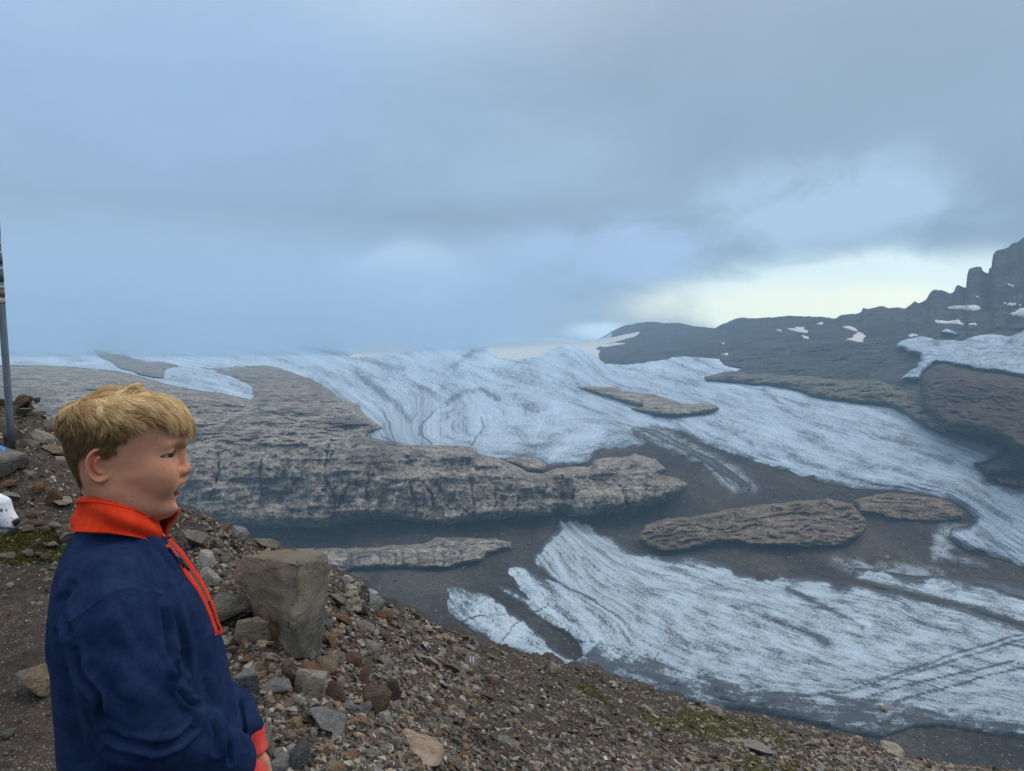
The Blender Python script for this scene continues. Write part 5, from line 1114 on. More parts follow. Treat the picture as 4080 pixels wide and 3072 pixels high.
# --- moss and low grass
def moss_patch(poly, N, seed, px=(7, 17)):
    r = np.random.default_rng(seed); poly = np.array(poly); b0, b1 = poly.min(0), poly.max(0)
    uv = r.uniform(b0, b1, (N*3, 2)); sd_ = poly_sdf(uv[:, 0], uv[:, 1], poly)+16*fbm(np.stack([uv[:, 0]/30, uv[:, 1]/22, uv[:, 0]*0], -1), 3, 0.6, 84)
    uv = uv[(sd_ > 0) & (uv[:, 1] > sil_at(uv[:, 0])+2)][:N]
    G = ground_at(uv[:, 0], uv[:, 1]); n_ = len(G); s_ = r.uniform(*px, n_)/F*G[:, 1]
    hum = np.clip(fbm(G*3.5, 3, 0.5, 88)+0.35, 0, 1)*0.035*np.clip(G[:, 1]/4, 1, 3)
    G = G+np.array([0, 0, 1])*(hum*r.random(n_))[:, None]
    dirs = r.normal(size=(n_, 3))*np.array([1, 1, 0.5])+np.array([0, 0, 0.9]); dirs /= np.linalg.norm(dirs, axis=1, keepdims=True)
    sd2 = np.cross(dirs, r.normal(size=(n_, 3))); sd2 /= np.linalg.norm(sd2, axis=1, keepdims=True)
    A = G-sd2*s_[:, None]*0.22; B = G+sd2*s_[:, None]*0.22; C_ = G+dirs*s_[:, None]*0.8; 
    V = np.stack([A, B, C_], 1).reshape(-1, 3); Fc = np.arange(n_*3).reshape(-1, 3)
    c = np.array([0.085, 0.10, 0.022])*r.uniform(0.35, 1.5, (n_, 1)); br = r.random(n_) < 0.22; c[br] = np.array([0.13, 0.085, 0.03])*r.uniform(.5, 1.2, (br.sum(), 1))
    big = fbm(G*2.5, 3, 0.5, 89)[:, None]; c = c*(1+0.8*big)
    me = mesh_np('moss', V, Fc, False); attr(me, 'tint', np.repeat(np.clip(c, 0.005, 1), 3, 0)); tag(link('moss', me, M['moss']), kind='stuff')
m, n = new_mat('moss_and_grass'); finish(n, attr_node(n, 'tint').outputs['Vector'], 0.9); M['moss'] = m
moss_patch(moss_polys[0], 26000, 1, (6, 15))
for k, nn_ in zip((1, 2, 3, 4), (2500, 2600, 4500, 2000)): moss_patch(moss_polys[k], nn_, k+1, (6, 13))

# --- the pole
b0 = pt(44, 1735, 6.75); b1 = pt(8, 1236, 6.78)
dr = (b1-b0)/np.linalg.norm(b1-b0); top = b0+dr*2.55
pe = empty('marker_pole', b0); tag(pe, 'leaning grey metal pole with worn bands near its top, standing in the stones', 'pole')
q = Vector(dr).to_track_quat('Z', 'Y')
def tube(name, z0, z1, r0, r1, mat, seg=20, parent=None, rings=2):
    zz = np.linspace(z0, z1, rings); th = np.arange(seg)/seg*2*math.pi
    V = np.array([[(r0+(r1-r0)*(z-z0)/(z1-z0))*math.cos(t), (r0+(r1-r0)*(z-z0)/(z1-z0))*math.sin(t), z] for z in zz for t in th]+[[0, 0, z0], [0, 0, z1]])
    f4 = [[i*seg+j, i*seg+(j+1) % seg, (i+1)*seg+(j+1) % seg, (i+1)*seg+j] for i in range(rings-1) for j in range(seg)]
    f3 = [[(j+1) % seg, j, rings*seg] for j in range(seg)]+[[(rings-1)*seg+j, (rings-1)*seg+(j+1) % seg, rings*seg+1] for j in range(seg)]
    o = link(name, mesh_np(name, V, [np.array(f4), np.array(f3)]), mat, parent); o.rotation_mode = 'QUATERNION'; o.rotation_quaternion = q; return o
m, n = new_mat('galvanised_steel'); g = n.new('ShaderNodeTexCoord').outputs['Object']; a_n = n.noise(n.scale(g, (30, 30, 4)), 1.0, 5, 0.6)
finish(n, n.ramp(a_n, [(0.35, (0.09, 0.11, 0.13)), (0.65, (0.17, 0.20, 0.225))]), 0.5, a_n, 0.2, 0.002, 0.5, Metallic=0.35)
tube('shaft', -0.15, 2.55, 0.030, 0.030, m, 24, pe, 8)
bandm = {}
for k, (c_, nm) in enumerate([((0.42, 0.42, 0.40), 'white'), ((0.20, 0.075, 0.06), 'red'), ((0.05, 0.05, 0.055), 'black')]):
    mb, n = new_mat('faded_'+nm+'_band'); nn_ = n.noise(n.new('ShaderNodeNewGeometry').outputs['Position'], 60.0, 4, 0.65); finish(n, n.mix(n.smooth(nn_, 0.45, 0.62), c_, (0.09, 0.10, 0.11)), 0.6); bandm[nm] = mb
for z0, z1, c_ in [(1.22, 1.27, 'white'), (1.285, 1.34, 'red'), (1.36, 1.385, 'white'), (1.42, 1.52, 'black'), (1.53, 1.55, 'white'), (1.58, 1.66, 'black'), (1.675, 1.70, 'white'), (1.76, 1.78, 'white'), (1.85, 2.0, 'black')]:
    tube('painted_band', z0, z1, 0.0325, 0.0325, bandm[c_], 24, pe)
print('near done', round(time.time()-T0, 1))
# --- rocks strewn over the far debris
r = np.random.default_rng(77); Nf = 16000
uu = r.uniform(-200, 4400, Nf*3); vvf = r.uniform(1700, 3000, Nf*3)
ii = np.clip(((uu-ug[0])/(ug[1]-ug[0])).astype(int), 0, NU-1)
jj = np.array([np.searchsorted(-Vg[:, i], -v) for i, v in zip(ii, vvf)]).clip(0, NR-1)
occl = np.zeros(len(uu), bool)
for k in ('lower', 'upper', 'cliff', 'whale', 'whale2', 'band', 'edge', 'mount', 'isle3'): occl |= SD[k][jj, ii] > -8
vis = (~occl) & (vvf < sil_at(uu)+40) & (vnoise(np.stack([uu/90, vvf/50, uu*0], -1), 9) > -0.35)
jj, ii = jj[vis][:Nf], ii[vis][:Nf]; Gp = VB[jj, ii]; mN = len(Gp)
s_ = np.clip(r.lognormal(1.3, 0.6, mN), 1.5, 19)/F*Gp[:, 1]/2
Vs, Fs, Cs, base = [], [], [], 0; kk = r.integers(0, len(lowv), mN)
for k, (lvv, lff) in enumerate(lowv):
    q = np.where(kk == k)[0]; th = r.uniform(0, 6.28, len(q)); c_, sn = np.cos(th)[:, None], np.sin(th)[:, None]; L = lvv[None]*s_[q][:, None, None]*np.array([1, .8, .7])
    Wp = np.stack([L[..., 0]*c_-L[..., 1]*sn, L[..., 0]*sn+L[..., 1]*c_, L[..., 2]+0.3*s_[q][:, None]], -1)+Gp[q][:, None]
    Vs.append(Wp.reshape(-1, 3)); Fs.append((lff[None]+(np.arange(len(q))*len(lvv))[:, None, None]+base).reshape(-1, 3)); base += len(q)*len(lvv)
    Cs.append(np.repeat(np.array([0.105, 0.092, 0.083])*r.uniform(.4, 1.9, (len(q), 1)), len(lvv), 0))
me = mesh_np('rubble', np.concatenate(Vs), np.concatenate(Fs), False); attr(me, 'tint', np.concatenate(Cs)); tag(link('rubble', me, M['gravel']), kind='stuff')
# ------------------------------------------------------------------ implicit shapes -> one continuous skin
def surface_nets(f, org, h):
    s_ = f < 0; nx, ny, nz = f.shape
    cell = np.zeros((nx-1, ny-1, nz-1), np.uint8)
    for a in (0, 1):
        for b in (0, 1):
            for c in (0, 1): cell += s_[a:nx-1+a, b:ny-1+b, c:nz-1+c]
    act = (cell > 0) & (cell < 8); idx = np.full(act.shape, -1, np.int64); I = np.argwhere(act); idx[act] = np.arange(len(I))
    acc = np.zeros((len(I), 3)); cnt_ = np.zeros(len(I))
    for ax in range(3):
        o1, o2 = [k for k in range(3) if k != ax]
        for a in (0, 1):
            for b in (0, 1):
                c0 = I.copy(); c0[:, o1] += a; c0[:, o2] += b; c1 = c0.copy(); c1[:, ax] += 1
                f0 = f[c0[:, 0], c0[:, 1], c0[:, 2]]; f1 = f[c1[:, 0], c1[:, 1], c1[:, 2]]
                m_ = (f0 < 0) != (f1 < 0); t = f0/(f0-f1+1e-20)
                p = c0.astype(float); p[:, ax] += t; acc[m_] += p[m_]; cnt_[m_] += 1
    V = acc/cnt_[:, None]*h+np.asarray(org)
    Fq = []
    for ax in range(3):
        o1, o2 = (ax+1) % 3, (ax+2) % 3
        sl0 = [slice(None)]*3; sl1 = [slice(None)]*3; sl0[ax] = slice(0, -1); sl1[ax] = slice(1, None)
        cr_ = s_[tuple(sl0)] != s_[tuple(sl1)]; E = np.argwhere(cr_)
        E = E[(E[:, o1] > 0) & (E[:, o2] > 0) & (E[:, o1] < f.shape[o1]-1) & (E[:, o2] < f.shape[o2]-1)]
        ins = s_[E[:, 0], E[:, 1], E[:, 2]]
        def cid(d1, d2):
            c = E.copy(); c[:, o1] += d1; c[:, o2] += d2; return idx[c[:, 0], c[:, 1], c[:, 2]]
        q = np.stack([cid(-1, -1), cid(0, -1), cid(0, 0), cid(-1, 0)], -1); q[~ins] = q[~ins][:, ::-1]; Fq.append(q)
    Fq = np.concatenate(Fq); Fq = Fq[(Fq >= 0).all(1)]; return V, Fq
def grid3(lo, hi, h):
    ax = [np.arange(lo[k], hi[k]+h, h, dtype=np.float32) for k in range(3)]
    return np.meshgrid(*ax, indexing='ij', sparse=True), [a[0] for a in ax]
def smin(a, b, k): hh = np.clip(0.5+0.5*(b-a)/k, 0, 1); return b+(a-b)*hh-k*hh*(1-hh)
def smax(a, b, k): return -smin(-a, -b, k)
def sph(X, c, r, sc3=(1, 1, 1)):
    q = np.sqrt(((X[0]-c[0])/sc3[0])**2+((X[1]-c[1])/sc3[1])**2+((X[2]-c[2])/sc3[2])**2); return (q-r)*min(sc3)
def cone(X, a, b, ra, rb, flat=None):
    a = np.array(a, np.float32); b = np.array(b, np.float32); d = b-a; L2 = float(d@d)
    t = np.clip(((X[0]-a[0])*d[0]+(X[1]-a[1])*d[1]+(X[2]-a[2])*d[2])/L2, 0, 1)
    dx = X[0]-a[0]-t*d[0]; dy = X[1]-a[1]-t*d[1]; dz = X[2]-a[2]-t*d[2]
    return np.sqrt(dx*dx+dy*dy+dz*dz)-(ra+(rb-ra)*t)
def chain(X, pts, rs, k=0.01):
    f = None
    for i in range(len(pts)-1):
        c = cone(X, pts[i], pts[i+1], rs[i], rs[i+1]); f = c if f is None else smin(f, c, k)
    return f
def lap_smooth(V, Fq, it=2, lam=0.5):
    e = np.concatenate([Fq[:, [0, 1]], Fq[:, [1, 2]], Fq[:, [2, 3]], Fq[:, [3, 0]]]); n_ = len(V)
    for _ in range(it):
        s_ = np.zeros((n_, 3)); c_ = np.zeros(n_)
        for k in range(3): s_[:, k] = np.bincount(e[:, 0], V[e[:, 1], k], n_)+np.bincount(e[:, 1], V[e[:, 0], k], n_)
        c_ = np.bincount(e[:, 0], minlength=n_)+np.bincount(e[:, 1], minlength=n_)
        V = V+(s_/np.maximum(c_, 1)[:, None]-V)*lam
    return V
def vnormals(V, Fq):
    a = V[Fq[:, 2]]-V[Fq[:, 0]]; b = V[Fq[:, 3]]-V[Fq[:, 1]]; fn = np.cross(a, b); N = np.zeros_like(V)
    for k in range(4):
        for c in range(3): N[:, c] += np.bincount(Fq[:, k], fn[:, c], len(V))
    return N/(np.linalg.norm(N, axis=1, keepdims=True)+1e-20)

# ------------------------------------------------------------------ the boy: frame of reference
YAW = R(17); P0 = np.array([-0.645, 1.22]); fd = np.array([math.cos(YAW), math.sin(YAW)]); ld_ = np.array([-math.sin(YAW), math.cos(YAW)])
GZ = float(ground_at(*cr('j', 700, 2700))[0][2])
gq = None
def loc(crop, x, y, yl=0.0):
    """local (X forward, Z up) of a crop pixel on the plane at lateral offset yl (negative = the side towards the camera)"""
    u, v = cr(crop, x, y); d_ = ray_dir(u, v); nrm = np.array([ld_[0], ld_[1], 0]); o_ = np.array([P0[0], P0[1], 0])+nrm*yl
    t = ((o_-CAMP)@nrm)/(d_@nrm); Pp = CAMP+d_*t
    return float((Pp[:2]-P0)@fd), float(Pp[2])
def L3(crop, x, y, yl=0.0): a, b = loc(crop, x, y, yl); return np.array([a, yl, b])
def to_world(V):
    V = np.asarray(V); return np.stack([P0[0]+V[:, 0]*fd[0]+V[:, 1]*ld_[0], P0[1]+V[:, 0]*fd[1]+V[:, 1]*ld_[1], V[:, 2]], -1)
boy = empty('person', (P0[0], P0[1], 0.0), YAW)
tag(boy, 'boy with short blond hair in a navy fleece with a red orange collar', 'person')

# --- head
hp = [  # y(crop h), back x, front x, half width (m), x of widest section
 (236, 700, 760, .006, 720), (240, 610, 850, .022, 700), (255, 500, 950, .038, 680), (280, 415, 1015, .050, 660), (320, 345, 1080, .060, 640), (380, 285, 1135, .068, 620), (450, 252, 1172, .0725, 610), (550, 232, 1205, .0745, 600),
 (640, 240, 1224, .0735, 600), (700, 255, 1216, .072, 610), (735, 265, 1203, .071, 620), (790, 285, 1190, .0685, 640), (850, 310, 1185, .066, 660), (900, 335, 1182, .0672, 680), (950, 362, 1180, .0630, 690), (1000, 400, 1174, .0605, 700), (1050, 450, 1160, .0575, 715),
 (1100, 540, 1150, .0558, 760), (1150, 650, 1140, .053, 820), (1200, 770, 1136, .044, 890), (1235, 880, 1118, .031, 950), (1256, 980, 1080, .008, 1030)]
hp = np.array(hp, float); zz = np.array([loc('h', 700, y)[1] for y in hp[:, 0]])
xb = np.array([loc('h', x, y)[0] for y, x in hp[:, :2]]); xf = np.array([loc('h', x, y)[0] for y, x in hp[:, [0, 2]]]); xc = np.array([loc('h', x, y)[0] for y, x in hp[:, [0, 4]]])
zo = np.argsort(zz); zz = zz[zo]; xb = xb[zo]; xf = xf[zo]; xc = xc[zo]; hw = hp[zo, 3]
zfine = np.linspace(zz[0], zz[-1], 500)
def smt(vals, w_mm, dome=True):
    a = np.interp(zfine, zz, vals); k = max(3, int(w_mm/1000/(zfine[1]-zfine[0])))
    b = a.copy(); kk = np.hanning(k+2)[1:-1]; kk /= kk.sum(); ap = np.pad(a, (k, k), mode='reflect', reflect_type='odd'); b = np.convolve(ap, kk, 'same')[k:-k]
    e = np.minimum(np.arange(500), 499-np.arange(500))/499.; m_ = np.clip((e-0.02)/0.06, 0, 1); return a*(1-m_)+b*m_
xb, xf, xc, hw_s = smt(xb, 16), smt(xf, 8), smt(xc, 26), smt(hw, 26); zz, hw = zfine, hw_s
hx_z0 = loc('h', 700, 570)[1]; hx_z1 = loc('h', 700, 705)[1]
p_z = np.array([loc('h', 700, y)[1] for y in (1250, 1110, 1010, 900, 790, 705, 570)]); p_v = np.array([2.0, 1.88, 1.84, 1.92, 1.80, 1.74, 1.95])
p_v = np.convolve(np.pad(np.interp(np.linspace(p_z[0], p_z[-1], 200), p_z, p_v), 20, mode='edge'), np.ones(41)/41, 'valid'); p_z = np.linspace(p_z[0], p_z[-1], 200)
def head_base(X):
    z = X[2]; B = np.interp(z, zz, xb).astype(np.float32); Fx = np.interp(z, zz, xf).astype(np.float32); C_ = np.interp(z, zz, xc).astype(np.float32); Wd = np.interp(z, zz, hw).astype(np.float32)
    dx = X[0]-C_; a = np.where(dx > 0, np.maximum(Fx-C_, 1e-3), np.maximum(C_-B, 1e-3)); xn = np.abs(dx)/a; yn = np.abs(X[1])/np.maximum(Wd, 1e-3)
    p = np.interp(z, p_z, p_v).astype(np.float32); p = np.where(dx > 0, p, 2.2)
    r_ = (xn**p+yn**p)**(1/p); f = (r_-1)*np.minimum(a, Wd)*0.9
    f = np.maximum(f, z-zz[-1]); f = np.maximum(f, zz[0]-z); return f
h_ = 0.0014
x0, _z = loc('h', 150, 700); x1, _z = loc('h', 1330, 700); ztop = loc('h', 700, 190)[1]; zbot = loc('h', 700, 1560)[1]
G3, org = grid3((x0, -0.100, zbot), (x1, 0.092, ztop), h_)
Xg = G3
f = head_base(Xg)
def hx(x, y, yl=0.0): return L3('h', x, y, yl)
# neck
nk0 = hx(668, 960); nk1 = hx(610, 1420)
f = smin(f, cone(Xg, nk0, nk1, 0.046, 0.042), 0.018)
f = smin(f, cone(Xg, hx(575, 850), hx(580, 1350), 0.026, 0.030), 0.015)
f = smin(f, cone(Xg, hx(800, 1120), hx(700, 1420), 0.030, 0.044), 0.03)
def NS_(x, y, yl, sy): p = L3('h', x, y, -yl); p[1] = sy*yl; return p
# brow, nose, cheeks, chin
for sy in (-1, 1):
    f = smin(f, cone(Xg, NS_(1168, 664, .012, sy), NS_(1070, 674, .038, sy), 0.0070, 0.0055), 0.020)
    f = smax(f, -sph(Xg, NS_(1130, 745, .030, sy)+np.array([-.0138+.0110+.014, 0, 0.0005]), 0.0140, (1.0, 1.10, 0.72)), 0.015)      # eye hollow
    f = smin(f, sph(Xg, NS_(985, 880, .040, sy), 0.012, (1.2, .8, 1.1)), 0.030); f = smin(f, sph(Xg, NS_(1015, 985, .036, sy), 0.009, (1.1, .8, 1.2)), 0.032)                   # cheek
nb = hx(1190, 745); nt = hx(1240, 868)
f = smin(f, cone(Xg, nb, nt-[.004, 0, .0], 0.0055, 0.0075), 0.010)
f = smin(f, sph(Xg, nt-[0.0025, 0, 0.0005], 0.0088), 0.006)
for sy in (-1, 1):
    f = smin(f, sph(Xg, hx(1195, 885)+np.array([0, sy*.0105, 0]), 0.0066, (1.25, .8, .95)), 0.005)
    f = smax(f, -cone(Xg, hx(1226, 905)+np.array([0, sy*.0052, -.001]), hx(1205, 893)+np.array([0, sy*.006, .003]), 0.0024, 0.0018), 0.003)
f = smin(f, cone(Xg, hx(1196, 915), hx(1203, 955), 0.005, 0.0055), 0.007)
# mouth: open, lips round it
mc = hx(1165, 1050)
f = smin(f, sph(Xg, hx(1095, 1035), 0.018, (0.85, 1.0, 1.2)), 0.02)
lipU = [NS_(1112, 1046, .0215, -1), NS_(1178, 986, .011, -1), hx(1193, 977, 0), NS_(1178, 986, .011, 1), NS_(1112, 1046, .0215, 1)]
lipL = [NS_(1112, 1054, .0210, -1), NS_(1146, 1100, .011, -1), hx(1162, 1107, 0), NS_(1146, 1100, .011, 1), NS_(1112, 1054, .0210, 1)]
for l_, rr_ in ((lipU, (.0020, .0042, .0048, .0042, .0020)), (lipL, (.0020, .0045, .0052, .0045, .0020))):
    for p_ in l_: p_[1] = p_[1]
    f = smin(f, chain(Xg, l_, rr_, 0.004), 0.006)
mouth = (np.sqrt(((Xg[0]-hx(1180, 1044)[0])/.024)**2+(Xg[1]/.0255)**2+((Xg[2]-hx(1175, 1044)[2])/.0108)**2)-1)*.0108
mouth = np.maximum(mouth, -(Xg[0]-(mc[0]-0.020)))
f = smax(f, -mouth, 0.0025)
f = smin(f, sph(Xg, hx(1088, 1185), 0.0130, (1, 1.2, 1)), 0.016)
f = smax(f, -cone(Xg, hx(1172, 1138, -.016), hx(1172, 1138, .016), 0.0055, 0.0055), 0.010)
# jaw angle
for sy in (-1, 1): f = smin(f, cone(Xg, hx(690, 1010)+np.array([0, sy*.050, 0]), hx(1010, 1190)+np.array([0, sy*.020, 0]), 0.013, 0.012), 0.022)
# eyelids round the eyeballs
EYES = []
for sy in (-1, 1):
    ec = NS_(1128, 748, .0300, sy)-np.array([.0138, 0, 0])
    EYES.append(ec); shell = sph(Xg, ec, 0.0146)
    f = smin(f, shell, 0.006)
    wy = (Xg[1]-ec[1]); hwx = 0.0037*np.sqrt(np.clip((Xg[0]-(ec[0]-0.0055))/0.011, 0, 1)); opn = np.abs(Xg[2]-(ec[2]-0.0006-2.0*wy*wy))-(hwx-4.0*wy*wy)
    cut = np.maximum(np.maximum(opn, sph(Xg, ec, 0.0215)), -(Xg[0]-ec[0]+0.0055)); cut = np.maximum(cut, np.abs(wy)-.021)
    f = smax(f, -cut, 0.0012)
# ear on the side towards the camera (and its twin)
er = L3('h', 520, 845, -.078); e_a = 0.0205; e_b = 0.0292
for sy in (-1, 1):
    tl = 0.16; xx = Xg[0]-er[0]; z2 = Xg[2]-er[2]; xr = xx*math.cos(tl)+z2*math.sin(tl)*-1; zr = xx*math.sin(tl)+z2*math.cos(tl)
    wid = 1.0+0.22*np.clip(zr/e_b, -1, 1)                      # broader above, lobe below
    rho = np.sqrt((xr/(e_a*wid))**2+(zr/e_b)**2)
    qo = sy*Xg[1]-(np.interp(er[2], zz, hw)-0.006)
    lift = 0.009-0.42*xr
    rim = 0.0052*np.exp(-((rho-0.87)/0.11)**2)*(np.clip((-xr+0.010)/0.02, 0.15, 1)); dip = -0.0042*np.exp(-((rho-0.64)/0.12)**2)
    anti = 0.0040*np.exp(-((rho-0.42)/0.10)**2)*np.clip(0.5-xr/0.02, 0, 1); con_ = -0.0135*np.exp(-(((xr-0.0045)/0.0075)**2+((zr+0.002)/0.0095)**2))
    lobe = 0.002*np.exp(-(((xr-0.002)/0.008)**2+((zr+0.024)/0.007)**2))
    Qh = lift+rim+dip+anti+con_+lobe
    e_ = np.maximum(np.maximum(qo-Qh, (lift-0.0075)-qo-0.6*np.clip(xr, 0, 1)), (rho-1)*e_a*0.8)
    stem_ = np.maximum(np.maximum(np.abs(xr-0.006)-0.012, np.abs(zr)-0.020), np.maximum(qo-lift-0.003, -qo-0.01))
    e_ = smin(e_, np.maximum(stem_, qo-Qh), 0.003)
    if False: e_ = smin(e_, sph(Xg, L3('h', 612, 865, -.078)*np.array([1, 0, 1])+np.array([0, sy*(np.interp(er[2], zz, hw)+0.0005), 0]), 0.0030, (0.9, 1, 1.5)), 0.004)
    f = smin(f, e_, 0.0030)
hv_, hf_ = surface_nets(f, org, h_); hv_ = lap_smooth(hv_, hf_, 2, 0.45)
# a low cut under the collar keeps the neck open only inside the clothes
uH, vH = proj(to_world(hv_)); 
HX = (uH-150)*2.0822; HY = (vH-1450)*2.0822
skin_lip = np.zeros(len(hv_)); skin_red = np.zeros(len(hv_)); dark_ = np.zeros(len(hv_))
def dseg(V, pts): 
    out = np.full(len(V), 9.0)
    for a, b in zip(pts[:-1], pts[1:]):
        d_ = b-a; t = np.clip(((V-a)@d_)/(d_@d_), 0, 1); out = np.minimum(out, np.linalg.norm(V-a-t[:, None]*d_, axis=1))
    return out
skin_lip = np.maximum(1-sstep(dseg(hv_, lipU), 0.0058, 0.0082), 1-sstep(dseg(hv_, lipL), 0.0064, 0.0088))
skin_lip *= sstep(hv_[:, 0], mc[0]-.012, mc[0]-.002)
nost = np.zeros(len(hv_))
for sy in (-1, 1): nost = np.maximum(nost, 1-sstep(np.linalg.norm(hv_-(hx(1216, 902)+np.array([0, sy*.0055, 0.0005])), axis=1), .0022, .0042))
dark_ = np.maximum(nost*0.8, (1-sstep(np.sqrt(((hv_[:, 0]-hx(1180, 1044)[0])/.024)**2+(hv_[:, 1]/.0255)**2+((hv_[:, 2]-hx(1175, 1044)[2])/.0108)**2), 1.02, 1.10))*(1-sstep(hv_[:, 0], mc[0]+.003, mc[0]+.007)))
near_ear = np.exp(-((hv_[:, 0]-er[0])/0.022)**2-((hv_[:, 2]-er[2])/0.033)**2)*sstep(np.abs(hv_[:, 1]), 0.066, 0.078)
skin_red = 0.9*near_ear+0.22*np.exp(-(((hv_[:, 0]-hx(980, 930)[0])/0.026)**2+((hv_[:, 2]-hx(980, 930)[2])/0.022)**2))*(np.abs(hv_[:, 1]) > .02)+0.5*np.exp(-(np.linalg.norm(hv_-nt, axis=1)/0.012)**2)
brow = np.zeros(len(hv_))
for sy in (-1, 1):
    bp_ = [NS_(1190, 672, .012, sy), NS_(1130, 652, .026, sy), NS_(1040, 682, .042, sy)]
    brow = np.maximum(brow, (1-sstep(dseg(hv_*np.array([1, 1, 1]), bp_), 0.005, 0.0125)))
lash_shade = np.zeros(len(hv_))  # dark eyelash line together with its shadow, painted into the lid colour
for ec in EYES:
    rr_ = np.linalg.norm(hv_-ec, axis=1); wy = hv_[:, 1]-ec[1]; dz_ = hv_[:, 2]-(ec[2]-0.0006-2*wy*wy); hw_ = 0.0037*np.sqrt(np.clip((hv_[:, 0]-(ec[0]-0.0055))/0.011, 0, 1))-4*wy*wy
    lash_shade = np.maximum(lash_shade, np.exp(-((np.abs(dz_)-hw_-0.0005)/0.0014)**2)*(dz_ > -0.001)*(rr_ < 0.0215)*(hv_[:, 0] > ec[0]-.005)*(np.abs(wy) < .021))
    lash_shade = np.maximum(lash_shade, 0.45*np.exp(-((np.abs(dz_)-hw_-0.0004)/0.0010)**2)*(dz_ < 0)*(rr_ < 0.0215)*(hv_[:, 0] > ec[0]-.005)*(np.abs(wy) < .021))
mole = np.zeros(len(hv_))
for (x, y, rr_) in ((1046, 868, .0011), (706, 1098, .0013), (782, 1096, .0013), (620, 930, .0009)):
    mole = np.maximum(mole, (1-sstep(np.hypot(HX-x, HY-y)*0.00019, rr_*0.5, rr_*1.3))*(hv_[:, 1] < 0))

# --- torso, arms and hands of the body (mostly inside the clothes)
SH_N = L3('j', 640, 760, -.135); EL_N = L3('j', 790, 1420, -.175); WR_N = L3('j', 1345, 1640, -.085)
SH_F = L3('j', 900, 720, .135); EL_F = L3('j', 1080, 1270, .165); WR_F = L3('j', 1408, 1440, .062)
GZ = float(pt(*cr('j', 700, 2500), 1.3)[2]) if False else -0.012
hip = np.array([L3('j', 820, 1900)[0], 0, 0.66])
hb = 0.0045
lo = np.array([hip[0]-.22, -.27, 0.0]); hi = np.array([hip[0]+.40, .27, L3('j', 650, 250)[2]])
Gb, ob_ = grid3(lo, hi, hb)
tb = cone(Gb, L3('j', 680, 420), L3('j', 800, 1500), 0.062, 0.085)
for sy in (-1, 1):
    tb = smin(tb, cone(Gb, L3('j', 690, 560)+np.array([0, sy*.04, 0]), hip+np.array([0, sy*.05, .08]), 0.072, 0.082), 0.05)
    kn = hip+np.array([.03, sy*.075, -.26]); an = np.array([hip[0]-.01, sy*.085, GZ+0.07])
    tb = smin(tb, chain(Gb, [hip+np.array([0, sy*.06, 0]), kn, an], (.078, .05, .032), .02), 0.03)
    tb = smin(tb, chain(Gb, [an, an+np.array([.06, 0, -.035]), an+np.array([.13, 0, -.045])], (.03, .028, .018), .02), 0.02)
tb = smin(tb, chain(Gb, [SH_N, EL_N, WR_N], (.048, .034, .023), .01), .02); tb = smin(tb, chain(Gb, [SH_F, EL_F, WR_F], (.048, .034, .023), .01), .02)
tb = smin(tb, cone(Gb, L3('j', 650, 330), L3('j', 690, 480), 0.034, 0.045), 0.03)
bv_, bf_ = surface_nets(tb, ob_, hb)
def hand(wr, dirn, palmn, side, curl=0.6):
    """palm, four fingers and a thumb from the wrist WR along DIRN; PALMN is the way the palm faces; SIDE +-1 puts the thumb"""
    dirn = np.array(dirn, float); dirn /= np.linalg.norm(dirn); palmn = np.array(palmn, float); palmn -= dirn*(palmn@dirn); palmn /= np.linalg.norm(palmn); lat = np.cross(dirn, palmn)*side
    c0 = wr+dirn*0.045; lo = c0-0.115; hi = c0+0.115; G, o_ = grid3(lo, hi, 0.0017)
    f = cone(G, wr-dirn*0.03, wr+dirn*0.012, 0.0215, 0.019)
    for k in (-0.75, -0.25, .25, .75): f = smin(f, cone(G, wr+dirn*0.012+lat*k*0.020, wr+dirn*0.066+lat*k*0.026, 0.0125, 0.0098), 0.010)
    for k, ln_ in zip((0.78, .27, -.25, -.75), (0.058, .066, .061, .047)):
        p = wr+dirn*0.068+lat*k*0.027; d_ = dirn*1.0+lat*k*0.08; pts = [p]; ang = 0
        for s_, cu_ in zip((0.44, .31, .25), (curl*0.7, curl*0.9, curl*0.6)):
            ang += cu_; pts.append(pts[-1]+(d_*math.cos(ang)+palmn*math.sin(ang))*ln_*s_)
        f = smin(f, chain(G, pts, (.0082, .0074, .0068, .0056), .0015), 0.0035)
    tp = [wr+dirn*0.018+lat*0.020+palmn*.004, wr+dirn*0.042+lat*0.036+palmn*0.012, wr+dirn*0.066+lat*0.038+palmn*0.022, wr+dirn*0.084+lat*0.030+palmn*0.028]
    f = smin(f, chain(G, tp, (.0125, .0095, .0082, .0064), .002), 0.006)
    V, Q_ = surface_nets(f, o_, 0.0017); return lap_smooth(V, Q_, 1, .4), Q_
HF_DIR = np.array([0.16, -0.10, -0.98]); HN_DIR = np.array([0.42, 0.32, -0.85])
h1v, h1f = hand(WR_F+HF_DIR/np.linalg.norm(HF_DIR)*0.050, HF_DIR, (-.25, -.95, 0), 1, 0.5)
h2v, h2f = hand(WR_N+HN_DIR*0.045, HN_DIR, (.1, .9, .1), 1, 0.7)
Vb = np.concatenate([hv_, bv_, h1v, h2v]); nb_ = [0, len(hv_), len(hv_)+len(bv_), len(hv_)+len(bv_)+len(h1v)]
me = mesh_np('body', Vb-np.array([0, 0, 0]), [hf_, bf_+nb_[1], h1f+nb_[2], h2f+nb_[3]])
ext = len(Vb)-len(hv_)
for nm, a, fill in (('lip', skin_lip, 0), ('red', skin_red, 0.25), ('inside', dark_, 0), ('brow', brow, 0), ('lash_shade', lash_shade, 0), ('mole', mole, 0)): attr(me, nm, np.concatenate([a, np.full(ext, fill)]))
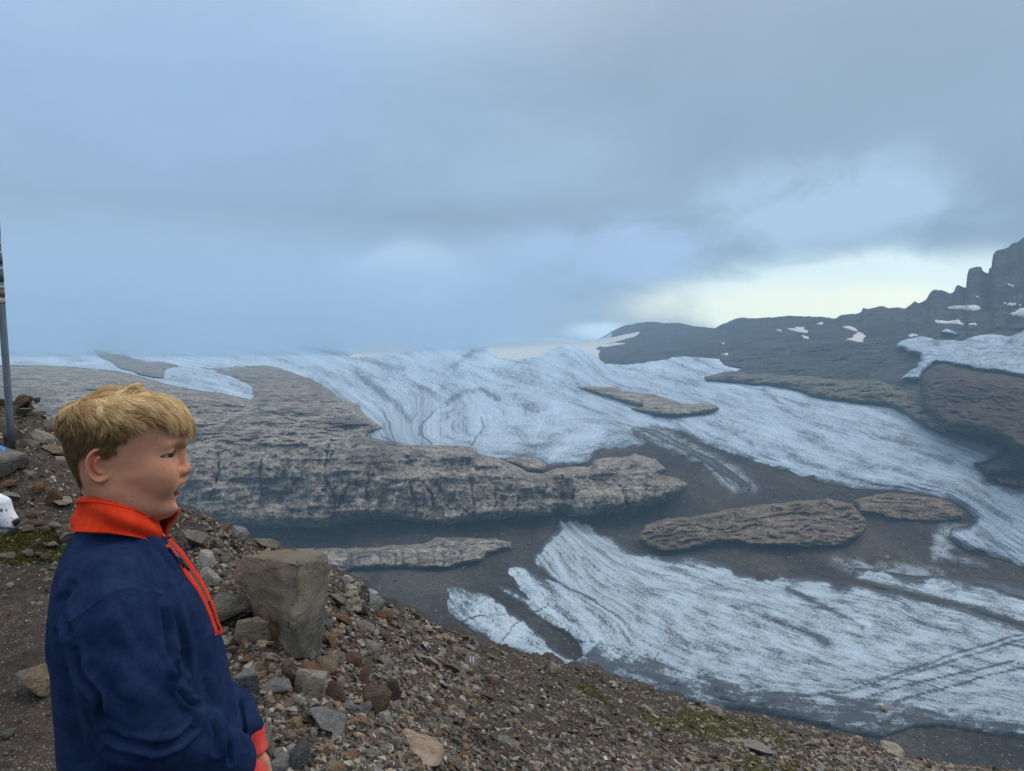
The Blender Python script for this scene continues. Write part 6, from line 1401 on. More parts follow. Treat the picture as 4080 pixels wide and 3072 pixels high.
m, n = new_mat('tanned_skin'); g = n.new('ShaderNodeTexCoord').outputs['Object']
b1_ = n.noise(g, 28.0, 5, 0.6); b2_ = n.noise(g, 420.0, 3, 0.6); b3_ = n.noise(g, 130.0, 4, 0.7)
col = n.mix(b1_, (0.45, 0.195, 0.105), (0.57, 0.27, 0.155))
col = n.mix(n.math('MULTIPLY', attr_node(n, 'red').outputs['Fac'], 0.8), col, (0.60, 0.15, 0.10))
col = n.mix(n.math('MULTIPLY', n.smooth(b3_, 0.52, 0.72), 0.34), col, (0.33, 0.12, 0.065))
col = n.mix(n.math('MULTIPLY', attr_node(n, 'lip').outputs['Fac'], 0.8), col, n.mix(b3_, (0.42, 0.095, 0.085), (0.50, 0.14, 0.12)))
col = n.mix(n.math('MULTIPLY', attr_node(n, 'brow').outputs['Fac'], n.math('MULTIPLY', n.smooth(n.noise(n.scale(g, (300, 300, 900)), 1.0, 2, 0.6), 0.35, 0.6), 0.35)), col, (0.28, 0.16, 0.08))
col = n.mix(n.math('MULTIPLY', attr_node(n, 'lash_shade').outputs['Fac'], 0.85), col, (0.045, 0.022, 0.014))
col = n.mix(n.math('MULTIPLY', attr_node(n, 'mole').outputs['Fac'], 0.8), col, (0.09, 0.035, 0.02))
col = n.mix(attr_node(n, 'inside').outputs['Fac'], col, (0.07, 0.012, 0.012))
bs = finish(n, col, n.math('ADD', 0.50, n.math('MULTIPLY', b3_, 0.16)), n.math('ADD', n.math('MULTIPLY', b2_, 0.6), n.math('MULTIPLY', b3_, 0.5)), 0.22, 0.0015, 0.4)
bs.inputs['Subsurface Weight'].default_value = 0.18; bs.inputs['Subsurface Radius'].default_value = (0.012, 0.004, 0.002); bs.inputs['Subsurface Scale'].default_value = 0.6
link('body', me, m, boy)
# eyes, teeth, tongue
me_e, n = new_mat('eye'); g = n.new('ShaderNodeTexCoord').outputs['Object']; xx = n.new('ShaderNodeSeparateXYZ', {0: g}).outputs[0]
col = n.ramp(n.math('MULTIPLY', xx, 69.6), [(0.0, (0.40, 0.33, 0.30)), (0.80, (0.36, 0.31, 0.29)), (0.845, (0.030, 0.022, 0.018)), (0.87, (0.065, 0.05, 0.04)), (0.945, (0.045, 0.032, 0.022)), (0.955, (0.003, 0.003, 0.003))]); finish(n, col, 0.22, None, spec=0.25)  # whites coloured darker to stand for the shade of the lids
for ec in EYES:
    bm = bmesh.new(); bmesh.ops.create_uvsphere(bm, u_segments=32, v_segments=20, radius=0.0139); em = bpy.data.meshes.new('eye'); bm.to_mesh(em); bm.free()
    em.polygons.foreach_set('use_smooth', np.full(len(em.polygons), True, bool))
    o = link('eye', em, me_e, boy); o.location = tuple(ec+[0.0004, 0, 0]); o.rotation_euler = (0, R(4), R(-30))
mt, n = new_mat('teeth'); finish(n, (0.62, 0.58, 0.50), 0.25, None, spec=0.5)
bm = bmesh.new()
for k in range(-3, 4):
    for up_ in (1,):
        yy = k*0.0058; base_ = hx(1186, 1014) if up_ else hx(1166, 1083); rr_ = bmesh.ops.create_cube(bm, size=1.0)
        xx_ = base_[0]-0.002-abs(k)**2*0.0011-(.002 if not up_ else 0); bmesh.ops.scale(bm, vec=(0.003, 0.0053, 0.0072 if up_ else .0045), verts=rr_['verts'])
        bmesh.ops.translate(bm, vec=(xx_, yy, base_[2]-0.0005), verts=rr_['verts'])
bmesh.ops.bevel(bm, geom=list(bm.edges), offset=0.0009, segments=2, affect='EDGES')
tm = bpy.data.meshes.new('teeth'); bm.to_mesh(tm); bm.free(); link('teeth', tm, mt, boy)

# --- fleece jacket
jt = np.array([(240, 455, 860, .066), (300, 432, 900, .070), (345, 396, 925, .086), (400, 372, 965, .110), (460, 352, 1015, .140), (520, 332, 1055, .150), (620, 310, 1118, .156), (700, 302, 1160, .157), (800, 296, 1200, .157), (890, 298, 1222, .156), (980, 312, 1246, .155),
               (1100, 322, 1280, .154), (1220, 330, 1305, .154), (1320, 338, 1322, .154), (1420, 350, 1335, .155), (1500, 362, 1345, .156), (1666, 392, 1360, .158), (1850, 430, 1365, .160), (2000, 470, 1350, .150)], float)
jz = np.array([loc('j', 750, y)[1] for y in jt[:, 0]]); jb = np.array([loc('j', x, y)[0] for y, x in jt[:, :2]]); jf = np.array([loc('j', x, y)[0] for y, x in jt[:, [0, 2]]])
o_ = np.argsort(jz); jz, jb, jf, jw = jz[o_], jb[o_], jf[o_], jt[o_, 3]
def torso(X):
    z = X[2]; B = np.interp(z, jz, jb).astype(np.float32); Fx = np.interp(z, jz, jf).astype(np.float32); Wd = np.interp(z, jz, jw).astype(np.float32); C_ = (B+Fx)/2
    a = (Fx-B)/2; xn = np.abs(X[0]-C_)/a; yn = np.abs(X[1])/Wd; p = 2.35; r_ = (xn**p+yn**p)**(1/p)
    f = (r_-1)*np.minimum(a, Wd); return np.maximum(np.maximum(f, z-jz[-1]), jz[0]-z)
hj = 0.0032
lo = np.array([jb.min()-.03, -.275, jz[0]-.01]); hi = np.array([max(jf.max(), WR_F[0])+.05, .25, jz[-1]+.02])
Gj, oj = grid3(lo, hi, hj)
fj = torso(Gj)
A0 = L3('j', 610, 640, -.105); A1 = L3('j', 660, 860, -.150); A2 = L3('j', 735, 1130, -.175); A3 = L3('j', 815, 1395, -.175); A4 = L3('j', 1080, 1505, -.150); A5 = L3('j', 1290, 1610, -.108); A6 = WR_N
ar = chain(Gj, [A0, A1, A2, A3], (.062, .070, .066, .060), .02); ar = smin(ar, chain(Gj, [A3, A4, A5, A6], (.058, .051, .044, .030), .015), .03)
fj = smin(fj, ar, .022)
B0 = L3('j', 820, 560, .105); B1 = L3('j', 960, 900, .15); B2 = L3('j', 1090, 1230, .155); B3 = L3('j', 1300, 1330, .115); B4 = WR_F+np.array([0, 0, .008])
br_ = smin(chain(Gj, [B0, B1, B2], (.06, .066, .060), .02), chain(Gj, [B2, B3, B4], (.058, .046, .0275), .012), .03)
fj = smin(fj, br_, .022)
# hollow neck opening
fj = smax(fj, -cone(Gj, hx(640, 1330), hx(640, 1100)+np.array([0, 0, .05]), 0.046, 0.05), 0.006)
jv, jq = surface_nets(fj, oj, hj); jv = lap_smooth(jv, jq, 2, .45)
jn = vnormals(jv, jq); uJ, vJ = proj(to_world(jv)); JX = (uJ-0)*1.4218; JY = (vJ-1900)*1.4218
camv = to_world(jv)-CAMP; camv /= np.linalg.norm(camv, axis=1, keepdims=True); nw = np.stack([jn[:, 0]*fd[0]+jn[:, 1]*ld_[0], jn[:, 0]*fd[1]+jn[:, 1]*ld_[1], jn[:, 2]], -1)
facing = sstep(-(nw*camv).sum(1), 0.0, 0.25)*(jv[:, 1] < 0.1)
disp = fbm(jv*np.array([9, 9, 7]), 3, 0.5, 91)*0.0042
def jl(*pts): return line_dist(JX, JY, pts)
def crease(pts, w_, dpt, side=0.0):
    global disp
    d_ = jl(*pts); ends = 1.0
    e0 = np.hypot(JX-pts[0][0], JY-pts[0][1]); e1 = np.hypot(JX-pts[-1][0], JY-pts[-1][1]); L_0 = sum(math.hypot(b[0]-a[0], b[1]-a[1]) for a, b in zip(pts[:-1], pts[1:]))
    ends = sstep(np.minimum(e0, e1), 0, L_0*0.25)*0.8+0.2
    disp += -dpt*np.exp(-(d_/w_)**2)*ends*facing+dpt*0.55*np.exp(-((d_-w_*2.0)/(w_*1.1))**2)*ends*facing
# long folds read off the photo
crease([(935, 560), (960, 700), (1000, 850), (1020, 1000), (1035, 1180)], 20, .009)
crease([(1060, 700), (1110, 900), (1150, 1100), (1165, 1330)], 30, .006)
crease([(1230, 920), (1265, 1100), (1300, 1280), (1310, 1420)], 26, .006)
crease([(1340, 1230), (1375, 1380), (1385, 1540)], 12, .008)
crease([(905, 690), (930, 820), (945, 960), (985, 1080)], 15, .011)
crease([(985, 1070), (1015, 1140), (1005, 1200), (1040, 1270), (1110, 1320)], 14, .012)
crease([(1110, 1330), (1095, 1420), (1010, 1500), (880, 1545)], 17, .010)
crease([(1190, 1360), (1225, 1460), (1215, 1560)], 15, .009)
crease([(1270, 1430), (1290, 1540), (1300, 1620)], 12, .007)
crease([(1050, 1290), (1100, 1300), (1110, 1380)], 10, .007)
crease([(690, 700), (740, 850), (800, 960), (900, 1050)], 40, .004)
crease([(700, 420), (690, 530), (700, 620)], 26, .004)
crease([(760, 380), (860, 460), (900, 600), (912, 690)], 22, .007)
crease([(830, 370), (930, 450), (975, 560)], 20, .006)
crease([(410, 620), (350, 700), (350, 800), (390, 880)], 22, .007)
crease([(440, 980), (470, 1120), (560, 1240), (590, 1400)], 16, .012)
crease([(360, 1000), (400, 1200), (430, 1420), (470, 1600)], 34, .006)
crease([(600, 1440), (700, 1500), (850, 1530), (980, 1500)], 20, .006)
crease([(540, 1100), (640, 1250), (760, 1330)], 34, .004)
crease([(640, 900), (800, 1100), (950, 1190)], 44, .004)
crease([(330, 880), (345, 960), (380, 1040)], 16, .005)
crease([(620, 1560), (760, 1600), (900, 1620)], 22, .006)
# seams
def seam(pts, w_=5.0, hgt=.0022):
    global disp
    d_ = jl(*pts); disp += (-hgt*np.exp(-(d_/(w_*0.7))**2)+hgt*0.8*np.exp(-((d_-w_*1.6)/w_)**2))*facing
sm1 = [(400, 880), (410, 840), (450, 800), (560, 720), (640, 680), (705, 655), (760, 660), (840, 668), (912, 684)]
seam(sm1, 6, .0028); seam([(985, 1076), (1035, 1066)], 5, .002); seam([(1040, 975), (1110, 945), (1172, 915)], 5, .002); seam([(325, 1188), (420, 1200)], 5, .0015)
jv2 = jv+jn*disp[:, None]
me = mesh_np('jacket', jv2, jq)
def fleece(name, ca, cb, bump=0.5):
    m, n = new_mat(name); g = n.new('ShaderNodeTexCoord').outputs['Object']; a = n.noise(g, 26.0, 5, 0.6); b = n.noise(g, 420.0, 4, 0.75); c = n.noise(g, 1300.0, 2, 0.7)
    col = n.mix(n.smooth(a, 0.35, 0.65), ca, cb); col = n.mix(0.5, col, n.ramp(b, [(0.3, (0.25, 0.25, 0.25)), (0.7, (0.78, 0.78, 0.78))]), 'OVERLAY')
    bs = finish(n, col, 0.95, n.math('ADD', b, n.math('MULTIPLY', c, 0.5)), bump, 0.0025, 0.05)
    bs.inputs['Sheen Weight'].default_value = 0.12; bs.inputs['Sheen Roughness'].default_value = 0.6; bs.inputs['Sheen Tint'].default_value = (*cb, 1); return m
M['navy'] = fleece('navy_fleece', (0.009, 0.019, 0.056), (0.016, 0.030, 0.080)); M['orange'] = fleece('red_orange_fleece', (0.62, 0.038, 0.013), (0.74, 0.056, 0.019), 0.6); M['cuff'] = fleece('red_fleece_cuff', (0.62, 0.060, 0.055), (0.70, 0.085, 0.075), 0.5)
jk = link('jacket', me, M['navy'], boy)

# --- stand-up collar
top = [(-180, 0)]
# near rim of the collar read from the photo: angle 0 = nape, 90 = side towards the camera, 150 = front edge
angs = np.array([0, 30, 60, 90, 115, 135, 150, 160.]); 
tx = np.array([338, 380, 480, 620, 780, 900, 985, 1040]); ty = np.array([1128, 1112, 1107, 1130, 1180, 1225, 1258, 1282])
bx = np.array([318, 345, 440, 590, 770, 880, 960, 1005]); by = np.array([1376, 1390, 1398, 1408, 1436, 1458, 1484, 1508])
rad_t = np.array([0.0, .033, .054, .062, .055, .041, .024, .012]); rad_b = np.array([0.0, .042, .070, .082, .076, .058, .034, .016])
NA = 96; A_ = np.linspace(-158, 158, NA); NT_ = 22
V = []; 
for a in A_:
    aa = abs(a); sgn = -1 if a >= 0 else 1       # positive angles = near side
    yt, yb = np.interp(aa, angs, rad_t), np.interp(aa, angs, rad_b)
    pt_ = L3('h', np.interp(aa, angs, tx), np.interp(aa, angs, ty), -yt); pb_ = L3('h', np.interp(aa, angs, bx), np.interp(aa, angs, by), -yb)
    if a < 0:
        pt_ = pt_*[1, -1, 1]; pb_ = pb_*[1, -1, 1]
        k_ = sstep(aa, 90, 158); pt_ = pt_+np.array([.018, 0, .006])*k_; pb_ = pb_+np.array([.006, 0, 0])*k_
    for t in np.linspace(0, 1, NT_):
        p = pb_*(1-t)+pt_*t
        ctr = np.array([hx(680, 1280)[0], 0, p[2]]); o_d = p-ctr; o_d[2] = 0; o_d /= np.linalg.norm(o_d)+1e-9
        bul = 0.006*math.sin(math.pi*t)+0.0035*math.sin(2*math.pi*t+0.6+0.03*a)+0.004*math.sin(math.radians(a)*3.1+1.0+2.2*t)*math.sin(math.pi*t)
        bul += 0.0025*(math.exp(-((t-0.93)/0.06)**2)+math.exp(-((t-0.04)/0.05)**2))
        V.append(p+o_d*bul)
V = np.array(V).reshape(NA, NT_, 3)
# roll the free edges inwards: a second, inner wall
inn = V.copy(); ctr = np.array([hx(680, 1280)[0], 0, 0]); dn = V-ctr; dn[..., 2] = 0; dn /= np.linalg.norm(dn, axis=-1, keepdims=True); inn -= dn*0.0055
allv = np.concatenate([V, inn[:, ::-1]], 1); nt2 = NT_*2
fq = [[i*nt2+j, (i+1)*nt2+j, (i+1)*nt2+(j+1) % nt2, i*nt2+(j+1) % nt2] for i in range(NA-1) for j in range(nt2)]
fq += [[j, j+1, nt2-2-j, nt2-1-j] for j in range(NT_-1)]+[[(NA-1)*nt2+j+1, (NA-1)*nt2+j, (NA-1)*nt2+nt2-1-j, (NA-1)*nt2+nt2-2-j] for j in range(NT_-1)]
me = mesh_np('collar', allv.reshape(-1, 3), np.array(fq)[:, ::-1]); co = link('collar', me, M['orange'], boy)
# stitched seam lines of the collar
def tube_path(name, pts, r_, mat, parent, seg=8, radii=None):
    pts = np.array(pts); T = np.gradient(pts, axis=0); T /= np.linalg.norm(T, axis=1, keepdims=True)+1e-12
    up_ = np.array([0.3, 0.5, 0.81]); Nn = np.cross(T, up_); Nn /= np.linalg.norm(Nn, axis=1, keepdims=True)+1e-12; Bn = np.cross(T, Nn); th = np.arange(seg)/seg*2*math.pi
    rr_ = np.full(len(pts), r_) if radii is None else radii
    V = pts[:, None]+rr_[:, None, None]*(np.cos(th)[None, :, None]*Nn[:, None]+np.sin(th)[None, :, None]*Bn[:, None]); n_ = len(pts)
    fq = [[i*seg+j, i*seg+(j+1) % seg, (i+1)*seg+(j+1) % seg, (i+1)*seg+j] for i in range(n_-1) for j in range(seg)]
    caps = [list(range(seg))[::-1], [(n_-1)*seg+j for j in range(seg)]]
    me = bpy.data.meshes.new(name); me.from_pydata(V.reshape(-1, 3).tolist(), [], fq+caps); me.polygons.foreach_set('use_smooth', np.full(len(me.polygons), True, bool)); me.update()
    return link(name, me, mat, parent)
tube_path('seam', V[4:-2, 1]+dn[4:-2, 1]*0.0006, 0.0013, M['orange'], co)
tube_path('seam', V[4:-2, NT_-3]+dn[4:-2, NT_-3]*0.0002, 0.0010, M['orange'], co)

# --- zip placket down the chest
bvj = BVHTree.FromPolygons([tuple(v) for v in jv2], [tuple(q) for q in jq.tolist()])
def chest(z, y, off=0.0):
    h1_ = bvj.ray_cast(Vector((jf.max()+.2, y, z)), Vector((-1, 0, 0)))
    if h1_[0] is None: return np.array([np.interp(z, jz, jf)+off, y, z])
    return np.array([h1_[0].x+off, y, z])
ztop_p = loc('j', 935, 375)[1]; zbot_p = loc('j', 1215, 868)[1]
def strip(name, y0f, y1f, off, mat, z_a, z_b, parent, nz_=60, ny_=7):
    V = []
    for z in np.linspace(z_a, z_b, nz_):
        tq = (z-zbot_p)/(ztop_p-zbot_p)
        for k in range(ny_):
            y = y0f(tq)*(1-k/(ny_-1))+y1f(tq)*k/(ny_-1); e = math.sin(math.pi*k/(ny_-1))**0.5; V.append(chest(z, y, off*e-0.002*(1-e)))
    fq = [[i*ny_+j, i*ny_+j+1, (i+1)*ny_+j+1, (i+1)*ny_+j] for i in range(nz_-1) for j in range(ny_-1)]
    return link(name, mesh_np(name, V, np.array(fq)[:, ::-1]), mat, parent)
pl_ = strip('placket', lambda t: -0.030, lambda t: -0.0055, 0.0035, M['orange'], zbot_p, ztop_p+.004, boy)
pr_ = strip('placket', lambda t: 0.0055, lambda t: 0.030, 0.0055, M['orange'], zbot_p-.012, ztop_p+.004, boy)
m, n = new_mat('dark_zip'); g = n.new('ShaderNodeTexCoord').outputs['Object']; zz_ = n.math('SINE', n.math('MULTIPLY', n.new('ShaderNodeSeparateXYZ', {0: g}).outputs[2], 1800.0))
finish(n, n.ramp(zz_, [(0.3, (0.008, 0.010, 0.03)), (0.7, (0.05, 0.055, 0.09))]), 0.4, zz_, 0.5, 0.001, 0.5); M['zip'] = m
strip('zipper', lambda t: -0.0062, lambda t: 0.0062, 0.0035, M['zip'], zbot_p, ztop_p+.004, boy)
m, n = new_mat('navy_cord'); finish(n, (0.014, 0.017, 0.04), 0.8); M['cord'] = m
def cord(pts, name='zip_cord'):
    pp = np.array([L3('j', x, y, yl) for x, y, yl in pts]); t = np.linspace(0, len(pp)-1, 60); P_ = np.stack([np.interp(t, np.arange(len(pp)), pp[:, k]) for k in range(3)], -1)
    for k in range(3): P_[:, k] = smooth1(P_[:, k], 7)
    b = np.arange(60)*0.95; P_[:, 0] += 0.0012*np.sin(b); P_[:, 1] += 0.0012*np.cos(b)
    o = tube_path(name, P_, 0.0021, M['cord'], boy, 8, 0.0018+0.0007*np.sin(b*2)); return o
cord([(955, 400, -.030), (985, 440, -.034), (1010, 478, -.036), (1050, 505, -.036), (1075, 530, -.03)]); cord([(960, 410, -.026), (995, 455, -.030), (1025, 470, -.030), (1045, 512, -.03)])
cord([(1180, 705, -.012), (1198, 760, -.014), (1212, 800, -.014), (1225, 835, -.014), (1245, 862, -.014)]); cord([(1183, 715, -.010), (1205, 770, -.012), (1215, 820, -.012), (1228, 862, -.012)])

# --- cuffs
def cuff(a, b, ra, rb, flare=0.004):
    a = np.array(a); b = np.array(b); d_ = b-a; L_0 = np.linalg.norm(d_); d_ /= L_0; e1 = np.cross(d_, [0, 0.3, 1]); e1 /= np.linalg.norm(e1); e2 = np.cross(d_, e1)
    prof = [(0, ra), (.15, ra+.0025), (.4, (ra+rb)/2+.002), (.75, rb+.002), (.88, rb+.004), (.97, rb+.0035), (1.0, rb+.001), (.97, rb-.002), (.7, rb-.003), (.3, rb-.003)]
    seg = 40; th = np.arange(seg)/seg*2*math.pi
    V = np.array([a+d_*L_0*t+(r_+0.0006*math.sin(7*q))*(math.cos(q)*e1+math.sin(q)*e2) for t, r_ in prof for q in th])
    fq = [[i*seg+j, i*seg+(j+1) % seg, (i+1)*seg+(j+1) % seg, (i+1)*seg+j] for i in range(len(prof)-1) for j in range(seg)]
    return link('cuff', mesh_np('cuff', V, np.array(fq)), M['cuff'], boy)
dF = HF_DIR/np.linalg.norm(HF_DIR); cuff(WR_F-dF*0.008, WR_F+dF*0.042, .0265, .0245)
dN = HN_DIR/np.linalg.norm(HN_DIR); cuff(WR_N-dN*0.010, WR_N+dN*0.044, .0285, .027)
# --- trousers and shoes (below the picture)
Gt, ot = grid3((hip[0]-.17, -.2, GZ+.04), (hip[0]+.2, .2, .72), .006)
ft = None
for sy in (-1, 1):
    kn = hip+np.array([.03, sy*.075, -.26]); an = np.array([hip[0]-.01, sy*.085, GZ+0.09]); c_ = chain(Gt, [hip+np.array([0, sy*.055, .03]), kn, an], (.098, .066, .055), .02); ft = c_ if ft is None else smin(ft, c_, .02)
tv, tq_ = surface_nets(ft, ot, .006); mtb, n = new_mat('dark_trousers'); finish(n, (0.03, 0.032, 0.038), 0.9); link('trousers', mesh_np('trousers', tv, tq_), mtb, boy)
mts, n = new_mat('boot_leather'); finish(n, (0.05, 0.035, 0.025), 0.6)
for sy in (-1, 1):
    Gs, os_ = grid3((hip[0]-.10, sy*.085-.06, GZ-.02), (hip[0]+.22, sy*.085+.06, GZ+.14), .005); an = np.array([hip[0]-.01, sy*.085, GZ])
    fs_ = smin(cone(Gs, an+[0, 0, .11], an+[-.01, 0, .045], .044, .046), chain(Gs, [an+[-.02, 0, .035], an+[.08, 0, .035], an+[.14, 0, .03]], (.042, .044, .034), .01), .02); fs_ = np.maximum(fs_, GZ-Gs[2]-.0)
    sv_, sq_ = surface_nets(fs_, os_, .005); link('boot', mesh_np('boot', sv_, sq_), mts, boy)
print('boy body', round(time.time()-T0, 1))

# --- hair: short strands laid over the skull in locks
rh = np.random.default_rng(11)
def hb_eval(Pp):
    X = (Pp[:, 0], Pp[:, 1], Pp[:, 2]); f = head_base(X)
    f = smin(f, cone(X, nk0, nk1, 0.046, 0.050), 0.018); return smin(f, cone(X, hx(575, 850), hx(580, 1350), 0.026, 0.030), 0.015)
def hb_grad(Pp, e=0.0015):
    g = np.stack([hb_eval(Pp+np.eye(3)[k]*e)-hb_eval(Pp-np.eye(3)[k]*e) for k in range(3)], -1); return g/(np.linalg.norm(g, axis=1, keepdims=True)+1e-12)
# scalp region read from the photo: hairline polygon in head-crop pixels, both sides alike
hair_poly = np.array([(700, 140), (1000, 200), (1220, 360), (1235, 450), (1170, 455), (1100, 425), (1000, 400), (900, 410), (830, 450), (780, 520), (740, 580), (715, 640), (690, 690), (660, 700), (625, 660), (590, 640), (560, 630), (500, 625), (440, 655), (395, 740), (405, 850), (425, 930), (420, 1010), (385, 985), (290, 870), (220, 740), (190, 560), (210, 400), (330, 230), (500, 160)], float)
cx_ = hx(640, 520)
NS = 60000
dirs = rh.normal(size=(NS, 3)); dirs /= np.linalg.norm(dirs, axis=1, keepdims=True)
roots = cx_+dirs*0.07
for _ in range(12):
    fv = hb_eval(roots); roots = roots-hb_grad(roots)*fv[:, None]*0.9
def side_px(Pp):
    """where a point falls in the head crop when mirrored to the near side"""
    q = Pp.copy(); q[:, 1] = 0; u, v = proj(to_world(q)); return (u-150)*2.0822, (v-1450)*2.0822
sx_, sy_ = side_px(roots)
inside = poly_sdf(sx_, sy_, hair_poly) > 0
top_ok = (roots[:, 2] > hx(700, 430)[2])
ok = (inside) & (np.abs(fv) < 0.004)
roots = roots[ok]; sx_, sy_ = sx_[ok], sy_[ok]; 
sel = rh.permutation(len(roots))[:23000]; roots = roots[sel]; sx_, sy_ = sx_[sel], sy_[sel]
def flow(Pp):
    """combing direction in the head frame"""
    x, y = side_px(Pp); sg = np.sign(Pp[:, 1]+1e-6); n_ = len(Pp)
    cxp, cyp = 470., 270.                                        # crown whorl
    d = np.zeros((n_, 3))
    topf = sstep(560-y, 0, 160)                                   # 1 on top
    fw = np.stack([np.ones(n_), np.zeros(n_), np.zeros(n_)], -1)
    front = sstep(x, 620, 900)
    # top: forward and, towards the fringe, down; back: down; sides: down and a bit back
    d += (topf*sstep(x, 300, 460))[:, None]*(fw*1.0+np.stack([0*sg, -0.30*np.ones(n_), np.zeros(n_)], -1)*front[:, None]*0.6+np.stack([np.zeros(n_), np.zeros(n_), -0.9*sstep(np.abs(Pp[:, 1]), .025, .055)], -1)*(1-front)[:, None])
    d += (topf*(1-sstep(x, 300, 460)))[:, None]*np.array([-0.25, 0, -0.8])
    d += (1-topf)[:, None]*np.stack([np.where(x > 700, 0.35, -0.30)*np.ones(n_), 0*sg, -np.ones(n_)], -1)
    fr = sstep(x, 1020, 1180); d += fr[:, None]*np.array([0.1, 0, -1.6])
    sd_f = sstep(x, 640, 760)*(1-sstep(x, 900, 1000))*sstep(y, 430, 560); d += sd_f[:, None]*np.array([-0.2, 0, -0.3])
    return d
NG = 640
gi = rh.permutation(len(roots))[:NG]; groots = roots[gi]
gj = ((roots**2).sum(1)[:, None]-2*roots@groots.T+(groots**2).sum(1)[None]).argmin(1) if len(roots)*NG < 9e9 else None
NP = 9
def hair_len(x, y):
    L = np.full(len(x), 0.026); L = np.where(y < 420, 0.042, L); L = L+0.014*sstep(x, 760, 950)*(y < 560)-0.016*sstep(y, 340, 430)*sstep(x, 850, 950)*(x < 1130)
    L = L-0.010*sstep(y, 700, 900)-0.004*sstep(y, 900, 1000); L = np.where((x > 540) & (x < 830) & (y > 540), 0.015, L); return np.clip(L, .010, .07)
def grow(r0, Lx, off_top, wav, ph_, jit, steps=NP):
    Pp = r0.copy(); out = [Pp.copy()]
    n0 = hb_grad(Pp)
    for k in range(1, steps):
        t = k/(steps-1); nn_ = hb_grad(Pp); d = flow(Pp)+jit; d -= nn_*(d*nn_).sum(1, keepdims=True); d /= np.linalg.norm(d, axis=1, keepdims=True)+1e-9
        sd_ = np.cross(nn_, d); d = d+sd_*(wav*np.cos(ph_+t*4.2))[:, None]; d /= np.linalg.norm(d, axis=1, keepdims=True)
        Pp = Pp+d*(Lx/(steps-1))[:, None]
        target = off_top*math.sin(min(1, t*1.25)*math.pi/2)*(1-0.35*sstep(np.float64(t), .7, 1.0)); fv = hb_eval(Pp); Pp = Pp+hb_grad(Pp)*(target-fv)[:, None]
        out.append(Pp.copy())
    return np.stack(out, 1)
gx, gy = side_px(groots)
gtop = sstep(560-gy, 0, 200)
bk_ = (1-sstep(gx, 300, 520))*sstep(gy, 330, 460); goff = (0.0038+0.0075*gtop+0.0055*rh.random(NG)*gtop+0.003*np.exp(-((gx-430)/120)**2)*(gy < 380))*(1-0.45*bk_)
gjit = rh.normal(size=(NG, 3))*0.14+ (gtop*0.26*(1-0.6*bk_))[:, None]*rh.normal(size=(NG, 3))
GS = grow(groots, hair_len(gx, gy)*rh.uniform(.85, 1.25, NG), goff, 0.20+0.45*rh.random(NG)*gtop+0.1, rh.uniform(0, 6.28, NG), gjit)
off = goff[gj]*rh.uniform(0.45, 1.12, len(roots)); 
SS = grow(roots, hair_len(sx_, sy_)*rh.uniform(.8, 1.15, len(roots)), off, 0.15+0.1*rh.random(len(roots)), rh.uniform(0, 6.28, len(roots)), gjit[gj]+rh.normal(size=(len(roots), 3))*0.10)
tq = np.linspace(0, 1, NP); cl_ = (0.70*tq**0.7)[None, :, None]*(0.55+0.45*rh.random((len(roots), 1, 1)))
spread = rh.normal(size=(len(roots), 1, 3))*0.0016*(1-0.4*tq[None, :, None])
rel_ = GS[gj]-GS[gj][:, :1]
SS = SS*(1-cl_)+(GS[gj]+(roots-groots[gj])[:, None]*(1-tq[None, :, None]*0.65)+spread)*cl_
for _ in range(2): SS[:, 1:-1] = 0.25*SS[:, :-2]+0.5*SS[:, 1:-1]+0.25*SS[:, 2:]
# keep every strand outside the skin
flat = SS.reshape(-1, 3); fv = hb_eval(flat); push = np.clip(0.0012-fv, 0, None); flat = flat+hb_grad(flat)*push[:, None]; SS = flat.reshape(SS.shape)
T = np.gradient(SS, axis=1); T /= np.linalg.norm(T, axis=2, keepdims=True)+1e-12
a1 = np.cross(T, rh.normal(size=(len(roots), 1, 3))); a1 /= np.linalg.norm(a1, axis=2, keepdims=True)+1e-12; a2 = np.cross(T, a1)
rad = 0.00026*np.array([1, 1, 1, 1, 1, .95, .85, .7, .25])[None, :, None]
rings_ = np.stack([SS+rad*a1, SS+rad*(-0.5*a1+0.866*a2), SS+rad*(-0.5*a1-0.866*a2)], 2)      # strand, point, 3, xyz
ns = len(roots); Vh = rings_.reshape(-1, 3)
bidx = (np.arange(ns)*NP*3)[:, None, None]+(np.arange(NP-1)*3)[None, :, None]; fqs = []
for k in range(3): 
    a = bidx+k; b = bidx+(k+1) % 3; fqs.append(np.concatenate([a, b, b+3, a+3], -1).reshape(-1, 4))
me = mesh_np('hair', Vh, np.concatenate(fqs))
hx_, hy_ = side_px(SS.reshape(-1, 3)); hy_ = hy_.reshape(ns, NP)
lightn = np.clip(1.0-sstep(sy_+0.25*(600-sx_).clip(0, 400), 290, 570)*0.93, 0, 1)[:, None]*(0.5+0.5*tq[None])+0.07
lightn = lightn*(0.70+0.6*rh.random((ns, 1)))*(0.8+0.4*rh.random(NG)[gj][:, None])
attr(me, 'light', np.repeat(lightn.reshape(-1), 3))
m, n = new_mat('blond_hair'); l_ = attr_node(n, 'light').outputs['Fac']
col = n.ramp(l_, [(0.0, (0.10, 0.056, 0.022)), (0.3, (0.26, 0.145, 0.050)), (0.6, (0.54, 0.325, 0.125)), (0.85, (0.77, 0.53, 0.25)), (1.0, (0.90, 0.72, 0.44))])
bs = finish(n, col, 0.42, None, spec=0.5); M['hair'] = m
hair = link('hair', me, m, boy)
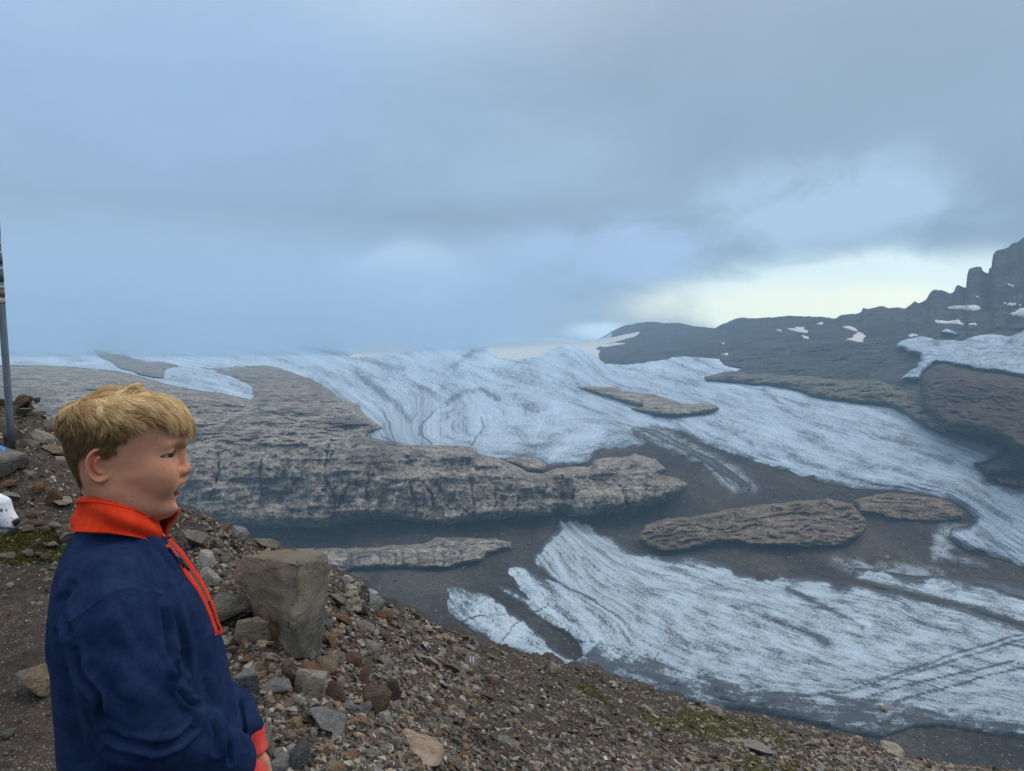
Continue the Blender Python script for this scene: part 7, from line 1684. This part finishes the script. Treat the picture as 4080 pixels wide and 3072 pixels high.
# scalp cap so that no skin shows between strands
capv, capq = surface_nets(f, org, h_) if False else (hv_, hf_)
cu_, cv_ = side_px(hv_); keepv = (poly_sdf(cu_, cv_, hair_poly) > 6) & (np.abs(hb_eval(hv_)) < 0.006)
kq = keepv[hf_].all(1); nn_ = vnormals(hv_, hf_); cv2, cq2 = compact(hv_+nn_*0.0011, hf_[kq])
m, n = new_mat('hair_roots'); g = n.new('ShaderNodeTexCoord').outputs['Object']; nz = n.noise(n.scale(g, (200, 200, 60)), 1.0, 3, 0.6); finish(n, n.mix(nz, (0.18, 0.12, 0.055), (0.40, 0.27, 0.13)), 0.8)
link('scalp', mesh_np('scalp', cv2, cq2), m, hair)
print('hair', ns, round(time.time()-T0, 1))
# ------------------------------------------------------------------ the dog whose muzzle enters the picture
dD = 3.0; nose = pt(*cr('l', 136, 1203), dD); dogp = empty('dog', (nose[0]-.45, nose[1]+.05, float(ground_at(*cr('l', -500, 1900))[0][2])), 0)
tag(dogp, 'white dog with black spots and a black nose beside the moss', 'dog')
ddl = np.array(dogp.location)
s_l = dD/F/2.0813
def dl_(x, y, yy=0.0): p = pt(*cr('l', x, y), dD); return np.array([p[0]-ddl[0], nose[1]-ddl[1]+yy, p[2]-ddl[2]])
hd = 0.004
nl = nose-ddl
Gd, od = grid3((nl[0]-.34, nl[1]-.12, nl[2]-.10), (nl[0]+.03, nl[1]+.12, nl[2]+.22), hd)
f = cone(Gd, dl_(118, 1200), dl_(40, 1165), 0.021, 0.040)
f = smin(f, cone(Gd, dl_(30, 1195), dl_(-90, 1130), 0.034, 0.066), .03)
f = smin(f, sph(Gd, dl_(-115, 1110), 0.078, (1, .9, .95)), .03)
f = smin(f, cone(Gd, dl_(60, 1130), dl_(20, 1060), 0.016, 0.034), .025)
for sy in (-1, 1): f = smin(f, sph(Gd, dl_(95, 1225, sy*.016), 0.019), .01)
f = smax(f, -cone(Gd, dl_(150, 1250, -.05), dl_(-40, 1268, -.05), 0.004, .004), .004)
jaw = cone(Gd, dl_(45, 1268), dl_(-80, 1225), 0.011, 0.028); f = smin(f, jaw, .006)
f = smin(f, cone(Gd, dl_(-120, 1130), dl_(-330, 1400), 0.075, 0.095), .04)
for sy in (-1, 1): f = smin(f, chain(Gd, [dl_(-170, 1000, sy*.07), dl_(-215, 1060, sy*.105), dl_(-200, 1160, sy*.105)], (.022, .024, .012), .01), .012)
v1, q1 = surface_nets(f, od, hd); v1 = lap_smooth(v1, q1, 2, .4)
hb2 = .009; zg = 0.0
Gd, od = grid3((nl[0]-1.35, nl[1]-.2, -0.01), (nl[0]-.14, nl[1]+.2, nl[2]+.12), hb2)
ch = np.array([nl[0]-.36, nl[1], nl[2]-.17]); rp = np.array([nl[0]-.92, nl[1], nl[2]-.13])
f = cone(Gd, ch, ch+(rp-ch)*.55+[0, 0, .01], .135, .115); f = smin(f, cone(Gd, ch+(rp-ch)*.55, rp, .112, .105), .04)
f = smin(f, cone(Gd, dl_(-250, 1260), ch+[0, 0, .03], .085, .115), .05)
for sy in (-1, 1):
    f = smin(f, chain(Gd, [ch+[.02, sy*.07, -.02], np.array([ch[0]-.03, nl[1]+sy*.085, ch[2]*.55]), np.array([ch[0]+.0, nl[1]+sy*.085, .05]), np.array([ch[0]+.05, nl[1]+sy*.085, .022])], (.06, .034, .024, .026), .02), .03)
    f = smin(f, chain(Gd, [rp+[0, sy*.06, -.03], np.array([rp[0]+.07, nl[1]+sy*.08, rp[2]*.62]), np.array([rp[0]-.09, nl[1]+sy*.085, rp[2]*.32]), np.array([rp[0]-.05, nl[1]+sy*.085, .04]), np.array([rp[0], nl[1]+sy*.085, .022])], (.085, .05, .027, .023, .026), .02), .03)
f = smin(f, chain(Gd, [rp+[-.08, 0, .05], rp+[-.2, 0, .06], rp+[-.33, 0, .14]], (.035, .022, .012), .01), .03)
v2, q2 = surface_nets(f, od, hb2)
me = mesh_np('body', np.concatenate([v1, v2]), [q1, q2+len(v1)])
Vd = np.concatenate([v1, v2]); uD, vD = proj(Vd+ddl); LX = uD*2.0813; LY = (vD-1500)*2.0813
ns_ = 1-sstep(np.linalg.norm((Vd-dl_(128, 1205))/np.array([1, 1.1, .9]), axis=1), .019, .024)
spot = np.zeros(len(Vd))
for x, y, rr_ in ((12, 1112, 16), (52, 1108, 9), (-10, 1140, 14), (60, 1216, 7), (100, 1178, 4), (30, 1180, 4), (-70, 1050, 60)): spot = np.maximum(spot, 1-sstep(np.hypot((LX-x)*1.2, LY-y)+4*vnoise(np.stack([LX/9, LY/9, LX*0], -1), 5), rr_*.7, rr_*1.15))
lipd = np.exp(-((LY-1258-0.05*(LX-60))/7)**2)*(LX > -60)*(LX < 95)
attr(me, 'black', np.clip(np.maximum(np.maximum(ns_, spot), lipd), 0, 1)); attr(me, 'pink', np.exp(-((LX-95)/35)**2-((LY-1235)/16)**2)*.6)
m, n = new_mat('white_spotted_coat'); g = n.new('ShaderNodeTexCoord').outputs['Object']
fur = n.noise(n.scale(g, (60, 220, 220)), 1.0, 5, 0.7); bk = attr_node(n, 'black').outputs['Fac']
big = n.noise(g, 7.0, 3, 0.5); far_ = n.smooth(big, 0.60, 0.64)
bodys = n.math('MULTIPLY', far_, n.math('LESS_THAN', n.new('ShaderNodeSeparateXYZ', {0: g}).outputs[0], float(nl[0]-.25)))
col = n.mix(n.smooth(fur, 0.3, 0.7), (0.50, 0.52, 0.55), (0.78, 0.80, 0.84)); col = n.mix(n.math('MULTIPLY', attr_node(n, 'pink').outputs['Fac'], 0.5), col, (0.5, 0.36, 0.34)); col = n.mix(n.math('MAXIMUM', bk, bodys), col, (0.015, 0.014, 0.015))
finish(n, col, 0.6, fur, 0.6, 0.006, 0.3); link('body', me, m, dogp)
mk_, n = new_mat('dog_eye'); finish(n, (0.02, 0.012, 0.008), 0.08, None, spec=0.6)
for sy in (-1, 1):
    bm = bmesh.new(); bmesh.ops.create_uvsphere(bm, u_segments=20, v_segments=12, radius=0.0125); em = bpy.data.meshes.new('eye'); bm.to_mesh(em); bm.free(); o = link('eye', em, mk_, dogp); p = dl_(-22, 1106, sy*.047); o.location = tuple(p)
print('all done', round(time.time()-T0, 1))
